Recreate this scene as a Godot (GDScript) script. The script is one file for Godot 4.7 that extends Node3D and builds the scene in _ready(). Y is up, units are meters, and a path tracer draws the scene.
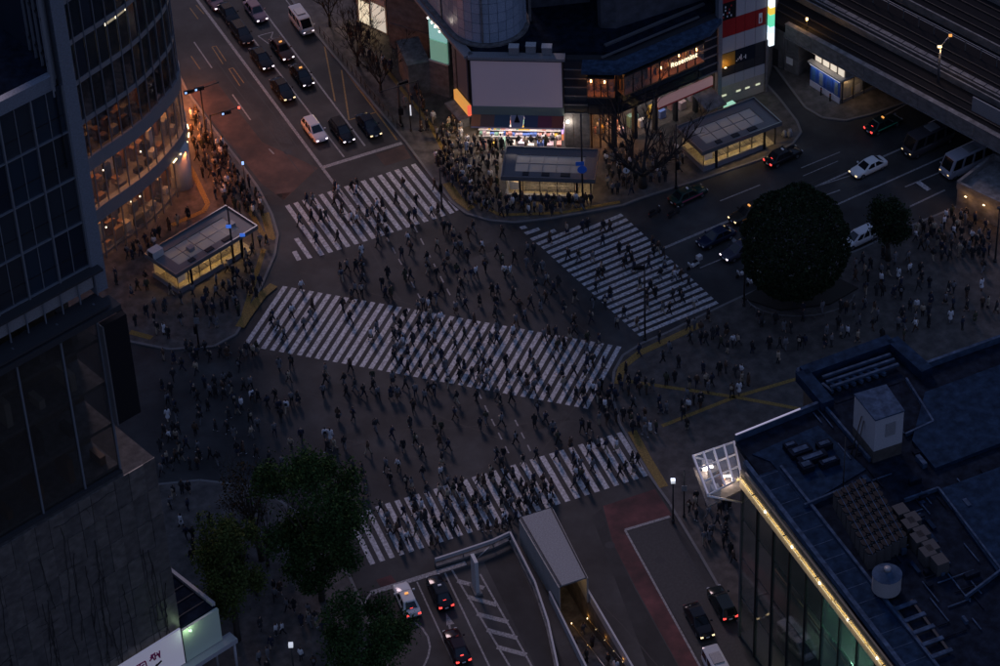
extends Node3D
# Busy scramble crossing at dusk seen from a tall building. Pixel helpers turn photo pixels into points on
# the ground or on walls that stand on the ground; every distance comes from the surface that is touched.
const FOC := 3033.685
const CAM_H := 179.15265
const CAM_Z := 211.76854
const TILT := 0.70215755
const ROLL := -0.04784175
# the pixel measurements take a zebra period as 0.9; on this junction it is 1.03 m, so measured lengths times K are metres
const K := 1.14

var cr: Vector3
var cu: Vector3
var cf: Vector3
var M := {}
var unit_box: BoxMesh
var rng := RandomNumberGenerator.new()
var used := {}
var tex := {}

func _setup_axes() -> void:
	var r0 := Vector3.RIGHT
	var u0 := Vector3(0, cos(TILT), -sin(TILT))
	cf = Vector3(0, -sin(TILT), -cos(TILT))
	cr = r0 * cos(ROLL) + u0 * sin(ROLL)
	cu = -r0 * sin(ROLL) + u0 * cos(ROLL)

func eye() -> Vector3: return Vector3(0, CAM_H, CAM_Z)
func ray(px: float, py: float) -> Vector3: return cf + cr * ((px - 500.0) / FOC) - cu * ((py - 333.0) / FOC)
func P(px: float, py: float, h := 0.0) -> Vector3:
	var d := ray(px, py)
	return eye() + d * ((h - CAM_H) / d.y)
func pix(w: Vector3) -> Vector2:
	var d := w - eye()
	var z := d.dot(cf)
	return Vector2(500 + FOC * d.dot(cr) / z, 333 - FOC * d.dot(cu) / z)
func HT(px: float, py: float, ty: float) -> float:
	var g := P(px, py)
	var lo := -10.0
	var hi := 150.0
	for i in 40:
		var m := (lo + hi) / 2
		if pix(Vector3(g.x, m, g.z)).y > ty: lo = m
		else: hi = m
	return lo
# a wall frame: origin on the ground, d along the wall, n out of it (towards the viewer side)
func frame(a: Vector3, b: Vector3) -> Dictionary:
	var d := b - a
	d.y = 0
	a.y = 0
	var l := d.length()
	d = d.normalized()
	var n := d.cross(Vector3.UP).normalized()
	if n.dot(eye() - a) < 0: n = -n
	return {"o": a, "d": d, "n": n, "l": l}
func WP(f: Dictionary, px: float, py: float, off := 0.0) -> Vector2:
	var r := ray(px, py)
	var o: Vector3 = f.o + f.n * off
	var t: float = (o - eye()).dot(f.n) / r.dot(f.n)
	var w: Vector3 = eye() + r * t
	return Vector2((w - o).dot(f.d), w.y)
func at(f: Dictionary, s: float, h: float, off := 0.0) -> Vector3: return f.o + f.d * s + Vector3.UP * h + f.n * off

# ---------- mesh helpers
func S(smooth := false) -> SurfaceTool:
	var s := SurfaceTool.new()
	s.begin(Mesh.PRIMITIVE_TRIANGLES)
	s.set_smooth_group(0 if smooth else -1)
	return s
func tri(s: SurfaceTool, a: Vector3, b: Vector3, c: Vector3) -> void:
	s.add_vertex(a)
	s.add_vertex(b)
	s.add_vertex(c)
func quad(s: SurfaceTool, a: Vector3, b: Vector3, c: Vector3, d: Vector3) -> void:
	tri(s, a, b, c)
	tri(s, a, c, d)
func box(s: SurfaceTool, c: Vector3, z: Vector3, bs := Basis()) -> void:
	var e := z / 2
	var v := []
	for i in 8: v.append(c + bs * Vector3(e.x if i & 1 else -e.x, e.y if i & 2 else -e.y, e.z if i & 4 else -e.z))
	quad(s, v[4], v[6], v[7], v[5])
	quad(s, v[1], v[3], v[2], v[0])
	quad(s, v[5], v[7], v[3], v[1])
	quad(s, v[0], v[2], v[6], v[4])
	quad(s, v[6], v[2], v[3], v[7])
	quad(s, v[0], v[4], v[5], v[1])
func prism(s: SurfaceTool, pts: Array, y0: float, y1: float, bottom := true) -> void:
	var pv := PackedVector2Array()
	for p in pts: pv.append(Vector2(p.x, p.z) if p is Vector3 else p)
	var ids := Geometry2D.triangulate_polygon(pv)
	var cw := Geometry2D.is_polygon_clockwise(pv)
	for i in range(0, ids.size(), 3):
		var a := pv[ids[i]]
		var b := pv[ids[i + 1]]
		var c := pv[ids[i + 2]]
		if (b - a).cross(c - a) < 0:
			var t := b
			b = c
			c = t
		tri(s, Vector3(a.x, y1, a.y), Vector3(b.x, y1, b.y), Vector3(c.x, y1, c.y))
		if bottom: tri(s, Vector3(a.x, y0, a.y), Vector3(c.x, y0, c.y), Vector3(b.x, y0, b.y))
	for i in pv.size():
		var a := pv[i]
		var b := pv[(i + 1) % pv.size()]
		if cw: quad(s, Vector3(a.x, y0, a.y), Vector3(b.x, y0, b.y), Vector3(b.x, y1, b.y), Vector3(a.x, y1, a.y))
		else: quad(s, Vector3(a.x, y0, a.y), Vector3(a.x, y1, a.y), Vector3(b.x, y1, b.y), Vector3(b.x, y0, b.y))
func tube(s: SurfaceTool, a: Vector3, b: Vector3, r0: float, r1: float, n := 8, caps := true) -> void:
	var ax := (b - a).normalized()
	var u := ax.cross(Vector3.UP if absf(ax.y) < 0.9 else Vector3.RIGHT).normalized()
	var w := ax.cross(u)
	for i in n:
		var t0 := TAU * i / n
		var t1 := TAU * (i + 1) / n
		var p0 := u * cos(t0) + w * sin(t0)
		var p1 := u * cos(t1) + w * sin(t1)
		quad(s, a + p0 * r0, b + p0 * r1, b + p1 * r1, a + p1 * r0)
		if caps:
			tri(s, a, a + p0 * r0, a + p1 * r0)
			tri(s, b, b + p1 * r1, b + p0 * r1)
func mesh_of(s: SurfaceTool) -> ArrayMesh:
	s.generate_normals()
	s.index()
	return s.commit()

# ---------- scene tree helpers
func numbered(n: String) -> String:
	if not used.has(n):
		used[n] = 0
		return n
	used[n] += 1
	return "%s_%03d" % [n, used[n]]
func meta(o: Node, label := "", category := "", group := "", kind := "") -> Node:
	if label: o.set_meta("label", label)
	if category: o.set_meta("category", category)
	if group: o.set_meta("group", group)
	if kind: o.set_meta("kind", kind)
	return o
func thing(called: String, label: String, category: String, where := Vector3.ZERO, yaw := 0.0, group := "") -> Node3D:
	var o := Node3D.new()
	o.name = numbered(called)
	add_child(o, true)
	o.position = where * K
	o.rotation.y = yaw
	o.scale = Vector3.ONE * K
	meta(o, label, category, group)
	return o
func part(called: String, m: Mesh, mt: Material, parent: Node = self) -> MeshInstance3D:
	var o := MeshInstance3D.new()
	o.name = numbered(called) if parent == self else called
	o.mesh = m
	o.material_override = mt
	parent.add_child(o, true)
	if parent == self: o.scale = Vector3.ONE * K
	return o
func obj(called: String, s: SurfaceTool, mt: Material, parent: Node = self) -> MeshInstance3D:
	return part(called, mesh_of(s), mt, parent)
func struct(called: String, s: SurfaceTool, mt: Material) -> MeshInstance3D:
	var o := obj(called, s, mt)
	o.set_meta("kind", "structure")
	return o
# a box as a part: shared unit cube, placed in the parent's space
func piece(parent: Node, called: String, mt: Material, c: Vector3, z: Vector3, bs := Basis()) -> MeshInstance3D:
	var o := part(called, unit_box, mt, parent)
	o.transform = Transform3D(bs * Basis.from_scale(z), c)
	return o
# a box on a wall frame, in s (along), h (up), k (out of the wall)
func wbox(parent: Node, called: String, mt: Material, f: Dictionary, s0: float, s1: float, h0: float, h1: float, k0: float, k1: float) -> MeshInstance3D:
	var bs := Basis(f.d, Vector3.UP, f.d.cross(Vector3.UP))
	var c: Vector3 = at(f, (s0 + s1) / 2, (h0 + h1) / 2, (k0 + k1) / 2)
	return piece(parent, called, mt, c, Vector3(absf(s1 - s0), absf(h1 - h0), absf(k1 - k0)), bs)
# a bar between two points
func bar(parent: Node, called: String, mt: Material, a: Vector3, b: Vector3, w: float, h: float) -> MeshInstance3D:
	var x := (b - a).normalized()
	var z := x.cross(Vector3.UP).normalized() if absf(x.y) < 0.95 else Vector3.BACK
	var y := z.cross(x).normalized()
	return piece(parent, called, mt, (a + b) / 2, Vector3((b - a).length(), h, w), Basis(x, y, z))
func rod(parent: Node, called: String, mt: Material, a: Vector3, b: Vector3, r0: float, r1: float, n := 8) -> MeshInstance3D:
	var s := S(true)
	tube(s, a, b, r0, r1, n)
	return obj(called, s, mt, parent)
func lamp(where: Vector3, c: Color, e: float, size := 0.2) -> OmniLight3D:
	var l := OmniLight3D.new()
	l.name = numbered("lamp_light")
	l.light_color = c
	l.light_energy = e * K * K
	l.light_size = size * K
	l.omni_range = 60.0
	l.omni_attenuation = 2.0
	l.shadow_enabled = true
	add_child(l)
	l.position = where * K
	return l
func area(where: Vector3, towards: Vector3, w: float, h: float, c: Color, e: float) -> AreaLight3D:
	var l := AreaLight3D.new()
	l.name = numbered("area_light")
	l.area_size = Vector2(w, h) * K
	l.light_color = c
	l.light_energy = e * K * K
	l.area_range = 60.0
	l.shadow_enabled = true
	add_child(l)
	l.look_at_from_position(where * K, where * K + towards, Vector3.UP if absf(towards.normalized().y) < 0.95 else Vector3.FORWARD)
	return l

# ---------- materials (colours are linear base colours)
func noise_tex(key: String, lo: Color, hi: Color, freq: float, oct := 5, sd := 1, cell := false) -> NoiseTexture2D:
	if tex.has(key): return tex[key]
	var n := FastNoiseLite.new()
	n.noise_type = FastNoiseLite.TYPE_CELLULAR if cell else FastNoiseLite.TYPE_SIMPLEX_SMOOTH
	n.frequency = freq
	n.fractal_octaves = oct
	n.fractal_gain = 0.6
	n.seed = sd
	var t := NoiseTexture2D.new()
	t.width = 1024
	t.height = 1024
	t.seamless = true
	t.noise = n
	var g := Gradient.new()
	g.set_color(0, lo)
	g.set_color(1, hi)
	t.color_ramp = g
	tex[key] = t
	return t
func mat(key: String, c: Color, rough := 0.8, metal := 0.0, t: Texture2D = null, scale := 0.05) -> StandardMaterial3D:
	if M.has(key): return M[key]
	var m := StandardMaterial3D.new()
	m.resource_name = key
	m.albedo_color = c.linear_to_srgb()
	m.roughness = rough
	m.metallic = metal
	if t:
		m.albedo_texture = t
		m.uv1_triplanar = true
		m.uv1_world_triplanar = true
		m.uv1_scale = Vector3.ONE * scale
	M[key] = m
	return m
func glass(key: String, c: Color, alpha: float) -> StandardMaterial3D:
	var m := mat(key, c, 0.06)
	m.albedo_color.a = alpha
	m.transparency = BaseMaterial3D.TRANSPARENCY_ALPHA
	return m
func glow(key: String, c: Color, e: float) -> StandardMaterial3D:
	var m := mat(key, c * 0.6, 0.5)
	m.emission_enabled = true
	m.emission = c.linear_to_srgb()
	m.emission_energy_multiplier = e
	return m

func make_materials() -> void:
	var mott := noise_tex("mottle", Color(0.55, 0.55, 0.55), Color(1, 1, 1), 0.012, 6, 3)
	var fine := noise_tex("fine", Color(0.7, 0.7, 0.7), Color(1, 1, 1), 0.05, 5, 7)
	var wear := noise_tex("wear", Color(0.5, 0.49, 0.49), Color(1, 1, 1), 0.022, 7, 11)
	var patch := noise_tex("patch", Color(0.42, 0.41, 0.42), Color(1.0, 0.98, 0.95), 0.006, 8, 5)
	mat("asphalt", Color(0.05, 0.0515, 0.055), 0.82, 0, patch, 0.022)
	mat("asphalt_dark", Color(0.024, 0.025, 0.028), 0.85, 0, patch, 0.03)
	mat("asphalt_old", Color(0.058, 0.059, 0.061), 0.85, 0, patch, 0.05)
	mat("asphalt_new", Color(0.036, 0.037, 0.04), 0.8, 0, fine, 0.05)
	mat("tar", Color(0.02, 0.02, 0.021), 0.7)
	mat("asphalt_red", Color(0.14, 0.042, 0.046), 0.85, 0, patch, 0.04)
	mat("asphalt_brown", Color(0.105, 0.06, 0.05), 0.85, 0, patch, 0.03)
	mat("paint", Color(0.72, 0.71, 0.72), 0.7, 0, wear, 0.11)
	mat("paint_dim", Color(0.40, 0.39, 0.39), 0.7, 0, wear, 0.16)
	mat("paint_yellow", Color(0.42, 0.24, 0.06), 0.75, 0, wear, 0.2)
	mat("tactile", Color(0.36, 0.23, 0.05), 0.8, 0, wear, 0.2)
	mat("paving", Color(0.125, 0.108, 0.098), 0.85, 0, mott, 0.05)
	mat("paving_plaza", Color(0.10, 0.086, 0.078), 0.85, 0, mott, 0.045)
	mat("kerb", Color(0.2, 0.19, 0.185), 0.85, 0, fine, 0.3)
	mat("concrete", Color(0.22, 0.213, 0.213), 0.85, 0, mott, 0.08)
	mat("white_wall", Color(0.62, 0.62, 0.62), 0.6, 0, fine, 0.15)
	mat("grey_panel", Color(0.3, 0.31, 0.33), 0.5, 0.2, fine, 0.12)
	mat("steel", Color(0.32, 0.33, 0.35), 0.4, 0.7, fine, 0.3)
	mat("dark_steel", Color(0.05, 0.052, 0.058), 0.6, 0.1, fine, 0.3).metallic_specular = 0.25
	mat("pole", Color(0.035, 0.033, 0.032), 0.6, 0.3)
	mat("rail_white", Color(0.5, 0.5, 0.52), 0.6, 0.0, fine, 0.3)
	mat("black", Color(0.012, 0.012, 0.014), 0.6).metallic_specular = 0.2
	mat("roof_dark", Color(0.013, 0.021, 0.038), 0.9, 0, mott, 0.06).metallic_specular = 0.12
	mat("roof_blue", Color(0.016, 0.038, 0.08), 0.85, 0, mott, 0.06).metallic_specular = 0.12
	mat("roof_pale", Color(0.06, 0.10, 0.17), 0.85, 0, mott, 0.08).metallic_specular = 0.15
	mat("ballast", Color(0.022, 0.022, 0.024), 0.95, 0, fine, 0.4).metallic_specular = 0.1
	mat("rust", Color(0.05, 0.04, 0.035), 0.8, 0.0, fine, 0.3)
	mat("tower_glass", Color(0.012, 0.017, 0.026), 0.08)
	for i in 4: mat("tower_glass_v%d" % i, [Color(0.012, 0.017, 0.026), Color(0.022, 0.028, 0.036), Color(0.02, 0.024, 0.03), Color(0.016, 0.026, 0.04)][i], [0.06, 0.16, 0.1, 0.22][i])
	mat("tower_glass_b", Color(0.018, 0.024, 0.034), 0.12)
	mat("mullion", Color(0.2, 0.225, 0.26), 0.4, 0.5)
	mat("fin", Color(0.24, 0.28, 0.34), 0.45, 0.3, fine, 0.1)
	mat("mullion_dark", Color(0.03, 0.03, 0.033), 0.4, 0.5)
	mat("brick_brown", Color(0.09, 0.08, 0.074), 0.9, 0, mott, 0.07)
	mat("cream", Color(0.55, 0.5, 0.4), 0.7, 0, fine, 0.2)
	mat("timber_wall", Color(0.26, 0.17, 0.1), 0.7, 0, mott, 0.3)
	mat("wood", Color(0.25, 0.13, 0.06), 0.6, 0, fine, 0.3)
	mat("bark", Color(0.055, 0.045, 0.036), 0.9, 0, fine, 0.5)
	mat("bark_dark", Color(0.03, 0.026, 0.024), 0.9, 0, fine, 0.5)
	for i in 3:
		var lf := mat("leaf%d" % i, [Color(0.03, 0.052, 0.02), Color(0.045, 0.075, 0.02), Color(0.075, 0.10, 0.028)][i], 0.7)
		lf.cull_mode = BaseMaterial3D.CULL_DISABLED
	mat("leaf_dark", Color(0.014, 0.02, 0.012), 0.8).cull_mode = BaseMaterial3D.CULL_DISABLED
	glass("pane", Color(0.5, 0.55, 0.55), 0.07)
	glass("pane_mid", Color(0.03, 0.03, 0.03), 0.4)
	glass("pane_brown", Color(0.03, 0.028, 0.024), 0.4)
	glass("pane_dark", Color(0.02, 0.028, 0.035), 0.72)
	glass("pane_green", Color(0.06, 0.10, 0.08), 0.28)
	glass("skylight", Color(0.5, 0.5, 0.46), 0.62)
	mat("tyre", Color(0.01, 0.01, 0.01), 0.85)
	mat("rim", Color(0.3, 0.3, 0.31), 0.35, 0.8)
	mat("car_glass", Color(0.008, 0.01, 0.013), 0.05)
	glow("head_lamp_glow", Color(1, 0.88, 1.0), 1.6)
	glow("head_lamp_warm_glow", Color(1, 0.75, 0.42), 1.2)
	glow("tail_lamp_glow", Color(1, 0.06, 0.05), 1.6)
	glow("amber_lamp_glow", Color(1, 0.42, 0.1), 0.7)
	mat("tail_off", Color(0.2, 0.01, 0.012), 0.3)
	mat("head_off", Color(0.5, 0.5, 0.5), 0.2)
	glow("signal_blue_glow", Color(0.3, 0.5, 1.0), 1.0)
	glow("signal_red_glow", Color(1, 0.1, 0.06), 2.0)
	glow("warm_light_glow", Color(1, 0.72, 0.38), 3.0)
	glow("cream_light_glow", Color(1, 0.85, 0.58), 3.0)
	glow("white_light_glow", Color(1, 0.95, 0.9), 3.5)
	glow("cool_light_glow", Color(0.7, 1.0, 0.85), 1.2)
	mat("blue_sign", Color(0.03, 0.15, 0.6), 0.5)
	mat("white_paint", Color(0.7, 0.7, 0.7), 0.5)
	mat("red_paint", Color(0.45, 0.02, 0.02), 0.5)
	mat("orange_paint", Color(0.75, 0.28, 0.05), 0.6)

# ---------- the setting
func pts(a: Array, h := 0.0) -> Array:
	var o := []
	for i in range(0, a.size(), 2): o.append(P(a[i], a[i + 1], h))
	return o
func slab(called: String, a: Array, mt: Material, kerb_n := 0, y1 := 0.12) -> MeshInstance3D:
	var w := pts(a)
	var s := S()
	prism(s, w, -0.05, y1, false)
	var o := struct(called, s, mt)
	# kerb stones along the first kerb_n points, set a little proud of the paving
	if kerb_n > 1:
		var cen := Vector3.ZERO
		for p in w: cen += p
		cen /= w.size()
		for i in kerb_n - 1:
			var a0: Vector3 = w[i]
			var b0: Vector3 = w[i + 1]
			var d := (b0 - a0)
			var n := maxi(1, int(round(d.length() / 1.6)))
			for k in n:
				var p0 := a0 + d * (k / float(n))
				var p1 := a0 + d * ((k + 0.985) / float(n))
				bar(o, "kerbstone", M.kerb, p0 + Vector3(0, 0.062, 0), p1 + Vector3(0, 0.062, 0), 0.24, 0.135)
	return o
func stripe_quad(parent: Node, called: String, mt: Material, a: Vector2, b: Vector2, c: Vector2, d: Vector2, h := 0.008) -> void:
	var s := S()
	prism(s, [P(a.x, a.y), P(b.x, b.y), P(c.x, c.y), P(d.x, d.y)], 0.001, h, false)
	obj(called, s, mt, parent)
func zebra(label: String, a: Vector2, b: Vector2, c: Vector2, d: Vector2, n: int, i0: int, extras := []) -> void:
	var z := thing("zebra_crossing", label, "zebra crossing")
	z.set_meta("kind", "structure")
	for i in range(i0, n + 1):
		var t0 := float(i) / n
		var t1 := (i + 0.52) / n
		stripe_quad(z, "stripe", M.paint, a + (b - a) * t0, a + (b - a) * t1, c + (d - c) * t1, c + (d - c) * t0)
	for e in extras:
		var u: Vector2 = (b - a) / n * 0.52
		stripe_quad(z, "stripe", M.paint, e[0], e[0] + u, e[1] + u, e[1])
func line(parent: Node, x0: float, y0: float, x1: float, y1: float, w: float, mt: Material, called := "painted_line", h := 0.011) -> void:
	var a := P(x0, y0)
	var b := P(x1, y1)
	bar(parent, called, mt, a + Vector3(0, h / 2, 0), b + Vector3(0, h / 2, 0), w, h)
func dashes(parent: Node, x0: float, y0: float, x1: float, y1: float, n: int, fill: float, w: float, mt: Material) -> void:
	for i in n:
		var t0 := float(i) / n
		var t1 := (i + fill) / n
		line(parent, lerpf(x0, x1, t0), lerpf(y0, y1, t0), lerpf(x0, x1, t1), lerpf(y0, y1, t1), w, mt)
func tint_patch(called: String, a: Array, mt: Material) -> void:
	var s := S()
	prism(s, pts(a), 0.001, 0.004, false)
	struct(called, s, mt)
func poly_line(parent: Node, a: Array, w: float, mt: Material, called: String, h := 0.13) -> void:
	for i in range(0, a.size() - 2, 2):
		var p0 := P(a[i], a[i + 1])
		var p1 := P(a[i + 2], a[i + 3])
		bar(parent, called, mt, p0 + Vector3(0, h, 0), p1 + Vector3(0, h, 0), w, 0.016)

var pit: Array

func make_ground() -> void:
	# stair pit beside the canopy, cut out of the ground
	pit = [P(529, 556), P(558, 546), P(690, 772), P(640, 784)]
	var big := [Vector2(-190, -330), Vector2(190, -330), Vector2(190, 150), Vector2(-190, 150)]
	var pv := PackedVector2Array()
	for p in pit: pv.append(Vector2(p.x, p.z))
	var m0 := (pv[0] + pv[1]) / 2
	var m1 := (pv[2] + pv[3]) / 2
	var dd := (m1 - m0).normalized()
	var nn := Vector2(-dd.y, dd.x)
	var s := S()
	for sg in [-1.0, 1.0]:
		var half := PackedVector2Array([m0 - dd * 600, m0 + dd * 600, m0 + dd * 600 + nn * sg * 600, m0 - dd * 600 + nn * sg * 600])
		for q in Geometry2D.intersect_polygons(PackedVector2Array(big), half):
			for r in Geometry2D.clip_polygons(q, pv):
				var ids := Geometry2D.triangulate_polygon(r)
				for i in range(0, ids.size(), 3):
					var t := [r[ids[i]], r[ids[i + 1]], r[ids[i + 2]]]
					if (t[1] - t[0]).cross(t[2] - t[0]) < 0: t = [t[0], t[2], t[1]]
					for v in t: s.add_vertex(Vector3(v.x, 0, v.y))
	struct("road", s, M.asphalt)
	# coloured surfacing
	tint_patch("red_surfacing", [603, 506, 655, 489, 672, 515, 625.5, 529, 702, 668, 680, 668, 636, 588, 613, 543], M.asphalt_red)
	tint_patch("red_surfacing", [376, 580, 391, 575, 397, 583, 381, 588], M.asphalt_red)
	tint_patch("red_surfacing", [375, 154, 404, 145, 411, 158, 385, 166], M.asphalt_brown)
	tint_patch("brown_surfacing", [188, 90, 215, 80, 262, 142, 318, 168, 284, 200, 262, 184], M.asphalt_brown)
	tint_patch("ramp_surfacing", [484, 562, 512, 548, 566, 668, 536, 668], M.asphalt_dark)
	tint_patch("road_patch", [592, 517, 602, 508, 612, 543, 635, 589, 679, 668, 648, 668], M.asphalt_dark)
	tint_patch("road_patch", [628, 532, 668, 520, 690, 556, 742, 652, 752, 668, 704, 668], M.asphalt_new)
	# repairs and tar seams in the carriageway
	for q in [[430, 262, 62, 8, 0], [352, 382, 70, 7, 1], [520, 425, 46, 9, 0], [250, 420, 44, 10, 1], [470, 300, 30, 10, 1], [740, 200, 50, 5, 1], [330, 440, 34, 12, 0], [268, 120, 14, 22, 1], [845, 190, 40, 4, 0], [560, 330, 28, 8, 1]]:
		var sl := 0.18 if q[4] else -0.32
		tint_patch("road_patch", [q[0], q[1], q[0] + q[2], q[1] + q[2] * sl, q[0] + q[2] + q[3] * 0.5, q[1] + q[2] * sl + q[3], q[0] + q[3] * 0.5, q[1] + q[3]], M.asphalt_new if q[4] else M.asphalt_old)
	var ts := S()
	for q in [[300, 272, 470, 322], [330, 262, 520, 232], [180, 400, 470, 470], [150, 430, 240, 436], [470, 240, 610, 350], [400, 430, 600, 420], [420, 410, 560, 460], [545, 540, 660, 668], [232, 60, 330, 190], [215, 60, 300, 172], [770, 200, 980, 112], [690, 230, 860, 152], [360, 230, 400, 300], [250, 380, 380, 410], [580, 400, 520, 480], [300, 330, 250, 470]]:
		var pa := P(q[0], q[1])
		for k in 12:
			var t := (k + 1) / 12.0
			var pb := P(lerpf(q[0], q[2], t) + rng.randf_range(-0.7, 0.7), lerpf(q[1], q[3], t) + rng.randf_range(-0.5, 0.5))
			var sd := (pb - pa).cross(Vector3.UP).normalized() * 0.035
			quad(ts, pa - sd + Vector3(0, 0.006, 0), pb - sd + Vector3(0, 0.006, 0), pb + sd + Vector3(0, 0.006, 0), pa + sd + Vector3(0, 0.006, 0))
			pa = pb
	struct("tar_seams", ts, M.tar)
	tint_patch("road_patch", [262, 196, 292, 192, 278, 205, 268, 206], M.asphalt_dark)

	var nw := slab("pavement", [172, 60, 186, 90, 212, 127, 240, 163, 258, 188, 272, 215, 278, 235, 275, 255, 262, 285, 246, 318, 236, 335, 214, 347, 170, 350, 120, 340, 60, 330, -60, 330, -60, 40], M.paving, 14)
	var ne := slab("pavement", [270, -30, 290, -2, 315, 33, 360, 88, 406, 143, 432, 178, 452, 203, 466, 214, 490, 221, 515, 223, 550, 219, 585, 213, 622, 206, 640, 199, 700, 180, 760, 160, 793, 144, 801, 133, 797, 122, 780, 100, 764, 82, 740, 50, 760, -60, 270, -60], M.paving, 21)
	var kk := slab("pavement", [768, 58, 790, 88, 805, 108, 822, 118, 845, 121, 870, 115, 905, 103, 990, 70, 930, 20, 800, 0], M.paving, 7)
	var se := slab("plaza", [1030, 178, 960, 206, 905, 229, 860, 250, 800, 273, 738, 299, 700, 317, 668, 333, 642, 344, 623, 356, 614, 372, 612, 395, 620, 425, 640, 460, 653, 481, 670, 505, 700, 555, 740, 625, 790, 720, 1060, 720, 1060, 170], M.paving_plaza, 18)
	var sw := slab("pavement", [130, 488, 200, 481, 260, 488, 300, 515, 332, 550, 350, 578, 362, 605, 375, 640, 392, 680, 392, 740, -60, 740, -60, 510], M.paving, 10)
	# tactile paving
	var tn := thing("tactile_strip", "yellow tactile paving strips around the glazed stair shelter by the curved building", "tactile paving")
	tn.set_meta("kind", "structure")
	poly_line(tn, [188, 165, 194, 175, 208, 205, 204, 212, 172, 226], 0.5, M.tactile, "strip")
	poly_line(tn, [248, 208, 262, 234, 275, 240], 0.5, M.tactile, "strip")
	poly_line(tn, [265, 214, 271, 238], 0.8, M.tactile, "strip")
	poly_line(tn, [264, 250, 244, 316], 0.5, M.tactile, "strip")
	poly_line(tn, [274, 286, 262, 296, 246, 318, 240, 328], 0.9, M.tactile, "strip")
	poly_line(tn, [130, 333, 152, 339], 0.6, M.tactile, "strip")
	var te := thing("tactile_strip", "yellow tactile paving strips along the pavement in front of the souvenir shop", "tactile paving")
	te.set_meta("kind", "structure")
	poly_line(te, [384, 68, 430, 125, 450, 165, 470, 200, 500, 216, 560, 214, 620, 203], 0.4, M.tactile, "strip")
	poly_line(te, [447, 184, 458, 200, 472, 210], 0.9, M.tactile, "strip")
	var tp := thing("tactile_strip", "worn yellow tactile paving strips crossing on the station plaza", "tactile paving")
	tp.set_meta("kind", "structure")
	poly_line(tp, [626, 382, 735, 398, 800, 410], 0.4, M.tactile, "strip")
	poly_line(tp, [662, 427, 735, 398, 810, 376], 0.4, M.tactile, "strip")
	poly_line(tp, [618, 385, 622, 368, 640, 354, 700, 326], 0.7, M.tactile, "strip")
	poly_line(tp, [632, 432, 646, 458, 664, 488], 0.8, M.tactile, "strip")

	# zebra crossings
	zebra("zebra crossing over the road full of queueing cars", Vector2(285, 206), Vector2(411, 165), Vector2(320, 256), Vector2(450, 214), 15, 0,
		[[Vector2(294, 239), Vector2(308, 259)], [Vector2(292, 252), Vector2(297, 261)], [Vector2(448, 201), Vector2(456, 211)]])
	zebra("zebra crossing between the round clipped tree and the middle stair shelter", Vector2(541, 247), Vector2(637, 334), Vector2(621, 213.5), Vector2(716, 301), 19, 0,
		[[Vector2(536, 243), Vector2(580, 225)], [Vector2(530, 238.5), Vector2(554, 229)], [Vector2(524, 232.5), Vector2(538, 227.5)], [Vector2(519, 227), Vector2(525, 225.5)]])
	zebra("long diagonal zebra crossing through the middle of the junction", Vector2(283, 286), Vector2(617, 346), Vector2(243, 345), Vector2(583, 408), 38, 0)
	zebra("zebra crossing beside the grey canopy and the ramp rail", Vector2(375, 507), Vector2(616.5, 433.5), Vector2(399.6, 555.6), Vector2(643.5, 477), 25, -3)

	# lane markings
	var a := thing("lane_marking", "white and yellow lane markings under the queue of cars", "road marking")
	a.set_meta("kind", "structure")
	line(a, 190, -10, 350, 205, 0.3, M.paint_dim)
	line(a, 240, 22, 344, 157, 0.16, M.paint_dim)
	line(a, 248, -10, 365, 146, 0.18, M.paint_dim)
	line(a, 321, 168, 402, 143, 0.45, M.paint_dim, "stop_line", 0.013)
	line(a, 318, 34, 397, 140, 0.16, M.paint_yellow)
	line(a, 324.5, 46, 335, 101, 0.15, M.paint_yellow)
	line(a, 341.5, 70, 349, 120, 0.15, M.paint_yellow)
	line(a, 349, 120, 377, 112, 0.15, M.paint_yellow)
	line(a, 286, 0, 300, 18, 0.12, M.paint_dim)
	for d in [[194, 42, 212, 68], [232.5, 94.5, 250.5, 120], [269, 149, 274, 154]]: line(a, d[0], d[1], d[2], d[3], 0.14, M.paint_dim)
	for d in [[190, 8, 198, 19], [196, 5, 204, 14], [212, 47, 223, 64], [216, 46, 226, 61], [229, 69, 240, 86], [233, 68, 244, 83], [191, 56, 200, 69], [212, 47, 216, 46], [229, 69, 233, 68]]: line(a, d[0], d[1], d[2], d[3], 0.1, M.paint_yellow)
	line(a, 258, 36, 273, 32, 0.12, M.paint_dim)
	line(a, 258, 36, 269, 44, 0.12, M.paint_dim)
	line(a, 273, 32, 269, 44, 0.12, M.paint_dim)
	var b := thing("lane_marking", "dashed guide lines in the open middle of the junction", "road marking")
	b.set_meta("kind", "structure")
	dashes(b, 386, 236, 424, 305, 6, 0.5, 0.13, M.paint_dim)
	dashes(b, 414, 226, 460, 314, 7, 0.5, 0.13, M.paint_dim)
	dashes(b, 478, 392, 512, 460, 5, 0.5, 0.13, M.paint_dim)
	dashes(b, 515, 420, 540, 470, 4, 0.5, 0.13, M.paint_dim)
	var c := thing("lane_marking", "white lane lines on the road that runs under the railway", "road marking")
	c.set_meta("kind", "structure")
	line(c, 664, 248, 745, 214, 0.3, M.paint_dim)
	line(c, 722, 226, 752, 262, 0.4, M.paint_dim, "stop_line", 0.013)
	line(c, 720, 201, 760, 185, 0.14, M.paint_dim)
	line(c, 801, 168, 840, 152, 0.12, M.paint_dim)
	line(c, 803, 176, 838, 161, 0.1, M.paint_dim)
	line(c, 815, 187, 925, 138, 0.22, M.paint_dim)
	line(c, 815, 187, 880, 166, 0.12, M.paint_dim)
	line(c, 836, 205, 990, 136, 0.2, M.paint_dim)
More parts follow.
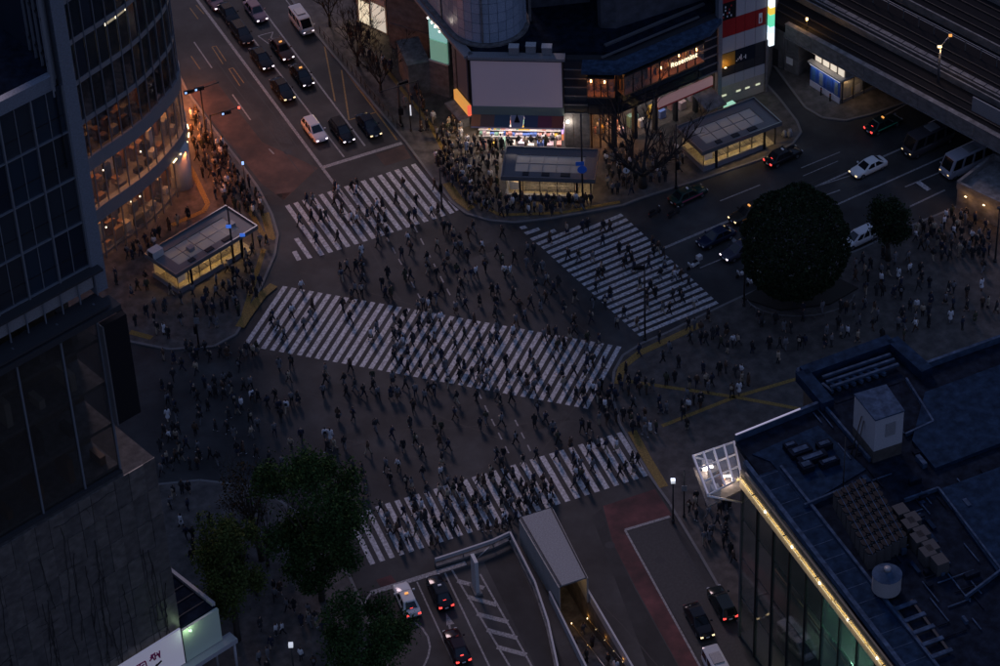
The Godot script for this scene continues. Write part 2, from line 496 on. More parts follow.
	line(c, 826, 195, 840, 190, 0.14, M.paint_dim)
	line(c, 909, 207, 945, 190, 0.2, M.paint_dim)
	line(c, 905, 187, 955, 166, 0.16, M.paint_dim)
	line(c, 700, 268, 760, 243, 0.14, M.paint_dim)
	line(c, 918, 182, 929, 190, 0.5, M.paint, "stop_line", 0.013)
	line(c, 880, 118, 912, 101, 0.14, M.paint_dim)
	var e := thing("lane_marking", "white hatched lane markings beside the taxis waiting at the ramp", "road marking")
	e.set_meta("kind", "structure")
	line(e, 371, 593, 466, 563, 0.5, M.paint_dim, "stop_line", 0.013)
	line(e, 417, 582, 457, 670, 0.13, M.paint_dim)
	line(e, 445, 573, 491, 670, 0.15, M.paint_dim)
	line(e, 452, 570, 512, 670, 0.16, M.paint_dim)
	line(e, 480, 574, 534, 670, 0.16, M.paint_dim)
	for d in [[457.5, 581, 484, 588], [468, 597, 497, 605], [477, 614, 508, 622], [487, 630, 517, 638], [497, 647, 526.5, 655]]: line(e, d[0], d[1], d[2], d[3], 0.45, M.paint_dim, "hatch_bar", 0.014)
	var cv := [371, 593, 366, 600, 364, 606]
	poly_line(e, cv, 0.16, M.paint_dim, "painted_line", 0.008)
	poly_line(e, [414, 622, 422, 628, 428, 637, 430, 647, 428, 657, 423, 668], 0.16, M.paint_dim, "painted_line", 0.008)
	line(e, 451, 632, 449, 624, 0.18, M.paint_dim, "arrow_shaft")
	stripe_quad(e, "arrow_head", M.paint_dim, Vector2(446, 613), Vector2(454.5, 624), Vector2(450.5, 624.5), Vector2(446.5, 625.5), 0.012)
	var g := thing("lane_marking", "white line and box beside the red bus lane", "road marking")
	g.set_meta("kind", "structure")
	line(g, 625, 530, 670, 516.5, 0.28, M.paint_dim, "stop_line", 0.013)
	line(g, 625, 530, 703, 672, 0.18, M.paint_dim)
	# iron covers in the carriageway
	for q in [[288, 152], [452, 330], [300, 430], [610, 545], [500, 410], [660, 560], [842, 176]]:
		var cs := S(false)
		tube(cs, P(q[0], q[1]) + Vector3(0, 0.001, 0), P(q[0], q[1]) + Vector3(0, 0.006, 0), 0.42, 0.42, 16)
		var co := obj("manhole_cover", cs, M.dark_steel)
		meta(co, "round iron manhole cover set flush in the asphalt", "manhole cover", "iron covers in the road", "structure")

# ---------- buildings
func resample(a: Array, step: float) -> Array:
	var cv := Curve3D.new()
	for i in a.size():
		var t: Vector3 = (a[mini(i + 1, a.size() - 1)] - a[maxi(i - 1, 0)]) * 0.18
		cv.add_point(a[i], -t, t)
	var n := int(round(cv.get_baked_length() / step))
	var o := []
	for i in n + 1: o.append(cv.sample_baked(cv.get_baked_length() * i / n, true))
	return o
func outward(w: Array, i: int, inside: Vector3) -> Vector3:
	var t: Vector3 = w[mini(i + 1, w.size() - 1)] - w[maxi(i - 1, 0)]
	var n := t.cross(Vector3.UP).normalized()
	return n if n.dot(w[i] - inside) > 0 else -n
func strip_poly(w: Array, inside: Vector3, k0: float, k1: float) -> Array:
	var o := []
	for i in w.size(): o.append(w[i] + outward(w, i, inside) * k1)
	for i in range(w.size() - 1, -1, -1): o.append(w[i] + outward(w, i, inside) * k0)
	return o

func curved_building() -> void:
	var b := thing("curved_glass_building", "tall building with a curved glass front and warm lit lower floors", "building")
	var w := resample(pts([70, 290, 105, 259, 130, 241, 150, 226, 165, 212, 176, 199, 184, 189, 189, 179, 190, 168, 186, 157]), 1.35)
	var ins := P(95, 190)
	var back := [Vector3(-36, 0, -52), Vector3(-62, 0, -44), Vector3(-64, 0, -12)]
	var levels := [0.15, 5.5, 11.5, 16.2, 20.6, 25.0, 29.4, 33.8, 38.2, 42.6]
	for i in levels.size():
		var y: float = levels[i]
		var s := S()
		var inner := []
		for k in w.size(): inner.append(w[k] - outward(w, k, ins) * 0.35)
		prism(s, inner + back, y - 0.02, y + 0.18)
		obj("floor_slab", s, M.concrete, b)
		if i > 0:
			s = S()
			var th := 0.75 if i < 3 else 0.26
			prism(s, strip_poly(w, ins, -0.3, 0.28 if i < 3 else 0.1), y - th, y + th)
			obj("spandrel_band", s, M.grey_panel, b)
	for i in w.size():
		var n := outward(w, i, ins)
		var t := n.cross(Vector3.UP)
		piece(b, "mullion", M.mullion, w[i] + n * 0.13 + Vector3(0, 21.5, 0), Vector3(0.08, 43, 0.14), Basis(t, Vector3.UP, n))
	for j in levels.size() - 1:
		var th0 := 0.75 if j > 0 and j < 3 else (0.26 if j else 0.0)
		var th1 := 0.75 if j + 1 < 3 else 0.26
		for i in w.size() - 1:
			var f := frame(w[i], w[i + 1])
			wbox(b, "window_pane", M.pane if j < 2 else M.pane_mid if j < 4 else (M.pane_dark if (i * 7 + j * 3) % 5 else M.tower_glass_b), f, 0.08, f.l - 0.08, levels[j] + th0 + 0.02, levels[j + 1] - th1 - 0.02, -0.03, 0.03)
	# interior: core wall, columns, furniture
	var core := []
	for k in w.size(): core.append(w[k] - outward(w, k, ins) * (5.5 + 0.6 * sin(k * 0.7)))
	for j in levels.size() - 1:
		var s := S()
		for k in core.size() - 1: quad(s, core[k] + Vector3(0, levels[j] + 0.18, 0), core[k] + Vector3(0, levels[j + 1], 0), core[k + 1] + Vector3(0, levels[j + 1], 0), core[k + 1] + Vector3(0, levels[j] + 0.18, 0))
		obj("inner_wall", s, M.timber_wall, b)
	for j in 3:
		for k in range(0, w.size() - 1):
			for r in 5:
				if rng.randf() < 0.25: continue
				var n := outward(w, k, ins)
				var c: Vector3 = w[k] - n * (0.8 + r * 0.85 + rng.randf() * 0.5) + Vector3(0, levels[j] + 0.18, 0)
				var h := rng.randf_range(0.7, 2.3) if r else rng.randf_range(0.4, 1.5)
				var mt: Material = [M.wood, M.cream, M.white_wall, M.black, M.wood, M.grey_panel, M.wood, M.concrete][rng.randi() % 8]
				piece(b, "display_shelf", mt, c + Vector3(0, h / 2, 0), Vector3(rng.randf_range(0.4, 1.1), h, rng.randf_range(0.3, 0.7)), Basis(n.cross(Vector3.UP), Vector3.UP, n))
	for j in 2:
		for k in range(1, w.size() - 1, 3):
			var n := outward(w, k, ins)
			var c: Vector3 = w[k] - n * 2.6 + Vector3(0, levels[j + 1] - 0.9, 0)
			piece(b, "ceiling_light", M.warm_light_glow, c, Vector3(1.2, 0.06, 0.5), Basis(n.cross(Vector3.UP), Vector3.UP, n))
			area(c + Vector3(0, -0.06, 0), Vector3.DOWN, 1.2, 0.5, Color(1, 0.62, 0.32), [5.6, 7.0][j] * (1.0 if k > 4 else 0.7))
	for k in w.size() - 1:
		for j in 2:
			if rng.randf() < 0.45: continue
			var n := outward(w, k, ins)
			piece(b, "pendant_light", M.cream_light_glow, w[k].lerp(w[k + 1], rng.randf()) - n * rng.randf_range(0.7, 2.2) + Vector3(0, levels[j] + rng.randf_range(2.0, 3.6), 0), Vector3(0.12, 0.1, 0.12))
	for k in range(w.size() - 6, w.size() - 1):
		var n := outward(w, k, ins)
		piece(b, "shop_light", M.warm_light_glow, w[k] + n * 0.34 + Vector3(0, 4.62, 0), Vector3(0.7, 0.1, 0.1), Basis(n.cross(Vector3.UP), Vector3.UP, n))
		area(w[k] + n * 0.6 + Vector3(0, 4.5, 0), n + Vector3(0.3, -0.7, 0.2), 0.7, 0.2, Color(1, 0.55, 0.28), 6.5)
	# dim third floor and one office that still has its lights on
	for k in [2, 6, 9]:
		var c: Vector3 = w[k] - outward(w, k, ins) * 3.0 + Vector3(0, levels[3] - 0.5, 0)
		piece(b, "ceiling_light", M.warm_light_glow, c, Vector3(0.6, 0.06, 0.6))
		area(c + Vector3(0, -0.06, 0), Vector3.DOWN, 0.6, 0.6, Color(1, 0.62, 0.32), 4.0)
	var k0 := 8
	for q in 3:
		var n := outward(w, k0 + q, ins)
		var c: Vector3 = w[k0 + q] - n * 0.9 + Vector3(0, levels[5] - 1.1, 0)
		piece(b, "ceiling_light", M.cream_light_glow, c, Vector3(1.3, 0.6, 0.08), Basis(n.cross(Vector3.UP), Vector3.UP, n))
	# white corner column and shop lamps on the street side
	var cc := P(183, 186)
	var s := S(true)
	tube(s, cc, cc + Vector3(0, 5, 0), 1.0, 1.0, 20)
	obj("corner_column", s, M.white_wall, b)
	var fx := frame(P(187, 156), Vector3(-36, 0, -52))
	if fx.n.x < 0: fx.n = -fx.n
	wbox(b, "street_side_wall", M.cream, fx, 0.2, 24, 0.1, 42, -0.4, 0.0)
	for k in 4:
		wbox(b, "shop_window", glow("street_window_glow", Color(1, 0.6, 0.28), 1.0), fx, 0.4 + k * 3.0, 3.0 + k * 3.0, 0.5, 3.0, 0.05, 0.1)
		area(at(fx, 1.7 + k * 3.0, 2.2, 0.25), fx.n + Vector3(0, -0.45, 0), 2.6, 2.0, Color(1, 0.55, 0.28), 22.0)

func left_tower() -> void:
	var a := P(0, 545, 14)
	var c := P(145, 460, 14)
	var o := P(190, 693)
	var f := frame(o, o + (a - c))
	var h1 := WP(f, 150, 460).y
	var sg := WP(f, 120, 468, -0.6).x
	var h2 := WP(f, 112, 301).y
	var b := thing("dark_glass_tower", "dark glass tower with pale corner fin above a stone clad base", "building")
	# stone clad base
	wbox(b, "base_wall", M.brick_brown, f, 0.05, 34, 0, h1, -16, -0.06)
	var rows := int(h1 / 2.6)
	var i := 0
	for r in rows:
		var s := 0.0
		while s < 21.0:
			var wd := [1.1, 1.3, 1.0, 1.4, 1.2][(i * 3 + r) % 5] as float
			var mt: Material = mat("stone%d" % ((i * 7 + r * 5) % 4), [Color(0.15, 0.135, 0.125), Color(0.17, 0.155, 0.142), Color(0.14, 0.13, 0.122), Color(0.185, 0.168, 0.152)][(i * 7 + r * 5) % 4], 0.45, 0, tex.mottle, 0.09)
			wbox(b, "stone_panel", mt, f, s + 0.014, s + wd - 0.014, h1 - (r + 1) * h1 / rows + 0.016, h1 - r * h1 / rows - 0.016, -0.1, [0.0, 0.03, 0.06][(i * 5 + r) % 3])
			s += wd
			i += 1
	# bare climbing stems on the stone
	var vs := S(false)
	for v in 30:
		var s := rng.randf_range(0.5, 20.5)
		var h := rng.randf_range(h1 * 0.45, h1 - 0.1)
		var dirx := rng.randf_range(-0.12, 0.12)
		var horizontal := v % 15 == 0
		var prev := at(f, s, h, 0.09)
		for k in rng.randi_range(10, 30):
			if horizontal:
				s += rng.randf_range(0.25, 0.5)
				h += rng.randf_range(-0.12, 0.1)
			else:
				s += dirx * 0.3 + rng.randf_range(-0.1, 0.1)
				h -= rng.randf_range(0.35, 0.7)
			if h < 0.2 or s < 0.1: break
			var p := at(f, s, h, 0.09)
			tube(vs, prev, p, 0.03, 0.026, 4, false)
			if rng.randf() < 0.15: tube(vs, p, at(f, s + rng.randf_range(-1.2, 1.2), h + rng.randf_range(-1.0, 0.6), 0.05), 0.02, 0.012, 4, false)
			prev = p
	var vo := obj("climbing_stems", vs, M.bark_dark, b)
	vo.set_meta("kind", "stuff")
	# glazed middle storeys, set back
	wbox(b, "inner_wall", mat("dark_brown", Color(0.14, 0.11, 0.08), 0.7, 0, tex.mottle, 0.15), f, sg, 34, h1, h2, -16, -4.2)
	for k in 4: wbox(b, "floor_slab", M.concrete, f, sg, 24, h1 + 0.3 + k * 4.1, h1 + 0.6 + k * 4.1, -4.2, -0.75)
	for k in 26: wbox(b, "furniture", [M.wood, M.concrete, M.cream, M.dark_steel][k % 4], f, sg + 0.6 + k * 0.7, sg + 1.1 + k * 0.7, h1 + 0.6 + (k * 7 % 4) * 4.1, h1 + 1.4 + (k * 7 % 4) * 4.1 + (k * 5 % 3) * 0.7, -2.8 - (k % 3) * 0.4, -1.4)
	var edges := [sg, sg + 3.2, WP(f, 28, 430, -0.6).x, sg + 11.0, sg + 15, sg + 19]
	edges.sort()
	for e in edges.size() - 1:
		wbox(b, "window_pane", M.pane_brown, f, edges[e] + 0.08, edges[e + 1] - 0.08, h1 + 0.25, h2 - 0.1, -0.66, -0.6)
		wbox(b, "mullion", M.mullion, f, edges[e] - 0.07, edges[e] + 0.07, h1, h2, -0.75, -0.5)
	wbox(b, "sill", M.dark_steel, f, sg, 20, h1, h1 + 0.25, -0.9, -0.3)
	# dark advertising panel standing out past the glass
	var b0 := WP(f, 115, 427)
	var b1 := WP(f, 141, 412)
	wbox(b, "advertising_panel", M.black, f, b1.x, sg - 0.1, b0.y, WP(f, 97, 330).y, -0.55, 0.0)
	wbox(b, "panel_edge", M.steel, f, sg - 0.12, sg, b0.y, WP(f, 97, 330).y, -0.5, 0.06)
	# ledges
	var se := WP(f, 118, 300).x
	wbox(b, "ledge", M.dark_steel, f, se, 34, h2 - 0.9, h2 - 0.4, -1.2, 0.3)
	wbox(b, "ledge", M.dark_steel, f, se + 0.8, 34, h2 - 0.2, h2, -1.6, 0.2)
	wbox(b, "ledge", M.grey_panel, f, se + 1.0, 34, h2 + 0.7, h2 + 1.9, -3, -1.4)
	wbox(b, "ledge", M.dark_steel, f, se + 0.4, 34, h2 + 2.3, h2 + 2.5, -3, -0.7)
	for k in 12: wbox(b, "bracket", M.mullion, f, se + 0.8 + k * 1.5, se + 0.9 + k * 1.5, h2, h2 + 2.3, -1.3, -1.2)
	# upper tower
	var sf := WP(f, 110, 300, -1.4).x
	var roof := WP(f, 52, 75, -1.4).y
	wbox(b, "corner_fin", M.fin, f, sf, sf + 1.05, h2, h2 + 75, -2.6, -1.4)
	wbox(b, "tower_core", M.black, f, sf + 1.05, 34, h2, roof - 0.9, -16, -2.3)
	var cols := 7
	var rowsu := int((roof - h2 - 3.2) / 3.3)
	var rh := (roof - 1.2 - h2 - 2.6) / rowsu
	for q in cols:
		var s0 := sf + 1.1 + q * 2.6
		wbox(b, "mullion", M.mullion, f, s0 - 0.06, s0 + 0.06, h2 + 2.5, roof - 1.2, -1.75, -1.45)
		for r in rowsu:
			var y := h2 + 2.6 + r * rh
			wbox(b, "window_pane", M["tower_glass_v%d" % ((q * 3 + r * 5 + q * r) % 4)], f, s0 + 0.08, s0 + 2.52, y + 0.06, y + rh - 0.06, -1.72, -1.66)
			wbox(b, "glazing_bar", M.mullion, f, s0 + 1.27, s0 + 1.33, y + 0.07, y + rh - 0.07, -1.65, -1.58)
			wbox(b, "glazing_bar", M.mullion_dark, f, s0 + 0.08, s0 + 2.52, y + rh * 0.36, y + rh * 0.36 + 0.05, -1.64, -1.6)
			if q == 0: wbox(b, "transom", M.mullion, f, sf + 1.1, sf + 19, y - 0.05, y + 0.05, -1.7, -1.5)
			if (q * 5 + r * 3) % 3 == 0: wbox(b, "blind", M.grey_panel, f, s0 + 0.3, s0 + 2.3, y + rh * 0.55, y + rh - 0.25, -2.2, -1.9)
	wbox(b, "roof_edge", M.fin, f, WP(f, 52, 75, -1.4).x, 34, roof - 1.1, roof, -1.9, -1.3)
	var ra := P(52, 75, roof)
	var rb := P(-60, -66, roof)
	var rs := S()
	prism(rs, [ra, rb, at(f, 34, 0, -1.4) + Vector3(0, 0, -4), at(f, 34, 0, -1.4)], roof - 0.3, roof - 0.05)
	obj("roof", rs, M.roof_dark, b)
	# taller part behind the roof
	var up := S()
	prism(up, [ra + Vector3(0.05, 0, -0.05), rb, rb + Vector3(4, 0, -14), at(f, sf + 1.0, 0, -9), at(f, sf + 1.0, 0, -2.4)], roof - 8, roof + 45)
	obj("upper_tower", up, M.tower_glass, b)
	var uf := frame(ra, rb)
	for k in 12: wbox(b, "mullion", M.mullion, uf, 0.2 + k * 1.1, 0.3 + k * 1.1, roof, roof + 40, 0.02, 0.18)
	for k in 9: wbox(b, "transom", M.mullion_dark, uf, 0, 14, roof + 1 + k * 3.4, roof + 1.15 + k * 3.4, 0.02, 0.12)
	var u2 := frame(at(f, sf + 1.0, 0, -2.4), ra)
	for k in 4: wbox(b, "mullion", M.mullion, u2, 0.3 + k * 0.7, 0.38 + k * 0.7, roof - 1, roof + 40, 0.02, 0.14)

	# lit sign board and canopy at the foot
	var fs := frame(at(f, 0, 0, 0.5), at(f, 5, 0, 0.5))
	var sb := thing("sign_board", "long white lit sign board above the canopy at the foot of the stone wall", "sign")
	var t0 := WP(fs, 181, 628.6)
	var bt := WP(fs, 185.6, 662.6).y
	var sr := WP(fs, 222.7, 642.5).x
	wbox(sb, "sign_panel", glow("sign_white_glow", Color(0.85, 0.82, 1.0), 0.11), fs, t0.x + 0.05, t0.x + 12, bt, t0.y, -0.2, 0.0)
	wbox(sb, "blank_panel", mat("pale_green", Color(0.5, 0.58, 0.47), 0.5), fs, sr, t0.x, bt, WP(fs, 218, 608.5).y, -0.2, 0.02)
	wbox(sb, "panel_divider", M.dark_steel, fs, t0.x - 0.03, t0.x + 0.05, bt, t0.y, -0.2, 0.05)
	wbox(sb, "frame_rail", M.rail_white, fs, sr - 1.0, t0.x + 12, bt - 0.55, bt - 0.1, -0.35, 0.7)
	for k in 3: rod(sb, "support_post", M.rail_white, at(fs, sr - 0.8 + k * 3.4, 0.1, 0.4), at(fs, sr - 0.8 + k * 3.4, bt - 0.5, 0.4), 0.12, 0.12)
	var lc := at(fs, t0.x - 0.5, t0.y - 0.2, 0.5)
	piece(sb, "flood_lamp", M.cool_light_glow, lc, Vector3(0.22, 0.1, 0.14))
	rod(sb, "lamp_arm", M.pole, at(fs, t0.x - 0.5, t0.y - 0.1, 0), lc + Vector3(0, 0.08, 0), 0.02, 0.02, 5)
	lamp(lc + Vector3(0, -0.16, 0) + f.n * 0.1, Color(0.85, 1, 0.8), 0.55, 0.15)
	# magenta and black characters, cut off by the edge of the view
	var mg := mat("magenta_paint", Color(0.35, 0.015, 0.12), 0.5)
	for q in [[156.5, 652.5, 160, 657.5], [150, 658, 155, 652.5], [149.5, 661, 152.5, 657], [152, 656, 154.5, 660], [150.5, 655.5, 154.5, 653.5], [155, 656, 159.5, 653], [154.5, 654, 155.5, 659], [159.3, 650.5, 159.5, 657], [136, 666, 145, 661], [145, 661, 147.5, 669], [139, 668, 144, 664], [138, 672, 140, 664]]:
		var p0 := WP(fs, q[0], q[1])
		var p1 := WP(fs, q[2], q[3])
		bar(sb, "character_stroke", mg, at(fs, p0.x, p0.y, 0.03), at(fs, p1.x, p1.y, 0.03), 0.05, 0.11)
	for q in [[155, 667, 161, 661], [158, 664, 161.5, 660.5], [155, 667, 157, 664]]:
		var p0 := WP(fs, q[0], q[1])
		var p1 := WP(fs, q[2], q[3])
		bar(sb, "character_stroke", M.black, at(fs, p0.x, p0.y, 0.03), at(fs, p1.x, p1.y, 0.03), 0.05, 0.16)
	var cs := S()
	var ct := t0.y - 0.1
	var back := P(167, 568, ct)
	back.y = 0
	prism(cs, [at(f, 0.02, 0, 0.2), at(fs, sr + 0.1, 0, -0.25), back, at(f, 0.02, 0, -7)], ct - 0.3, ct - 0.12)
	var cn := thing("canopy", "dark flat canopy roof with white edge beam between stone wall and sign board", "canopy")
	obj("canopy_roof", cs, M.roof_dark, cn)
	bar(cn, "edge_beam", M.rail_white, back + Vector3(0, ct, 0), at(fs, sr + 0.1, ct, -0.4), 0.3, 0.4)
	for k in 4:
		var e0 := at(f, 0.02, ct - 0.08, -0.8 - k * 1.3)
		bar(cn, "roof_rib", M.dark_steel, e0, (at(fs, sr + 0.1, ct - 0.08, -0.4)).lerp(back + Vector3(0, ct - 0.08, 0), 0.15 + k * 0.22), 0.1, 0.1)
	for k in 2: rod(cn, "post", M.rail_white, at(fs, sr + 0.3, 0.1, -0.7 - k * 2.5), at(fs, sr + 0.3, ct - 0.3, -0.7 - k * 2.5), 0.1, 0.1)

func corner_store() -> void:
	var A := P(474, 149)
	var f := frame(A, P(564, 151))
	var sc := WP(f, 616, 100).x
	var C := at(f, sc, 0)
	var D := P(718, 108)
	var E := P(766, 92)
	var rd := (P(198, 0) - P(323, 167)).normalized()
	var L := A + rd * 30
	var B1 := E + Vector3(6, 0, -30)
	var hp := WP(f, 520, 58).y
	var sn: Vector3 = frame(A, L).n
	var hg := WP(f, 520, 105).y
	var hs := WP(f, 520, 113).y
	var b := thing("corner_store", "corner shop building with blank pink billboard, rounded tiled tower and ribbon window", "building")
	var s := S()
	prism(s, [A, C, D, B1, L - sn * 3.2, A + rd * 3.4 - sn * 3.2, A + rd * 3.4], hs, hp)
	obj("upper_wall", s, M.dark_steel, b)
	s = S()
	prism(s, [A + f.n * -4.0 + f.d * 0.4, C - f.n * 4.0, D - f.n * 3.5, B1, L - sn * 3.3, A + rd * 3.4 - sn * 3.3], 0, hs - 0.02)
	obj("ground_floor_wall", s, M.concrete, b)
	s = S()
	prism(s, [A - f.n * 0.5 + f.d * 0.5, C - f.n * 0.8, D - f.n * 1, B1, L], hp, hp + 0.35)
	obj("roof_surface", s, M.roof_dark, b)
	wbox(b, "roof_ledge", M.grey_panel, f, -0.1, WP(f, 564, 58).x + 0.1, hp, hp + 0.3, -0.5, 0.5)
	# billboard
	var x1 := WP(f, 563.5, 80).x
	wbox(b, "billboard_glow_panel", glow("billboard_added_glow", Color(1.0, 0.80, 0.86), 0.012), f, 0.0, x1, hg, hp - 0.05, 0.05, 0.3)  # faint emission added to lift the brightness of the blank billboard
	for q in [[0.0, 0.12], [x1 - 0.12, x1]]: wbox(b, "billboard_frame", M.dark_steel, f, q[0], q[1], hg, hp - 0.05, 0.03, 0.34)
	wbox(b, "billboard_frame", M.dark_steel, f, 0.12, x1 - 0.12, hp - 0.2, hp - 0.06, 0.03, 0.34)
	wbox(b, "fascia", mat("fascia_green", Color(0.16, 0.21, 0.18), 0.6), f, 0.0, x1, hs, hg - 0.02, 0.0, 0.38)
	# awning of coloured cloth panels
	var ha := WP(f, 520, 127, 1.5).y
	var cols := [[0.0, 0.10, "awn_orange", Color(0.5, 0.17, 0.06)], [0.10, 0.25, "awn_rust", Color(0.16, 0.085, 0.06)], [0.25, 0.42, "awn_teal", Color(0.05, 0.08, 0.11)], [0.42, 0.57, "awn_grey", Color(0.26, 0.27, 0.33)], [0.57, 0.72, "awn_navy", Color(0.045, 0.06, 0.11)], [0.72, 0.87, "awn_maroon", Color(0.15, 0.035, 0.06)], [0.87, 1.0, "awn_red", Color(0.22, 0.06, 0.04)]]
	for c in cols:
		s = S()
		var a0: float = c[0] * x1
		var a1: float = c[1] * x1
		var nar := 0.14 if c[2] == "awn_grey" else 0.0
		var q := [at(f, a0, hs - 0.02, 0.35), at(f, a1, hs - 0.02, 0.35), at(f, a1 - nar, ha, 1.5), at(f, a0 + nar, ha, 1.5)]
		quad(s, q[0], q[1], q[2], q[3])
		for k in 4: quad(s, q[k], q[(k + 1) % 4], q[(k + 1) % 4] - Vector3(0, 0.06, 0), q[k] - Vector3(0, 0.06, 0))
		obj("awning_panel", s, mat(c[2], c[3], 0.8), b)
	s = S()
	tri(s, at(f, x1 * 0.465, ha + 0.35, 1.27), at(f, x1 * 0.495, ha + 1.05, 0.8), at(f, x1 * 0.53, ha + 0.35, 1.27))
	obj("awning_emblem", s, M.black, b)
	wbox(b, "awning_valance", mat("valance", Color(0.5, 0.42, 0.5), 0.7), f, 0, x1, ha - 0.22, ha - 0.04, 1.46, 1.5)
	# the lit souvenir shop under it
	var gm := []
	for k in 8: gm.append(mat("goods%d" % k, [Color(0.55, 0.24, 0.2), Color(0.65, 0.6, 0.55), Color(0.1, 0.18, 0.5), Color(0.7, 0.45, 0.06), Color(0.6, 0.5, 0.6), Color(0.5, 0.38, 0.44), Color(0.2, 0.38, 0.3), Color(0.75, 0.7, 0.66)][k], 0.6))
	for r in 5:
		wbox(b, "shop_shelf", M.white_wall, f, 0.3, x1 - 0.4, 0.35 + r * 0.5, 0.4 + r * 0.5, -3.6 + (4 - r) * 0.35, -3.0 + (4 - r) * 0.35)
		var t := 0.4
		while t < x1 - 0.9:
			var wd := rng.randf_range(0.16, 0.42)
			var hh := rng.randf_range(0.18, 0.42)
			wbox(b, "goods", gm[rng.randi() % 8], f, t, t + wd, 0.41 + r * 0.5, 0.41 + r * 0.5 + hh, -3.5 + (4 - r) * 0.35, -3.1 + (4 - r) * 0.35)
			t += wd + 0.05
	for k in 9:
		var t := 0.6 + k * 0.95
		wbox(b, "goods_stand", gm[(k * 3) % 8], f, t, t + 0.6, 0.12, rng.randf_range(0.7, 1.1), -0.6, 0.2)
	wbox(b, "shop_ceiling", M.white_wall, f, 0.0, x1, hs - 0.15, hs - 0.06, -4.0, 0.2)
	for k in 3:
		wbox(b, "ceiling_light", M.white_light_glow, f, 0.8 + k * 3, 2.6 + k * 3, hs - 0.24, hs - 0.16, -1.1, -0.8)
		area(at(f, 1.7 + k * 3, hs - 0.3, -0.95), Vector3.DOWN + f.n * 0.25, 1.8, 0.3, Color(1, 0.92, 0.88), 15.0)
	wbox(b, "side_pier", M.white_wall, f, x1 - 0.35, x1, 0, hs, -4, 0.35)
	var xr := WP(f, 590, 130).x
	for k in 3: wbox(b, "wall_panel", M.concrete, f, x1 + 0.05 + k * (xr - x1) / 3.0, x1 + (k + 1) * (xr - x1) / 3.0, 0, hs + 0.1, -0.3 + k * 0.01, 0.1)
	wbox(b, "added_wall_lamp", M.white_light_glow, f, x1 + 0.2, x1 + 0.45, hs - 0.9, hs - 0.65, 0.12, 0.3)
	lamp(at(f, x1 + 0.4, hs - 0.8, 0.55), Color(1, 0.93, 0.85), 1.4, 0.15)
	wbox(b, "lit_edge_sign", glow("violet_sign_glow", Color(0.55, 0.35, 1.0), 1.2), f, x1 - 0.28, x1 - 0.12, 2.5, 3.7, 0.37, 0.55)
	wbox(b, "lit_edge_sign", glow("red_sign_glow", Color(1.0, 0.3, 0.12), 0.5), f, x1 - 0.28, x1 - 0.12, 1.7, 2.5, 0.37, 0.55)
	# banded dark wall and ribbon window on the front and on the angled wing
	var fw := frame(C, D)
	var wy0 := WP(f, 592, 89.5).y
	var wy1 := WP(f, 592, 71).y
	var xw := WP(f, 588, 80).x
	for r in 6:
		var y0 := hs + 0.15 + r * (hp - hs - 0.3) / 6.0
		var y1 := y0 + (hp - hs - 0.3) / 6.0
		wbox(b, "wall_band", M.tower_glass, f, x1 + 0.1, xw - 0.1, y0 + 0.12, y1, 0.0, 0.1)
		wbox(b, "band_ledge", M.steel, f, x1 + 0.05, xw - 0.05, y0, y0 + 0.1, 0.0, 0.2)
		var sx := WP(fw, 698, 50).x
		wbox(b, "wall_band", M.tower_glass, fw, sx + 0.1, fw.l - 0.05, y0 + 0.12, y1, 0.0, 0.1)
		wbox(b, "band_ledge", M.mullion, fw, sx + 0.05, fw.l - 0.02, y0, y0 + 0.1, 0.0, 0.2)
		if r < 2:
			wbox(b, "wall_band", M.tower_glass, f, xw, sc - 0.02, y0 + 0.12, y1, 0.0, 0.1)
			wbox(b, "wall_band", M.tower_glass, fw, 0.08, sx, y0 + 0.12, y1, 0.0, 0.1)
			wbox(b, "band_ledge", M.mullion_dark, fw, 0.08, sx, y0, y0 + 0.1, 0.0, 0.18)
	var sx2 := WP(fw, 697, 50).x
	# window box: warm room behind panes that stand proud of the wall
	for g in [[f, xw, sc - 0.05, 4], [fw, 0.15, sx2, 9]]:
		var fr: Dictionary = g[0]
		wbox(b, "window_back", mat("warm_dark", Color(0.16, 0.09, 0.04), 0.7, 0, tex.mottle, 0.4), fr, g[1], g[2], wy0, wy1, 0.02, 0.06)
		wbox(b, "window_sill", M.wood, fr, g[1], g[2], wy0 - 0.12, wy0, 0.02, 1.25)
		wbox(b, "window_head", M.mullion_dark, fr, g[1], g[2], wy1, wy1 + 0.2, 0.02, 1.3)
		var n: int = g[3]
		for k in n:
			var p0: float = lerpf(g[1], g[2], k / float(n))
			var p1: float = lerpf(g[1], g[2], (k + 1) / float(n))
			wbox(b, "window_pane", M.pane, fr, p0 + 0.05, p1 - 0.05, wy0 + 0.02, wy1 - 0.02, 1.14, 1.17)
			wbox(b, "window_post", M.wood if k == 0 else M.mullion_dark, fr, p0 - 0.04, p0 + 0.04, wy0, wy1, 1.08, 1.22)
			wbox(b, "shop_shelf", M.wood, fr, p0 + 0.2, p1 - 0.2, wy0, wy0 + rng.randf_range(0.5, 1.3), 0.1, 0.35)
			if k % 2 == 0 and not (g[3] == 9 and k in [0, 2]):
				var c := at(fr, (p0 + p1) / 2, wy0 + rng.randf_range(0.5, 1.5), 0.6)
				piece(b, "pendant_light", M.warm_light_glow, c, Vector3(0.16, 0.24, 0.16))
				lamp(c + fr.n * 0.22 + Vector3(0, 0.05, 0), Color(1, 0.6, 0.25), 0.7, 0.1)
	# glowing lettering in the wing window
	var tm := TextMesh.new()
	tm.text = "Rosemint"
	tm.font_size = 64
	tm.depth = 0.05
	tm.pixel_size = 0.0125
	var l0 := WP(fw, 663, 60.5)
	var l1 := WP(fw, 690, 50)
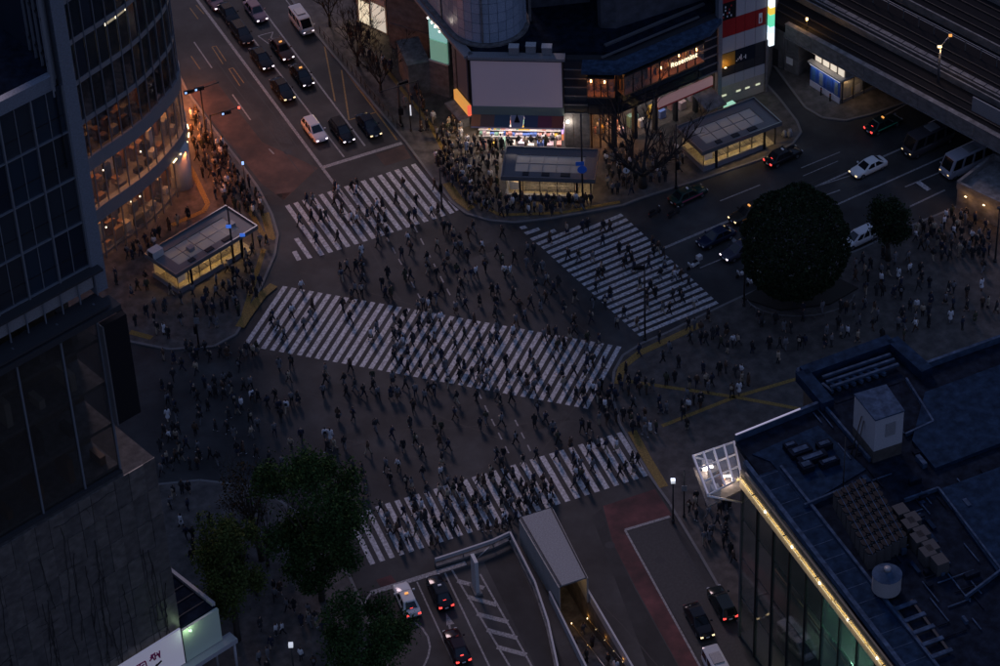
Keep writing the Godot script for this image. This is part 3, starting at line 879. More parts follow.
	var lt := part("lettering_sign", tm, glow("lettering_glow", Color(1, 0.84, 0.55), 1.2), b)
	lt.transform = Transform3D(Basis(fw.d, Vector3.UP, fw.n), at(fw, (l0.x + l1.x) / 2, (wy0 + wy1) / 2 + 0.1, 1.24)).scaled_local(Vector3(1.0, 1, 1) * ((l1.x - l0.x) / 3.7))
	# projecting roof over the window
	var k0 := hp - 0.45
	s = S()
	prism(s, [at(f, xw - 0.5, 0, -0.2), at(f, xw - 0.5, 0, 1.9), at(f, sc + 0.55, 0, 1.9), at(fw, sx2 + 0.4, 0, 1.7), at(fw, fw.l - 0.1, 0, 0.6), at(fw, fw.l - 0.1, 0, -1)], k0, k0 + 0.4)
	obj("projecting_roof", s, M.roof_pale, b)
	wbox(b, "roof_rail", M.steel, fw, 0.2, fw.l - 0.3, hp + 0.35, hp + 0.55, -2.2, -1.9)
	wbox(b, "roof_rail", M.steel, fw, -1.2, fw.l - 2, hp + 0.35, hp + 0.5, -0.7, -0.5)
	# shop fronts under the wing
	wbox(b, "fascia_sign", glow("pink_sign_glow", Color(1, 0.55, 0.52), 0.07), fw, WP(fw, 657, 110).x, WP(fw, 711, 90).x, hs - 1.1, hs - 0.15, 0.05, 0.3)
	wbox(b, "fascia_stripe", M.red_paint, fw, WP(fw, 657, 110).x, WP(fw, 711, 90).x, hs - 1.25, hs - 1.1, 0.05, 0.32)
	for k in 5:
		var p0: float = 0.3 + k * fw.l / 5.0
		wbox(b, "pier", M.dark_steel, fw, p0 - 0.25, p0 + 0.1, 0, hs, -1.0, -0.5)
		wbox(b, "window_pane", M.pane, fw, p0 + 0.15, p0 + fw.l / 5.0 - 0.3, 0.15, hs - 0.3, -0.9, -0.86)
		wbox(b, "goods", gm[(k * 5 + 1) % 8], fw, p0 + 0.4, p0 + 1.4, 0.2, 1.5, -2.8, -2.2)
		wbox(b, "goods", gm[(k * 3 + 4) % 8], fw, p0 + 1.2, p0 + 1.9, 0.2, 1.1, -2.0, -1.6)
		wbox(b, "ceiling_light", M.white_light_glow if k < 4 else M.cream_light_glow, fw, p0 + 0.4, p0 + 1.6, hs - 0.14, hs - 0.06, -2.2, -1.8)
		area(at(fw, p0 + 1, hs - 0.22, -2.0), Vector3.DOWN + fw.n * 0.3, 1.2, 0.4, Color(0.95, 0.93, 0.95) if k in [1, 2, 3] else Color(1, 0.72, 0.45), 2.6)
	for k in 3:
		var p0: float = xr + 0.15 + k * (sc - xr) / 3.0
		wbox(b, "pier", M.wood, f, p0 - 0.12, p0 + 0.05, 0, hs, -0.8, -0.5)
		wbox(b, "window_pane", M.pane, f, p0 + 0.07, p0 + (sc - xr) / 3.0 - 0.15, 0.15, hs - 0.2, -0.7, -0.66)
		for g in 4: wbox(b, "goods", gm[(k * 3 + g) % 8], f, p0 + 0.1 + g * 0.22, p0 + 0.26 + g * 0.22, 0.3 + (g % 2) * 0.9, 1.0 + (g % 3) * 0.5, -2.9, -2.5)
		wbox(b, "ceiling_light", M.warm_light_glow, f, p0 + 0.1, p0 + 0.8, hs - 0.14, hs - 0.06, -2.0, -1.6)
		area(at(f, p0 + 0.45, hs - 0.22, -1.8), Vector3.DOWN + f.n * 0.3, 0.7, 0.4, Color(1, 0.68, 0.38), 4.0)
	s = S()
	var aw := [WP(fw, 692, 92).x, WP(fw, 711, 84).x]
	quad(s, at(fw, aw[0], 3.0, 0.1), at(fw, aw[1], 3.0, 0.1), at(fw, aw[1], 2.5, 2.6), at(fw, aw[0], 2.5, 2.6))
	quad(s, at(fw, aw[0], 2.95, 0.1), at(fw, aw[0], 2.45, 2.6), at(fw, aw[1], 2.45, 2.6), at(fw, aw[1], 2.95, 0.1))
	quad(s, at(fw, aw[0], 2.5, 2.6), at(fw, aw[1], 2.5, 2.6), at(fw, aw[1], 2.3, 2.6), at(fw, aw[0], 2.3, 2.6))
	obj("grey_awning", s, M.concrete, b)
	wbox(b, "green_lit_sign", glow("green_sign_glow", Color(0.5, 1.0, 0.75), 0.4), fw, aw[1] - 0.1, aw[1] + 1.0, 0.9, 2.2, 2.2, 2.9)
	# tall slab with red and white panels
	var ft := frame(D, E)
	s = S()
	prism(s, [D - ft.n * 0.06, E - ft.n * 0.06, E + Vector3(4, 0, -16), D + Vector3(2, 0, -16)], 0, 62)
	obj("slab_core", s, M.concrete, b)
	var xs := [0.25]
	for q in [735.5, 744.5, 755, 765.5]: xs.append(WP(ft, q, 40).x)
	var ys := []
	for q in [99, 88, 78, 69, 55, 39, 22, 5, -13, -40, -80]: ys.append(WP(ft, 726, q - 2).y)
	var wt := mat("slab_white", Color(0.5, 0.5, 0.53), 0.4, 0, tex.fine, 0.3)
	var red := mat("slab_red", Color(0.3, 0.012, 0.014), 0.4)
	var grid := ["gggg", "wwww", "dddd", "pppd", "wwww", "rrrr", "kwww", "rrrr", "wwww", "wwww"]
	for r in grid.size():
		for c in 4:
			var ch: String = grid[r][c]
			var mt: Material = {"g": M.pane, "w": wt, "d": M.dark_steel, "r": red, "k": M.black, "p": M.tower_glass}[ch]
			wbox(b, "window_pane" if ch == "g" else "cladding_panel", mt, ft, xs[c] + 0.02, xs[c + 1] - 0.02, ys[r] + 0.02, ys[r + 1] - 0.02, -0.04, 0.03 if ch != "g" else 0.0)
	wbox(b, "corner_post", M.fin, ft, -0.25, 0.2, 0, 60, -0.3, 0.35)
	wbox(b, "corner_post", M.concrete, ft, xs[4], xs[4] + 0.22, 0, ys[4], -0.3, 0.15)
	wbox(b, "poster", mat("poster_gold", Color(0.5, 0.3, 0.05), 0.5, 0, tex.mottle, 0.7), ft, xs[0] + 0.05, xs[1] - 0.05, ys[3] + 0.05, ys[4] - 0.05, 0.035, 0.06)
	wbox(b, "poster_light", M.warm_light_glow, ft, xs[0] + 0.3, xs[0] + 0.5, ys[3] + 0.1, ys[3] + 0.16, 0.2, 0.3)
	lamp(at(ft, xs[0] + 0.5, ys[3] + 0.4, 0.55), Color(1, 0.75, 0.4), 0.3, 0.1)
	for k in 7: wbox(b, "poster_mark", M.white_paint, ft, xs[1] + 0.1 + k * 0.17, xs[1] + 0.2 + k * 0.17, ys[3] + 0.3 + (k % 3) * 0.1, ys[3] + 0.42 + (k * 5 % 4) * 0.18, 0.035, 0.05)
	for k in 10: wbox(b, "emblem_mark", M.white_paint if k % 3 else M.red_paint, ft, xs[0] + 0.15 + (k * 3 % 5) * 0.22, xs[0] + 0.27 + (k * 3 % 5) * 0.22, ys[6] + 0.3 + (k % 4) * 0.38, ys[6] + 0.5 + (k % 4) * 0.38, 0.035, 0.05)
	wbox(b, "emblem_plate", M.white_paint, ft, xs[3] + 0.35, xs[3] + 0.75, ys[5] + 0.35, ys[5] + 1.55, 0.035, 0.05)
	wbox(b, "emblem_mark", M.red_paint, ft, xs[3] + 0.47, xs[3] + 0.62, ys[5] + 0.5, ys[5] + 1.0, 0.055, 0.07)
	wbox(b, "interior_back", M.cream, ft, xs[0], xs[4], 0, ys[1], -0.05, -0.045)
	for k in 4: wbox(b, "shop_light", glow("slab_shop_glow", Color(0.95, 1, 0.7), 0.45), ft, xs[k] + 0.2, xs[k] + 0.7, ys[0] + 0.15, ys[0] + 0.35, -0.03, -0.005)
	area(at(ft, xs[2], 1.6, 0.3), ft.n + Vector3(0, -0.3, 0), xs[4] - 0.4, 0.8, Color(0.9, 1, 0.75), 0.5)
	# light box sign down the far corner
	var bx: float = xs[4] + 0.28
	var seg := [[45, 33, "w"], [33, 26, "w2"], [26, 14, "g"], [14, 7, "y"], [7, -40, "w"]]
	for q in seg:
		var gl: Material = {"w": glow("box_white_glow", Color(0.8, 0.9, 1), 1.0), "w2": glow("box_blue_glow", Color(0.6, 0.75, 1), 1.0), "g": glow("box_green_glow", Color(0.15, 0.75, 0.45), 0.7), "y": glow("box_yellow_glow", Color(0.85, 0.6, 0.08), 0.7)}[q[2]]
		wbox(b, "light_box_sign", gl, ft, bx, bx + 0.55, WP(ft, 769, q[0]).y + 0.03, WP(ft, 769, q[1]).y - 0.03, -0.5, 0.3)
	area(at(ft, bx + 0.3, 14, 0.5), ft.n, 0.5, 6.0, Color(0.8, 0.9, 1), 2.0)
	# rounded tiled tower on the roof
	var cc := P(488, 24, hp + 0.35)
	var R := 3.65
	var nl := Vector3(rd.z, 0, -rd.x)
	if nl.x > 0: nl = -nl
	var a0 := atan2(nl.z, nl.x)
	var outline := []
	for k in 7: outline.append(cc + nl * R + rd * (0.95 * (7 - k)))
	for k in 19:
		var t := a0 - k * deg_to_rad(13.5)
		outline.append(cc + Vector3(cos(t), 0, sin(t)) * R)
	var tc := mat("tower_tile", Color(0.4, 0.48, 0.6), 0.35, 0.1, tex.fine, 0.1)
	var tc2 := mat("tower_tile_b", Color(0.35, 0.43, 0.54), 0.3, 0.1, tex.fine, 0.1)
	s = S()
	var inner := []
	for p in outline: inner.append(cc + (p - cc) * 0.975)
	prism(s, inner + [cc + rd * 9 - nl * 3], hp + 0.35, hp + 26)
	obj("tower_core", s, M.black, b)
	for k in outline.size() - 1:
		var pf := frame(outline[k], outline[k + 1])
		for r in 9: wbox(b, "tower_panel", tc if (k * 5 + r * 3) % 4 else tc2, pf, 0.025, pf.l - 0.025, hp + 0.6 + r * 1.12 + 0.025, hp + 0.6 + (r + 1) * 1.12 - 0.025, -0.12, 0.0)
	for k in range(4, 26, 7): wbox(b, "rain_pipe", M.concrete, frame(outline[mini(k, 24)], outline[mini(k, 24) + 1]), 0.1, 0.25, hp + 0.4, hp + 25, 0.01, 0.14)
	s = S()
	var ring := []
	for p in outline: ring.append(cc + (p - cc) * 1.12)
	prism(s, ring + [cc + rd * 9], hp + 0.36, hp + 0.55)
	obj("tower_ledge", s, M.concrete, b)
	# plant on the roof
	for q in [[514, 53], [531, 51.5], [547, 53]]:
		var c := P(q[0], q[1], hp + 0.35)
		var ac := piece(b, "roof_unit", M.grey_panel, c + Vector3(0, 0.4, 0), Vector3(0.95, 0.8, 0.7), Basis(f.d, Vector3.UP, f.n))
		piece(b, "roof_unit_cap", M.white_wall, c + Vector3(0, 0.83, 0), Vector3(1.0, 0.05, 0.76), Basis(f.d, Vector3.UP, f.n))
	# dark masses behind
	s = S()
	var up := hp + 0.35
	prism(s, [P(597, 6, up), P(598, 25, up), P(601, 28, up), P(616, 28.5, up), P(712, -3, up), P(712, -60, up), P(597, -60, up)], up, up + 40)
	obj("rear_block", s, mat("rear_grey", Color(0.085, 0.095, 0.12), 0.6, 0, tex.mottle, 0.05), b)
	s = S()
	prism(s, [P(531, 8, up), P(590, 2, up), P(590, -60, up), P(531, -60, up)], up, up + 40)
	obj("rear_block", s, M.rear_grey, b)
	wbox(b, "rain_pipe", M.concrete, frame(P(529, 20, up), P(534, 20, up)), 0, 0.25, up, up + 30, 0, 0.25)
	# side face along the queueing road
	var fl := frame(A, L)
	wbox(b, "side_screen", mat("side_screen_dark", Color(0.2, 0.2, 0.22), 0.5, 0, tex.fine, 0.3), fl, 0.35, 2.6, hg + 0.3, hp - 0.3, 0.02, 0.2)
	wbox(b, "side_screen_frame", M.black, fl, 0.1, 2.85, hg + 0.05, hp - 0.05, 0.0, 0.08)
	wbox(b, "orange_lit_sign", glow("orange_sign_glow", Color(1, 0.45, 0.1), 0.4), fl, 0.2, 3.3, hs - 0.4, hg - 0.2, 0.05, 0.4)
	wbox(b, "orange_lit_sign", glow("red_orange_glow", Color(1, 0.15, 0.08), 0.6), fl, 0.02, 0.2, hs - 0.4, hg - 0.2, 0.05, 0.4)
	s = S()
	quad(s, at(fl, 0, hs - 0.5, 0.1), at(fl, 3.4, hs - 0.5, 0.1), at(fl, 3.4, ha, 1.4), at(fl, 0, ha, 1.4))
	quad(s, at(fl, 0, ha, 1.4), at(fl, 3.4, ha, 1.4), at(fl, 3.4, ha - 0.2, 1.4), at(fl, 0, ha - 0.2, 1.4))
	obj("side_awning", s, M.concrete, b)
	wbox(b, "side_shop_light", M.cream_light_glow, fl, 0.6, 2.6, hs - 0.9, hs - 0.8, 0.1, 0.3)
	area(at(fl, 1.6, hs - 1.0, 0.5), Vector3.DOWN + fl.n, 2.0, 0.3, Color(1, 0.8, 0.5), 5.0)
	wbox(b, "side_ledge", M.grey_panel, fl, -0.1, 22, hp, hp + 0.3, -0.4, 0.6)
	for q in [5.5, 6.5, 7.3, 8.2]: wbox(b, "ledge_lamp", M.white_light_glow, fl, q, q + 0.16, hp - 0.32, hp - 0.16, 0.5, 0.62)
	lamp(at(fl, 6.7, hp - 0.4, 1.0), Color(1, 0.92, 0.85), 1.0, 0.3)
	wbox(b, "side_pier", M.concrete, fl, 3.5, 4.3, 0, hp - 0.3, -1.2, -0.1)
	# stair tower with a green lit window, and the low grey annexe
	var t1 := P(431, 93)
	var t2 := P(450, 99)
	var fg := frame(t1, t2)
	var gt := HT(431, 93, 17)
	var gb := HT(431, 93, 60)
	wbox(b, "stair_tower", M.concrete, fg, 0, fg.l, 0, gb - 0.05, -4, 0)
	wbox(b, "stair_tower_core", M.concrete, fg, 0.05, fg.l, gb, gt, -4, -0.4)
	wbox(b, "stair_window", glow("stair_window_glow", Color(0.42, 0.9, 0.68), 0.14), fg, 0.15, fg.l - 0.1, gb, (gb + gt) / 2 - 0.05, -0.3, -0.1)
	wbox(b, "stair_window", glow("stair_window_glow_b", Color(0.45, 0.95, 0.9), 0.26), fg, 0.15, fg.l - 0.1, (gb + gt) / 2 + 0.05, gt, -0.3, -0.1)
	wbox(b, "stair_window_frame", M.white_wall, fg, 0, fg.l, gb - 0.04, gb + 0.12, -0.3, 0.06)
	area(at(fg, fg.l / 2, (gb + gt) / 2, 0.15), fg.n, fg.l - 0.3, gt - gb, Color(0.55, 1, 0.8), 0.8)
	var fa := frame(P(410, 97), P(431, 93))
	var at_ := HT(410, 97, 66)
	wbox(b, "annexe", M.concrete, fa, 0, fa.l, 0, at_, -4.5, 0)
	wbox(b, "annexe_roof", M.concrete, fa, -0.1, fa.l + 0.05, at_, at_ + 0.14, -4.5, 0.1)
	var fb := frame(P(390, 48), P(432, 60))
	wbox(b, "rear_wing", M.concrete, fb, 0, fb.l, 0, 24, -12, 0)
	for k in 5: wbox(b, "wing_band", M.concrete, fb, 0.1, fb.l - 0.1, 3 + k * 3.5, 3.25 + k * 3.5, 0, 0.12)

func lit_shop_far() -> void:
	var f := frame(P(358, 22), P(388, 36))
	var b := thing("cream_shop", "cream shop front glowing behind the bare street trees", "shop")
	wbox(b, "shop_wall", M.cream, f, 0, f.l, 0, 12, -6, 0)
	wbox(b, "shop_window", glow("shop_window_glow", Color(1, 0.86, 0.62), 0.55), f, 0.3, f.l * 0.45, 0.3, 3.0, 0.01, 0.05)
	wbox(b, "shop_window", glow("shop_window_glow_b", Color(1, 0.9, 0.75), 0.35), f, f.l * 0.5, f.l - 0.2, 0.3, 3.4, 0.01, 0.05)
	wbox(b, "door_frame", M.white_wall, f, f.l * 0.45, f.l * 0.5, 0, 3.6, 0.0, 0.15)
	for k in 7: wbox(b, "white_slat", M.white_wall, f, f.l - 1.4, f.l - 0.1, 3.6 + k * 0.9, 4.3 + k * 0.9, 0.01, 0.1)
	area(at(f, f.l / 2, 2.0, 0.3), f.n + Vector3(0, -0.3, 0), f.l - 1, 2.4, Color(1, 0.85, 0.6), 6.0)

func viaduct() -> void:
	var a := P(785, 36.5, 5.0)
	var c := P(1030, 168, 5.0)
	a.y = 0
	c.y = 0
	var f := frame(a, c)
	var b := thing("railway_viaduct", "grey concrete railway viaduct crossing over the road", "viaduct")
	var n := 9
	for k in n: wbox(b, "girder_panel", M.concrete if k % 2 else mat("concrete_b", Color(0.23, 0.22, 0.215), 0.85, 0, tex.mottle, 0.11), f, f.l * k / n + 0.02, f.l * (k + 1) / n - 0.02, 5.0, 6.45, -0.35, 0)
	wbox(b, "girder_cap", M.concrete, f, 0, f.l, 6.46, 6.58, -0.5, 0.08)
	wbox(b, "girder_foot", M.concrete, f, 0, f.l, 4.85, 5.0, -0.6, 0.12)
	wbox(b, "deck", M.ballast, f, -14, f.l + 14, 5.1, 5.7, -42, -0.4)
	for q in [[-4.6, 0.7], [-5.6, 0.35], [-11.5, 0.9], [-18.0, 0.8], [-25, 0.8]]:
		wbox(b, "track_wall", M.concrete, f, -12, f.l + 10, 5.7, 5.7 + q[1], q[0] - 0.18, q[0])
	for q in [-2.0, -3.1, -7.3, -8.4, -13.5, -14.6, -16, -17.1, -20, -21.1, -23, -24.1]:
		wbox(b, "rail", M.rust, f, -12, f.l + 10, 5.7, 5.85, q - 0.08, q)
	for q in [-9.6, -9.9]:
		wbox(b, "fence_rail", M.steel, f, -2, f.l + 10, 6.9 if q == -9.6 else 6.4, 6.98 if q == -9.6 else 6.48, q - 0.06, q)
	for k in 16: wbox(b, "fence_post", M.steel, f, -1 + k * 2.0, -0.92 + k * 2.0, 5.7, 6.9, -9.75, -9.65)
	for k in 20: wbox(b, "cable_trough", M.concrete, f, -2 + k * 1.5, -0.6 + k * 1.5, 5.7, 5.95, -6.6, -6.1)
	wbox(b, "noise_panel", M.grey_panel, f, f.l - 8.5, f.l + 5, 6.58, 8.2, -1.6, -1.5)
	wbox(b, "pier", M.concrete, f, f.l + 1, f.l + 3, 0, 5.0, -14, -0.8)
	wbox(b, "pier", M.concrete, f, 2, 4, 0, 5.0, -14, -4.8)
	# yard pole with lamps
	var pb := P(938, 82, 5.7)
	var pl := thing("yard_lamp", "lamp pole with two small lights standing between the railway tracks", "lamp post", pb)
	rod(pl, "pole", M.steel, Vector3.ZERO, Vector3(0, 4.2, 0), 0.14, 0.1)
	piece(pl, "lamp_head", M.head_lamp_warm_glow, Vector3(-0.1, 4.25, 0.1), Vector3(0.4, 0.16, 0.2))
	rod(pl, "arm", M.steel, Vector3(0, 4.2, 0), Vector3(0.9, 4.9, -0.6), 0.05, 0.05, 6)
	piece(pl, "signal_head", M.amber_lamp_glow, Vector3(1.0, 5.0, -0.6), Vector3(0.3, 0.2, 0.2))
	lamp(pb + Vector3(0, 3.9, 0.5), Color(1, 0.8, 0.55), 1.2, 0.2)
	# abutment building
	var g := frame(P(767, 63), P(798, 77))
	var ht := HT(798, 77, 31)
	var u := thing("abutment_building", "grey concrete building against the end of the railway viaduct", "building")
	wbox(u, "wall", M.concrete, g, -1, g.l, 0, ht, -9, 0)
	for k in 3: wbox(u, "wall_panel", M.concrete, g, k * g.l / 3 + 0.05, (k + 1) * g.l / 3 - 0.05, 2.6, ht - 0.1, 0.0, 0.08)
	wbox(u, "poster", M.white_paint, g, g.l - 1.5, g.l - 0.7, 1.1, 1.9, 0.01, 0.05)
	wbox(u, "door", M.dark_steel, g, 0.5, 1.4, 0.1, 2.2, 0.0, 0.06)
	rod(u, "drain_pipe", M.steel, at(g, g.l * 0.55, 0.1, 0.15), at(g, g.l * 0.55, ht, 0.15), 0.06, 0.06)
	var lp := P(807, 19, 6.9)
	piece(u, "roof_lamp", M.head_lamp_warm_glow, lp, Vector3(0.22, 0.22, 0.22))
	rod(u, "lamp_stem", M.pole, lp - Vector3(0, 1.4, 0), lp - Vector3(0, 0.12, 0), 0.04, 0.04, 6)
	lamp(lp + Vector3(-0.2, 0.05, 0.3), Color(1, 0.75, 0.42), 2.2, 0.2)
	# blue fronted shop under the viaduct
	var c0 := P(809.5, 86)
	var c1 := P(839.5, 105)
	var c2 := P(863, 94.5)
	var h0 := frame(c0, c1)
	var h1 := frame(c1, c2)
	var k := thing("blue_shop", "small blue fronted shop glowing white under the railway viaduct", "shop")
	var hh := HT(839.5, 105, 82)
	var bl := mat("blue_front", Color(0.035, 0.09, 0.33), 0.4)
	wbox(k, "counter_wall", M.cream, h0, 0.1, h0.l - 0.1, 0, hh, -3.2, -0.08)
	for q in 4:
		wbox(k, "plinth_panel", mat("plinth_white", Color(0.55, 0.55, 0.66), 0.5), h0, q * h0.l / 4 + 0.03, (q + 1) * h0.l / 4 - 0.03, 0.12, 0.8, -0.08, 0.02)
		wbox(k, "front_panel", bl, h0, q * h0.l / 4 + 0.04, (q + 1) * h0.l / 4 - 0.04, 0.85, hh - 0.1, -0.08, 0.0)
		wbox(k, "poster", mat("poster%d" % q, [Color(0.1, 0.25, 0.5), Color(0.4, 0.45, 0.5), Color(0.08, 0.16, 0.42), Color(0.3, 0.35, 0.38)][q], 0.5, 0, tex.mottle, 0.5), h0, q * h0.l / 4 + 0.3, (q + 1) * h0.l / 4 - 0.3, 1.0, hh - 0.35, 0.01, 0.03)
		wbox(k, "lit_panel", glow("cream_panel_glow", Color(1, 0.88, 0.72), 0.5), h0, q * h0.l / 4 + 0.15, (q + 1) * h0.l / 4 - 0.15, hh + 0.22, hh + 1.75, -0.62, -0.55)
	wbox(k, "cap_rail", M.white_wall, h0, -0.3, h0.l + 0.15, hh, hh + 0.18, -0.5, 0.12)
	wbox(k, "cap_rail", M.white_wall, h1, 0.0, h1.l + 0.1, hh + 0.002, hh + 0.182, -0.5, 0.12)
	wbox(k, "upper_wall", M.cream, h0, 0, h0.l, hh, 4.8, -3.2, -0.64)
	area(at(h0, h0.l / 2, hh + 1.8, -0.3), Vector3.DOWN + h0.n * 0.3, h0.l - 0.6, 0.3, Color(1, 0.9, 0.82), 2.0)
	area(at(h0, h0.l / 2, hh - 0.1, 0.4), Vector3.DOWN - h0.n * 0.35, h0.l - 0.6, 0.15, Color(0.8, 0.87, 1.0), 0.9)
	wbox(k, "edge_light", glow("edge_light_glow", Color(0.85, 0.88, 1), 0.6), h0, 0, h0.l, hh - 0.05, hh - 0.01, 0.05, 0.12)
	for q in 3:
		wbox(k, "side_pane", M.pane, h1, q * h1.l / 3 + 0.05, (q + 1) * h1.l / 3 - 0.05, 0.3, hh - 0.1, -0.06, 0.0)
		wbox(k, "side_goods", [M.goods0, M.goods3, M.goods1][q], h1, q * h1.l / 3 + 0.2, (q + 1) * h1.l / 3 - 0.2, 0.2, 1.3, -0.5, -0.25)
	wbox(k, "side_plinth", M.concrete, h1, 0, h1.l + 4, 0.1, 0.5, -0.1, 0.05)
	for q in 3: wbox(k, "awning_post", M.dark_steel, h1, 0.2 + q * 1.4, 0.3 + q * 1.4, 0, hh, 0.02, 0.1)
	area(at(h1, h1.l / 2, hh - 0.2, 0.4), Vector3.DOWN + h1.n * 0.3, h1.l, 0.3, Color(1, 0.82, 0.6), 1.5)
	# stair block at the plaza end of the viaduct
	var w0 := P(960, 186, 3.0)
	var st := thing("concrete_stair_block", "low concrete parapet block by the plaza beside the grey van", "parapet")
	var q0 := [P(958, 182, 3.2), P(1010, 206, 3.2), P(1040, 175, 3.2), P(994, 154, 3.2)]
	var ss := S()
	prism(ss, q0, 0.1, 2.6)
	obj("block", ss, M.concrete, st)
	for i in 3:
		var bl2: Vector3 = q0[0].lerp(q0[1], 0.2 + 0.35 * i)
		bl2 = Vector3(bl2.x - 0.25, 2.3, bl2.z + 0.35)
		piece(st, "added_wall_lamp", M.warm_light_glow, bl2, Vector3(0.2, 0.06, 0.1), Basis(Vector3.UP, -0.8))  # added lamps, standing in for warm station light from out of view
		lamp(bl2 + Vector3(-0.2, -0.3, 0.3), Color(1, 0.72, 0.42), 0.45, 0.3)
	for i in 4:
		var e0: Vector3 = q0[i]
		var e1: Vector3 = q0[(i + 1) % 4]
		bar(st, "parapet_wall", M.concrete, Vector3(e0.x, 2.85, e0.z), Vector3(e1.x, 2.85 + i * 0.004, e1.z), 0.3, 0.8)

func roof_building() -> void:
	var H := 18.5
	var o := P(742, 478, H - 0.9)
	var e := P(866, 640, H - 0.9)
	o.y = 0
	e.y = 0
	var f := frame(o, e)
	var b := thing("flat_roofed_building", "flat roofed glass fronted building with lit cornice, roof plant and a water tank", "building")
	var rp := pts([735.5, 441, 822, 406, 797, 375, 886, 343, 918, 371, 1040, 327, 1040, 760, 960, 760], H)
	var s := S()
	prism(s, rp, H - 0.5, H)
	obj("roof_slab", s, M.roof_dark, b)
	var body := pts([742, 446, 822, 410, 804, 377, 886, 347, 918, 375, 1040, 332, 1040, 760, 985, 760], H)
	s = S()
	var in0 := at(f, 0.1, 0, -5.5)
	prism(s, [in0, body[1], body[2], body[3], body[4], body[5], body[6], at(f, 40, 0, -5.5)], 0, H - 0.5)
	obj("inner_wall", s, mat("inner_dark", Color(0.07, 0.075, 0.07), 0.7, 0, tex.mottle, 0.1), b)
	# glazed front
	var fl := [0.2, 4.6, 9.0, 13.3, H - 1.1]
	for r in 4:
		for c in 9:
			wbox(b, "window_pane", M.pane_green if not (r >= 2 and c >= 5) else glass("pane_mint", Color(0.16, 0.32, 0.24), 0.3), f, c * 2.6 + 0.05, (c + 1) * 2.6 - 0.05, fl[r] + 0.08, fl[r + 1] - 0.08, -0.06, 0.0)
		wbox(b, "floor_edge", M.mullion_dark, f, 0, 24, fl[r] - 0.1, fl[r] + 0.06, -5.5, -0.08)
	for c in 10: wbox(b, "mullion", M.steel if c == 0 else M.mullion_dark, f, c * 2.6 - 0.05, c * 2.6 + 0.05, 0, H - 1.0, -0.2, 0.08)
	for c in 5:
		wbox(b, "column", M.concrete, f, 2.0 + c * 4.5, 2.5 + c * 4.5, 0, H - 1, -2.4, -1.9)
		rod(b, "brace", M.steel, at(f, 0.6 + c * 4.5, 4.6, -1.2), at(f, 4.6 + c * 4.5, 9.0, -1.2), 0.12, 0.12, 6)
	wbox(b, "stair_rail", M.wood, f, 2.5, 15, 9.4, 9.55, -1.6, -1.5)
	for k in 4: wbox(b, "partition", M.white_wall, f, 13.2 + k * 2.2, 15.3 + k * 2.2, 9.1, 16.8, -2.7, -2.6)
	for c in [14.0, 17.0, 20.0]:
		wbox(b, "ceiling_light", M.cool_light_glow, f, c, c + 1.5, 16.9, 17.0, -1.6, -1.2)
		area(at(f, c + 0.7, 16.8, -1.4), Vector3.DOWN, 1.5, 0.4, Color(0.7, 1, 0.85), 8.0)
	# interior lights low down
	for c in [7.0, 14.0, 17.5]:
		wbox(b, "ceiling_light", M.cool_light_glow, f, c, c + 1.5, 13.0, 13.1, -3.2, -2.6)
		area(at(f, c + 0.7, 12.9, -2.9), Vector3.DOWN, 1.5, 0.6, Color(0.75, 1, 0.85), 8.0 if c > 8 else 4.0)
	wbox(b, "ceiling_light", M.cream_light_glow, f, 3.0, 5.0, 3.9, 4.0, -2.4, -1.8)
	area(at(f, 4, 3.8, -2.1), Vector3.DOWN + f.n * 0.4, 2, 0.6, Color(0.9, 1, 0.8), 2.5)
	# lit cornice
	wbox(b, "cornice", mat("cornice_cream", Color(0.55, 0.5, 0.36), 0.6), f, -0.1, 25, H - 1.75, H - 0.52, -0.4, 0.14)
	for c in 10: wbox(b, "cornice_light", M.cornice_cream, f, c * 2.5 + 0.04, (c + 1) * 2.5 - 0.04, H - 1.7, H - 0.56, 0.142, 0.2)
	for c in 5:
		wbox(b, "roof_edge_panel", mat("edge_brown", Color(0.14, 0.12, 0.08), 0.7), f, c * 5.0, (c + 1) * 5.0 - 0.03, H - 0.5, H + 0.02, 0.0, 0.16)
		wbox(b, "spot_lamp", M.white_light_glow, f, 4.15 + c * 4.3, 4.3 + c * 4.3, H - 0.9, H - 0.76, 0.21, 0.3)
		wbox(b, "led_strip", glow("led_strip_glow", Color(1, 0.84, 0.5), 0.5), f, c * 5.0 + 0.1, c * 5.0 + 4.9, H - 0.56, H - 0.53, 0.42, 0.46)
		wbox(b, "strip_bracket", M.dark_steel, f, c * 5.0 + 2.4, c * 5.0 + 2.5, H - 0.52, H - 0.49, 0.1, 0.46)
		area(at(f, c * 5.0 + 2.5, H - 0.62, 0.5), Vector3.DOWN - f.n * 0.75, 4.8, 0.08, Color(1, 0.84, 0.5), 1.3)
	# roof: parapets, walkways, sunken terrace
	for i in rp.size() - 2:
		var a0: Vector3 = rp[i]
		var a1: Vector3 = rp[i + 1]
		bar(b, "parapet", M.roof_pale, a0 + Vector3(0, 0.3 + i * 0.003, 0), a1 + Vector3(0, 0.3 + i * 0.003, 0), 0.28, 0.62)
	wbox(b, "parapet", M.roof_pale, f, -0.3, 26, H, H + 0.55, -0.55, -0.2)
	s = S()
	prism(s, [at(f, 1.2, 0, -0.6), at(f, 26, 0, -0.6), at(f, 26, 0, -2.6), at(f, 1.2, 0, -2.6)], H, H + 0.05)
	obj("walkway", s, M.roof_blue, b)
	wbox(b, "step_edge", M.roof_pale, f, 1.2, 26, H, H + 0.3, -2.85, -2.62)
	s = S()
	prism(s, pts([752, 455, 818, 426, 866, 470, 806, 506, 784, 478, 770, 462], H), H, H + 0.09)
	obj("terrace", s, M.roof_blue, b)
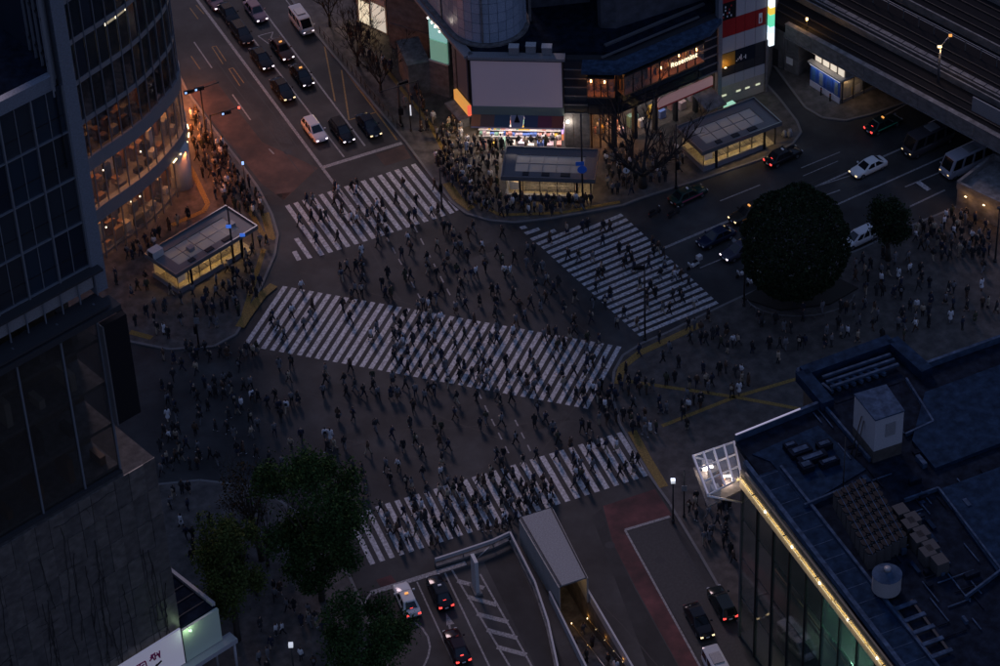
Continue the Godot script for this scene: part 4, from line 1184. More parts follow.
	bar(b, "roof_rail", M.roof_pale, P(824, 408, H) + Vector3(0, 0.2, 0), P(870, 462, H) + Vector3(0, 0.2, 0), 0.2, 0.4)
	bar(b, "lit_edge", glow("edge_strip_glow", Color(0.85, 0.8, 1), 0.16), P(735.5, 441, H) + Vector3(0, 0.66, 0), P(800, 415, H) + Vector3(0, 0.66, 0), 0.12, 0.08)
	bar(b, "roof_rail", M.roof_pale, P(804, 508, H) + Vector3(0, 0.2, 0), P(866, 482, H) + Vector3(0, 0.2, 0), 0.18, 0.4)
	# sunken court with pipes
	s = S()
	prism(s, pts([810, 379, 880, 354, 908, 380, 836, 404], H), H, H + 0.06)
	obj("court_floor", s, M.roof_dark, b)
	for q in [[797, 375, 886, 343], [886, 343, 922, 374], [822, 406, 797, 375]]: bar(b, "court_wall", M.roof_blue, P(q[0], q[1], H) + Vector3(0.4, 0.45, 0.5), P(q[2], q[3], H) + Vector3(0.3, 0.45, 0.5), 1.1, 0.9)
	for k in 9: bar(b, "pipe", M.roof_pale, P(815 + k * 7, 390 - k * 2.4, H) + Vector3(0, 0.35, 0), P(825 + k * 7.5, 398 - k * 2.5, H) + Vector3(0, 0.35, 0), 0.25, 0.3)
	for k in 3: bar(b, "pipe", M.roof_pale, P(822 + k * 4, 383 + k * 5, H) + Vector3(0, 0.6, 0), P(890 + k * 4, 360 + k * 5, H) + Vector3(0, 0.6, 0), 0.22, 0.22)
	var pf := [[906, 381, 933, 424], [933, 424, 905, 437]]
	for q in pf: bar(b, "roof_rail", M.roof_pale, P(q[0], q[1], H) + Vector3(0, 0.2, 0), P(q[2], q[3], H) + Vector3(0, 0.2, 0), 0.16, 0.35)
	s = S()
	prism(s, pts([900, 382, 908, 380, 930, 422, 906, 432], H), H, H + 0.05)
	obj("court_floor", s, M.roof_dark, b)
	# penthouse box
	var ph := H + 4.4
	var pq := pts([854.6, 395.4, 886, 386, 904, 411.6, 875.4, 421], ph)
	s = S()
	prism(s, pq, H + 1.2, ph)
	var pb := obj("penthouse", s, mat("penthouse_wall", Color(0.42, 0.44, 0.48), 0.6, 0, tex.fine, 0.2), b)
	s = S()
	var cen: Vector3 = (pq[0] + pq[1] + pq[2] + pq[3]) / 4
	var pl := []
	for p in pq: pl.append(cen + (p - cen) * 1.03)
	prism(s, pl, ph + 0.002, ph + 0.14)
	obj("penthouse_roof", s, M.roof_pale, b)
	s = S()
	prism(s, pq, H, H + 1.19)
	obj("penthouse_base", s, M.brick_brown, b)
	var wf := frame(pq[3] - Vector3(0, ph, 0), pq[2] - Vector3(0, ph, 0))
	wbox(b, "vent", M.grey_panel, wf, wf.l * 0.38, wf.l * 0.72, H + 2.4, H + 3.7, 0.0, 0.06)
	var wf2 := frame(pq[0] - Vector3(0, ph, 0), pq[3] - Vector3(0, ph, 0))
	rod(b, "ladder_rail", M.pole, at(wf2, wf2.l * 0.5, H, 1.0), at(wf2, wf2.l * 0.42, H + 3.4, 0.1), 0.05, 0.05, 6)
	rod(b, "ladder_rail", M.pole, at(wf2, wf2.l * 0.5 + 0.6, H, 1.0), at(wf2, wf2.l * 0.45 + 0.25, H + 3.2, 0.1), 0.05, 0.05, 6)
	rod(b, "mast", M.pole, P(843, 490, H), P(843, 490, H) + Vector3(0, 5.5, 0), 0.06, 0.03, 6)
	# terrace equipment
	for q in [[800, 455, 1.8, 0.9], [812, 462, 2.4, 0.8], [824, 449, 1.2, 0.7], [790, 450, 1.0, 0.6], [806, 470, 1.0, 1.0], [829, 466, 1.6, 0.6]]:
		var c := P(q[0], q[1], H)
		piece(b, "roof_duct", M.roof_dark, c + Vector3(0, 0.35, 0), Vector3(q[2], 0.6, q[3]), Basis(Vector3.UP, 0.4))
		piece(b, "duct_cover", M.roof_pale, c + Vector3(0, 0.68, 0), Vector3(q[2] * 0.7, 0.06, q[3] * 0.5), Basis(Vector3.UP, 0.4))
	# rows of condenser units
	mat("condenser_case", Color(0.085, 0.085, 0.088), 0.85, 0, tex.fine, 0.3).metallic_specular = 0.1
	var g0 := P(832, 507, H)
	var gd := (P(868, 572, H) - g0)
	var ge := (P(870, 487, H) - g0)
	for r in 8:
		for c in 5:
			var p := g0 + gd * (r + 0.5) / 8.0 + ge * (c + 0.5) / 5.0
			if c > 3 and r < 1: continue
			var u := piece(b, "condenser_unit", M.condenser_case, p + Vector3(0, 0.75, 0), Vector3(gd.length() / 8 * 0.84, 1.5, ge.length() / 5 * 0.8), Basis(gd.normalized(), Vector3.UP, gd.normalized().cross(Vector3.UP)))
			var ts := S(false)
			tube(ts, p + Vector3(0, 1.51, 0), p + Vector3(0, 1.6, 0), 0.38, 0.36, 12)
			obj("condenser_fan", ts, M.black, b)
			piece(b, "condenser_grille", M.roof_pale, p + Vector3(0.0, 1.62, 0), Vector3(0.9, 0.04, 0.06), Basis(gd.normalized(), Vector3.UP, gd.normalized().cross(Vector3.UP)))
	for r in 4:
		for c in 2:
			var p := P(900 + r * 9, 520 + r * 14 + c * 9, H) + Vector3(c * 0.9, 0, 0)
			piece(b, "condenser_unit", M.condenser_case, p + Vector3(0, 0.6, 0), Vector3(1.1, 1.2, 1.0), f_basis(f))
	# water tank
	var tk := P(886, 592, H)
	s = S(true)
	tube(s, tk + Vector3(0, 0.4, 0), tk + Vector3(0, 1.9, 0), 1.08, 1.08, 24, false)
	obj("water_tank", s, mat("tank_grey", Color(0.34, 0.34, 0.35), 0.6, 0, tex.fine, 0.3), b)
	s = S(false)
	tube(s, tk + Vector3(0, 1.9, 0), tk + Vector3(0, 2.25, 0), 1.12, 0.3, 24)
	obj("tank_lid", s, M.roof_pale, b)
	rod(b, "tank_hatch", M.grey_panel, tk + Vector3(0, 2.25, 0), tk + Vector3(0, 2.5, 0), 0.26, 0.26, 12)
	for k in 4: rod(b, "tank_leg", M.dark_steel, tk + Vector3(cos(k * PI / 2), 0, sin(k * PI / 2)) * 0.9, tk + Vector3(cos(k * PI / 2) * 0.9, 0.45, sin(k * PI / 2) * 0.9), 0.07, 0.07, 6)
	# cable trays below the tank
	for k in 5:
		bar(b, "cable_tray", M.roof_pale, P(895 + k * 9, 612 + k * 12, H) + Vector3(0, 0.3, 0), P(916 + k * 9, 604 + k * 12, H) + Vector3(0, 0.3, 0), 0.35, 0.1)
	bar(b, "cable_tray", M.dark_steel, P(893, 608, H) + Vector3(0, 0.22, 0), P(932, 660, H) + Vector3(0, 0.22, 0), 0.2, 0.1)
	bar(b, "cable_tray", M.dark_steel, P(911, 602, H) + Vector3(0, 0.22, 0), P(950, 655, H) + Vector3(0, 0.22, 0), 0.2, 0.1)
	for k in 46:
		var cp := P(rng.randf_range(790, 985), rng.randf_range(430, 650), H)
		var pv := pix(cp)
		if pv.x < 770 + (pv.y - 465) * 0.75 + 45: continue
		var hh := rng.randf_range(0.15, 0.5)
		piece(b, "roof_box", [M.roof_pale, M.roof_dark, M.roof_blue, M.roof_dark][k % 4], cp + Vector3(0, hh / 2, 0), Vector3(rng.randf_range(0.25, 1.6), hh, rng.randf_range(0.2, 0.5)), f_basis(f).rotated(Vector3.UP, PI / 2 * (k % 2)))
	for k in 70:
		var cp := P(rng.randf_range(800, 990), rng.randf_range(420, 655), H)
		var pv := pix(cp)
		if pv.x < 770 + (pv.y - 465) * 0.75 + 45: continue
		bar(b, "roof_pipe", [M.roof_pale, M.roof_dark][k % 2], cp + Vector3(0, 0.12, 0), cp + (f.d if k % 3 else f.n) * rng.randf_range(0.8, 3.2) * (1.0 if k % 2 else -1.0) + Vector3(0, 0.12, 0), 0.09, 0.09)
	for k in 14: wbox(b, "membrane_seam", M.roof_pale, f, 1.4 + k * 1.7, 1.46 + k * 1.7, H + 0.002, H + 0.055, -2.55, -0.62)
	# higher flat roofs on the far side
	s = S()
	prism(s, pts([940, 489, 1040, 452, 1040, 520, 1000, 575, 960, 520], H + 0.3), H, H + 0.3)
	obj("upper_roof", s, M.roof_blue, b)
	s = S()
	prism(s, pts([925, 392, 1040, 350, 1040, 428, 935, 468, 912, 440], H + 0.35), H, H + 0.35)
	obj("upper_roof", s, M.roof_blue, b)
	for q in [[904, 503, 938, 491], [938, 491, 1010, 585], [965, 600, 1005, 570]]: bar(b, "roof_rail", M.roof_pale, P(q[0], q[1], H) + Vector3(0, 0.25, 0), P(q[2], q[3], H) + Vector3(0, 0.25, 0), 0.16, 0.35)
	# glass lattice canopy on the corner, lit from inside
	var g := thing("glass_canopy", "white steel and glass lattice canopy lit from inside at the roof corner", "canopy")
	var q0 := P(693, 456, H - 0.8)
	var q1 := P(734, 442, H - 0.8)
	var q2 := P(742, 478, H - 0.8)
	var q3 := P(708, 495, H - 0.8)
	for i in 5:
		var t := i / 4.0
		bar(g, "beam", M.white_paint, q0.lerp(q1, t), q3.lerp(q2, t), 0.14, 0.28)
	for i in 4:
		var t := i / 3.0
		bar(g, "cross_beam", M.white_paint, q0.lerp(q3, t) + Vector3(0, 0.01, 0), q1.lerp(q2, t) + Vector3(0, 0.01, 0), 0.07, 0.16)
	for i in 4:
		for j in 3:
			var ps := S()
			var c00 := q0.lerp(q1, i / 4.0 + 0.02).lerp(q3.lerp(q2, i / 4.0 + 0.02), j / 3.0 + 0.02)
			var c10 := q0.lerp(q1, (i + 1) / 4.0 - 0.02).lerp(q3.lerp(q2, (i + 1) / 4.0 - 0.02), j / 3.0 + 0.02)
			var c11 := q0.lerp(q1, (i + 1) / 4.0 - 0.02).lerp(q3.lerp(q2, (i + 1) / 4.0 - 0.02), (j + 1) / 3.0 - 0.02)
			var c01 := q0.lerp(q1, i / 4.0 + 0.02).lerp(q3.lerp(q2, i / 4.0 + 0.02), (j + 1) / 3.0 - 0.02)
			prism(ps, [c00, c10, c11, c01], H - 0.64, H - 0.61)
			obj("roof_pane", ps, M.pane, g)
	for q in [[q0, q1], [q3, q2]]: rod(g, "bracket", M.white_paint, q[0] - Vector3(0, 0.1, 0), q[1] - Vector3(0, 2.6, 0), 0.09, 0.09, 8)
	var fl0 := S()
	prism(fl0, [q0, q1, q2, q3], H - 2.2, H - 2.05)
	obj("gallery_floor", fl0, M.concrete, g)
	for i in 4:
		var c := q0.lerp(q3, 0.15 + i * 0.22).lerp(q1.lerp(q2, 0.15 + i * 0.22), 0.3 + 0.1 * (i % 3)) + Vector3(0, -0.85, 0)
		piece(g, "display_case", [M.white_wall, M.cream, M.wood, M.white_wall][i], c, Vector3(0.8, 0.7, 0.6), Basis(Vector3.UP, i * 0.6))
	for i in 2:
		var c := q0.lerp(q2, 0.3 + i * 0.4) + Vector3(0, -0.5, 0)
		piece(g, "ceiling_light", M.white_light_glow, c, Vector3(0.9, 0.08, 0.2))
		lamp(c + Vector3(0, -0.35, 0), Color(1, 0.88, 0.8), 1.5, 0.3)

func f_basis(f: Dictionary) -> Basis: return Basis(f.d, Vector3.UP, f.d.cross(Vector3.UP))

# ---------- stair shelters
func shelter(label: String, n0: Vector3, n1: Vector3, dep: float, h: float, panes: int, warm: Color, e: float, ac: bool) -> void:
	var f := frame(n0, n1)
	var b := thing("stair_shelter", label, "subway entrance", Vector3.ZERO, 0, "glazed stair shelters around the junction")
	var l: float = f.l
	var plinth := mat("shelter_plinth", Color(0.26, 0.26, 0.29), 0.5, 0, tex.fine, 0.3)
	mat("shelter_roof", Color(0.15, 0.155, 0.17), 0.55, 0, tex.fine, 0.2)
	wbox(b, "floor", mat("shelter_floor", Color(0.42, 0.38, 0.28), 0.7, 0, tex.mottle, 0.2), f, 0.1, l - 0.1, 0.1, 0.17, -dep + 0.1, -0.1)
	wbox(b, "plinth_wall", plinth, f, 0, l * 0.86, 0.1, 0.68, -0.18, 0)
	wbox(b, "plinth_wall", plinth, f, 0, l, 0.1, 0.68, -dep, -dep + 0.18)
	wbox(b, "plinth_wall", plinth, f, 0, 0.18, 0.1, 0.68, -dep + 0.18, -0.18)
	wbox(b, "coping", M.steel, f, -0.04, l * 0.86 + 0.02, 0.682, 0.74, -0.22, 0.04)
	wbox(b, "coping", M.steel, f, -0.04, 0.22, 0.68, 0.738, -dep, -0.22)
	for k in panes:
		var p0 := l * k / panes
		var p1 := l * (k + 1) / panes
		if k < panes - 1: wbox(b, "window_pane", M.pane, f, p0 + 0.05, p1 - 0.05, 0.76, h - 0.3, -0.1, -0.08)
		wbox(b, "window_pane", M.pane, f, p0 + 0.05, p1 - 0.05, 0.76, h - 0.3, -dep + 0.08, -dep + 0.1)
		wbox(b, "post", M.dark_steel, f, p0 - 0.03 + (0.06 if k == 0 else 0.0), p0 + 0.05, 0.72, h - 0.28, -0.13, -0.04)
		wbox(b, "back_tile", mat("shelter_tile%d" % (k % 2), [Color(0.6, 0.55, 0.42), Color(0.52, 0.47, 0.36)][k % 2], 0.5), f, p0 + 0.06, p1 - 0.06, 0.2, h - 0.8, -dep + 0.3, -dep + 0.36)
	for k in 2:
		wbox(b, "side_pane", M.pane, f, 0.06, 0.09, 0.76, h - 0.3, -dep + 0.15 + k * dep / 2, -dep / 2 - 0.1 + k * dep / 2)
		wbox(b, "corner_post", M.dark_steel, f, l - 0.16, l - 0.02, 0.1, h - 0.4, -dep * k + 0.02 - 0.16 + k * 0.16, -dep * k - 0.02 + k * 0.16)
		wbox(b, "front_post", M.black, f, l * (0.17 + 0.66 * k) - 0.09, l * (0.17 + 0.66 * k) + 0.09, 0.1, h - 0.3, -0.02, 0.14)
	# stairs going down inside
	for k in 9: wbox(b, "step", M.concrete, f, l * 0.2 + k * l * 0.07, l * 0.2 + (k + 0.9) * l * 0.07, 0.17, 0.24 + k * 0.028, -dep * 0.72, -dep * 0.3)
	for k in 2: rod(b, "handrail", M.steel, at(f, l * 0.15, 0.95, -dep * (0.28 + 0.47 * k)), at(f, l * 0.85, 1.05, -dep * (0.28 + 0.47 * k)), 0.04, 0.04, 6)
	wbox(b, "notice_board", M.white_paint, f, 0.4, 1.3, 1.0, 1.9, -0.5, -0.44)
	# roof ring and skylight
	var ov := 0.38
	wbox(b, "roof_beam", M.shelter_roof, f, -ov, l + ov, h - 0.24, h, -dep * 0.2, ov)
	wbox(b, "roof_beam", M.shelter_roof, f, -ov, l + ov, h - 0.242, h - 0.002, -dep - ov, -dep * 0.84)
	wbox(b, "roof_beam", M.shelter_roof, f, -ov, l * 0.1, h - 0.238, h - 0.004, -dep * 0.84, -dep * 0.2)
	wbox(b, "roof_beam", M.shelter_roof, f, l * 0.9, l + ov, h - 0.238, h - 0.004, -dep * 0.84, -dep * 0.2)
	for k in 5:
		for j in 2:
			wbox(b, "skylight_pane", M.skylight, f, l * (0.1 + 0.16 * k) + 0.03, l * (0.26 + 0.16 * k) - 0.03, h - 0.1, h - 0.07, -dep * (0.84 - 0.32 * j) + 0.03, -dep * (0.52 - 0.32 * j) - 0.03)
	for k in 6: wbox(b, "skylight_bar", M.steel, f, l * (0.1 + 0.16 * k) - 0.03, l * (0.1 + 0.16 * k) + 0.03, h - 0.12, h - 0.03, -dep * 0.84, -dep * 0.2)
	wbox(b, "skylight_bar", M.steel, f, l * 0.1, l * 0.9, h - 0.118, h - 0.032, -dep * 0.52 - 0.03, -dep * 0.52 + 0.03)
	# raised rim
	wbox(b, "roof_rim", M.steel, f, -ov, l + ov, h, h + 0.22, ov - 0.12, ov)
	wbox(b, "roof_rim", M.steel, f, -ov, l + ov, h, h + 0.222, -dep - ov, -dep - ov + 0.12)
	wbox(b, "roof_rim", M.steel, f, -ov, -ov + 0.12, h, h + 0.218, -dep - ov + 0.12, ov - 0.12)
	wbox(b, "roof_rim", M.steel, f, l + ov - 0.12, l + ov, h, h + 0.218, -dep - ov + 0.12, ov - 0.12)
	for k in 3: wbox(b, "roof_box", M.dark_steel, f, l * (0.2 + 0.22 * k), l * (0.27 + 0.24 * k), h + 0.002, h + 0.1, -dep * 0.16, -dep * 0.04)
	if ac:
		wbox(b, "air_unit", M.white_wall, f, -0.3, 0.9, h + 0.05, h + 0.85, -dep + 0.1, -dep + 1.0)
		wbox(b, "air_unit_grille", M.dark_steel, f, -0.32, -0.3, h + 0.15, h + 0.75, -dep + 0.2, -dep + 0.9)
		wbox(b, "air_unit", M.grey_panel, f, l * 0.3, l * 0.3 + 0.6, h + 0.02, h + 0.4, -dep * 0.5, -dep * 0.5 + 0.6)
		wbox(b, "air_unit", M.grey_panel, f, l * 0.84, l * 0.84 + 0.6, h + 0.02, h + 0.35, -dep * 0.5, -dep * 0.5 + 0.6)
	for k in 3:
		var c := at(f, l * (0.2 + 0.3 * k), h - 0.3, -dep * 0.16)
		wbox(b, "ceiling_light", M.cream_light_glow, f, l * (0.2 + 0.3 * k) - 0.5, l * (0.2 + 0.3 * k) + 0.5, h - 0.3, h - 0.25, -dep * 0.18, -dep * 0.12)
		area(c + Vector3(0, -0.05, 0) , Vector3.DOWN - f.n * 0.2, 1.0, 0.3, warm, e * 3.8)

func underground_entrance() -> void:
	var u := thing("stair_canopy", "grey box canopy over the underground stairs between ramp and bus lane", "canopy")
	var h := 3.0
	var q := pts([520, 517.5, 552, 507.5, 587, 577, 560, 586], h)
	var s := S()
	prism(s, q, h - 0.16, h)
	obj("roof", s, mat("canopy_roof", Color(0.22, 0.24, 0.26), 0.6, 0, tex.fine, 0.1), u)
	var g := []
	for p in q: g.append(Vector3(p.x, 0, p.z))
	for k in 2: bar(u, "gutter", M.dark_steel, q[k].lerp(q[1 - k], 0.03) + Vector3(0, 0.03, 0), q[3 - k].lerp(q[2 + k], 0.03) + Vector3(0, 0.03, 0), 0.1, 0.07)
	var wl := frame(g[0], g[3])
	for k in 5: wbox(u, "side_panel", mat("canopy_side", Color(0.36, 0.36, 0.35), 0.6, 0, tex.fine, 0.2), wl, k * wl.l / 5 + 0.02, (k + 1) * wl.l / 5 - 0.02, 0.0, h - 0.17, 0.0, 0.12)
	var wr := frame(g[1], g[2])
	for k in 5: wbox(u, "side_panel", M.canopy_side, wr, k * wr.l / 5 + 0.02, (k + 1) * wr.l / 5 - 0.02, 0.0, h - 0.172, -0.1, 0.02)
	bar(u, "end_panel", M.canopy_side, g[0] + Vector3(0, 1.4, 0), g[1] + Vector3(0, 1.4, 0), 0.1, 2.8)
	var mid: Vector3 = (g[2] + g[3]) / 2
	var axis: Vector3 = (g[3] - g[0]).normalized()
	for k in 2:
		var c: Vector3 = mid - axis * (1.2 + k * 3.0) + Vector3(0, h - 0.3, 0)
		piece(u, "ceiling_light", M.warm_light_glow, c, Vector3(0.3, 0.06, 1.2), Basis(Vector3.UP, 0))
		lamp(c + Vector3(0, -0.35, 0), Color(1, 0.75, 0.38), 0.25, 0.3)
	# stairs in the pit
	var st := thing("underground_stairs", "open stairs with handrail lights leading down under the grey canopy", "stairs")
	var a: Vector3 = pit[0]
	var b: Vector3 = pit[1]
	var c: Vector3 = pit[2]
	var d: Vector3 = pit[3]
	var depth := -3.4
	s = S()
	for e in [[a, d], [b, c], [a, b], [d, c]]: quad(s, e[0] + Vector3(0, 0.02, 0), e[1] + Vector3(0, 0.02, 0), e[1] + Vector3(0, depth - 0.2, 0), e[0] + Vector3(0, depth - 0.2, 0))
	obj("pit_wall", s, M.concrete, st)
	s = S()
	quad(s, a + Vector3(0, depth, 0), b + Vector3(0, depth, 0), c + Vector3(0, depth, 0), d + Vector3(0, depth, 0))
	obj("pit_floor", s, M.concrete, st)
	var n := 21
	for k in n:
		var t0 := 0.26 + 0.02 * k
		var t1 := 0.26 + 0.02 * (k + 1)
		var y := depth + 0.16 * (k + 1)
		s = S()
		prism(s, [a.lerp(d, t0).lerp(b.lerp(c, t0), 0.02), a.lerp(d, t0).lerp(b.lerp(c, t0), 0.98), a.lerp(d, t1).lerp(b.lerp(c, t1), 0.98), a.lerp(d, t1).lerp(b.lerp(c, t1), 0.02)], depth, y)
		obj("step", s, M.concrete, st)
	s = S()
	prism(s, [a.lerp(d, 0.685), b.lerp(c, 0.685), c, d], -0.5, 0.0)
	obj("landing", s, M.asphalt, st)
	for sd in [0.03, 0.5, 0.97]:
		var p0 := a.lerp(b, sd)
		var p1 := d.lerp(c, sd)
		rod(st, "handrail", M.steel, p0.lerp(p1, 0.25) + Vector3(0, depth + 1.0, 0), p0.lerp(p1, 0.66) + Vector3(0, 0.9, 0), 0.05, 0.05, 6)
		for k in 6:
			if sd == 0.5 and k % 2: continue
			var lp := p0.lerp(p1, 0.24 + k * 0.07) + Vector3(0, depth + 0.9 + k * 0.56, 0)
			piece(st, "handrail_light", M.warm_light_glow, lp, Vector3(0.07, 0.05, 0.12))
			if k % 2 == 0: lamp(lp + Vector3(0, 0.28, 0), Color(1, 0.68, 0.3), 0.05, 0.1)
	for e in [[a, d, "kerb_wall"], [b, c, "kerb_wall"]]:
		var p0: Vector3 = e[0].lerp(e[1], 0.2)
		bar(st, e[2], M.rail_white, p0 + Vector3(0, 0.45, 0), e[1] + Vector3(0, 0.45, 0), 0.16, 0.9)
	# guard rail round the ramp
	var r := thing("guard_rail", "white guard rail bent around the ramp beside the zebra crossing", "guard rail")
	var gp := [435, 560, 463, 551, 493, 541, 510, 533, 516, 545, 535, 583, 548, 622, 558, 668]
	for i in range(0, gp.size() - 2, 2):
		var p0 := P(gp[i], gp[i + 1], 0.85)
		var p1 := P(gp[i + 2], gp[i + 3], 0.85)
		bar(r, "rail_beam", M.rail_white, p0, p1, 0.16, 0.34)
		bar(r, "rail_base", M.concrete, Vector3(p0.x, 0.12, p0.z), Vector3(p1.x, 0.12, p1.z), 0.35, 0.24)
		var m := maxi(1, int((p1 - p0).length() / 1.5))
		for k in m: rod(r, "rail_post", M.steel, Vector3(lerpf(p0.x, p1.x, k / float(m)), 0, lerpf(p0.z, p1.z, k / float(m))), p0.lerp(p1, k / float(m)), 0.06, 0.06, 6)
	# upright height sign on the hatched island
	var sg := thing("upright_sign", "tall pale upright sign slab standing on the hatched island", "sign", P(476, 590))
	var dv := (P(489, 666) - P(445, 573)).normalized()
	var bs := Basis(dv, Vector3.UP, dv.cross(Vector3.UP))
	piece(sg, "slab", M.white_wall, Vector3(0, 1.9, 0), Vector3(1.15, 3.6, 0.3), bs)
	piece(sg, "base", M.concrete, Vector3(0, 0.1, 0), Vector3(1.5, 0.2, 0.7), bs)
	rod(sg, "arm", M.steel, Vector3(0, 3.4, 0), Vector3(1.3, 4.4, -0.5), 0.05, 0.05, 6)

# ---------- poles, signals, signs
func signal_head(parent: Node, c: Vector3, dir: Vector3, lit: String) -> void:
	var bs := Basis(dir.cross(Vector3.UP).normalized(), Vector3.UP, -dir) if dir.length() > 0 else Basis()
	piece(parent, "signal_housing", M.black, c, Vector3(1.0, 0.36, 0.2), bs)
	for k in 3:
		var on := (k == 0 and lit == "blue") or (k == 2 and lit == "red")
		piece(parent, "signal_lamp", (M.signal_blue_glow if lit == "blue" else M.signal_red_glow) if on else M.dark_steel, c + bs * Vector3(-0.32 + 0.32 * k, 0, 0.11), Vector3(0.2, 0.2, 0.06), bs)
func pole(called: String, label: String, cat: String, px: float, py: float, ty: float, r := 0.09) -> Node3D:
	var h := HT(px, py, ty)
	var p := thing(called, label, cat, P(px, py, 0.1))
	rod(p, "pole", M.pole, Vector3.ZERO, Vector3(0, h, 0), r, r * 0.75)
	rod(p, "pole_base", M.pole, Vector3.ZERO, Vector3(0, 0.35, 0), r * 1.9, r * 1.7)
	p.set_meta("h", h)
	return p
func arm_to(p: Node3D, ax: float, ay: float) -> Vector3:
	var h: float = p.get_meta("h")
	var w := P(ax, ay, h + 0.3)
	var l := w - p.position / K
	rod(p, "arm", M.pole, Vector3(0, h - 0.1, 0), l, 0.06, 0.045, 6)
	return l
func street_furniture() -> void:
	var q := pole("traffic_signal", "traffic signal pole with lit blue lamps on the kerb by the curved building", "traffic signal", 207, 143, 88)
	var l := arm_to(q, 219, 82)
	signal_head(q, Vector3(0, q.get_meta("h"), 0) + Vector3(-0.1, 0.1, 0.25), Vector3(-0.3, 0, -1).normalized(), "blue")
	signal_head(q, l * 0.0 + Vector3(-1.2, q.get_meta("h") - 0.6, -0.3), Vector3(-0.3, 0, -1).normalized(), "blue")
	q = pole("traffic_signal", "traffic signal pole with a long arm and blue lamp over the queueing road", "traffic signal", 215, 158, 115)
	l = arm_to(q, 239, 107)
	signal_head(q, l * 0.55 + Vector3(0, q.get_meta("h") * 0.45 - 0.1, 0.2), Vector3(-0.3, 0, -1).normalized(), "blue")
	piece(q, "signal_lamp", M.signal_red_glow, l + Vector3(0, 0, 0.1), Vector3(0.2, 0.2, 0.12))
	q = pole("lantern_post", "short lantern post with a blue white head near the zebra crossing corner", "lamp post", 247, 200, 164, 0.06)
	piece(q, "lantern", M.signal_blue_glow, Vector3(0, q.get_meta("h") + 0.1, 0), Vector3(0.2, 0.26, 0.2))
	q = pole("sign_pole", "dark pole with blue lit signs at the shelter by the curved building", "sign", 234, 262, 206, 0.1)
	for k in 2: piece(q, "blue_sign", glow("blue_sign_glow", Color(0.08, 0.25, 1.0), 0.35), Vector3([-0.1, 1.1][k], [4.4, 3.3][k], 0.15), Vector3(0.5, 0.36, 0.08))
	q = pole("sign_pole", "dark pole rising through the crowd beside the diagonal crossing end", "sign", 199, 347, 298)
	piece(q, "sign_plate", M.grey_panel, Vector3(0.1, 3.2, 0.1), Vector3(0.5, 0.7, 0.05))
	piece(q, "signal_housing", M.black, Vector3(-0.1, 2.2, 0.18), Vector3(0.3, 0.8, 0.25))
	q = pole("traffic_signal", "tall black signal pole with a long arm reaching over the yellow kerb", "traffic signal", 421, 131, 80)
	arm_to(q, 379, 92)
	signal_head(q, Vector3(-1.4, q.get_meta("h") - 0.1, 0.2), Vector3(0.5, 0, 1).normalized(), "none")
	q = pole("street_pole", "thick black pole with a hanging box beside the signal poles", "pole", 401, 126, 84, 0.14)
	piece(q, "control_box", M.black, Vector3(0.1, 2.0, 0.2), Vector3(0.5, 0.8, 0.35))
	q = pole("lamp_post", "slim lamp post with a pale lit tube among the signal poles", "lamp post", 411, 131, 92, 0.06)
	piece(q, "lamp_tube", glow("tube_glow", Color(0.9, 0.92, 1), 0.5), Vector3(0.1, 2.6, 0.1), Vector3(0.12, 1.2, 0.12))
	q = pole("traffic_signal", "signal pole standing at the corner of the queueing road crossing", "traffic signal", 442, 208, 168)
	piece(q, "signal_housing", M.black, Vector3(0, 2.6, 0.2), Vector3(0.34, 0.8, 0.25))
	q = pole("sign_pole", "dark pole with a blue round sign in front of the middle stair shelter", "sign", 583, 207, 114, 0.1)
	var disc := S()
	tube(disc, Vector3(0, 4.6, 0.1), Vector3(0, 4.6, 0.16), 0.45, 0.45, 20)
	obj("round_sign", disc, M.blue_sign, q)
	piece(q, "sign_plate", M.blue_sign, Vector3(-0.2, 5.3, 0.12), Vector3(0.8, 0.45, 0.05))
	q = pole("traffic_signal", "dark pole standing at the kerb beside the bare spreading tree", "traffic signal", 676, 188, 124)
	piece(q, "signal_housing", M.black, Vector3(0.1, 2.8, 0.2), Vector3(0.34, 0.8, 0.25))
	q = pole("round_sign_post", "small white round sign on a thin post under the bare tree", "sign", 626.5, 189, 170, 0.04)
	disc = S()
	tube(disc, Vector3(0, 2.3, 0.05), Vector3(0, 2.3, 0.09), 0.34, 0.34, 20)
	obj("sign_disc", disc, M.white_paint, q)
	piece(q, "sign_mark", M.black, Vector3(0, 2.3, 0.1), Vector3(0.09, 0.32, 0.02))
	q = pole("traffic_signal", "signal pole at the plaza end of the long diagonal crossing", "traffic signal", 645, 340, 264)
	signal_head(q, Vector3(-0.5, q.get_meta("h") - 0.3, 0.15), Vector3(0, 0, 1), "none")
	q = pole("lamp_post", "dark lamp post beside the round clipped tree", "lamp post", 744, 306, 238)
	piece(q, "lamp_head", M.dark_steel, Vector3(0.2, q.get_meta("h"), 0), Vector3(0.8, 0.14, 0.3))
	q = pole("lamp_post", "plaza lamp post with a glowing white head near the bus lane", "lamp post", 673, 522, 482, 0.08)
	piece(q, "lamp_head", glow("plaza_lamp_glow", Color(0.85, 0.9, 1), 0.4), Vector3(0, q.get_meta("h") + 0.12, 0), Vector3(0.36, 0.3, 0.36))
	lamp(q.position / K + Vector3(0, q.get_meta("h") + 0.55, 0), Color(0.9, 0.93, 1), 0.35, 0.2)
	q = pole("lamp_post", "pavement lamp post with a pale glowing head between the leafy trees", "lamp post", 296, 690, 646, 0.08)
	piece(q, "lamp_head", M.plaza_lamp_glow, Vector3(0, q.get_meta("h") + 0.12, 0), Vector3(0.36, 0.3, 0.36))
	q = pole("sign_pole", "slim dark pole on the kerb behind the waiting black cars", "pole", 684, 517, 470, 0.07)
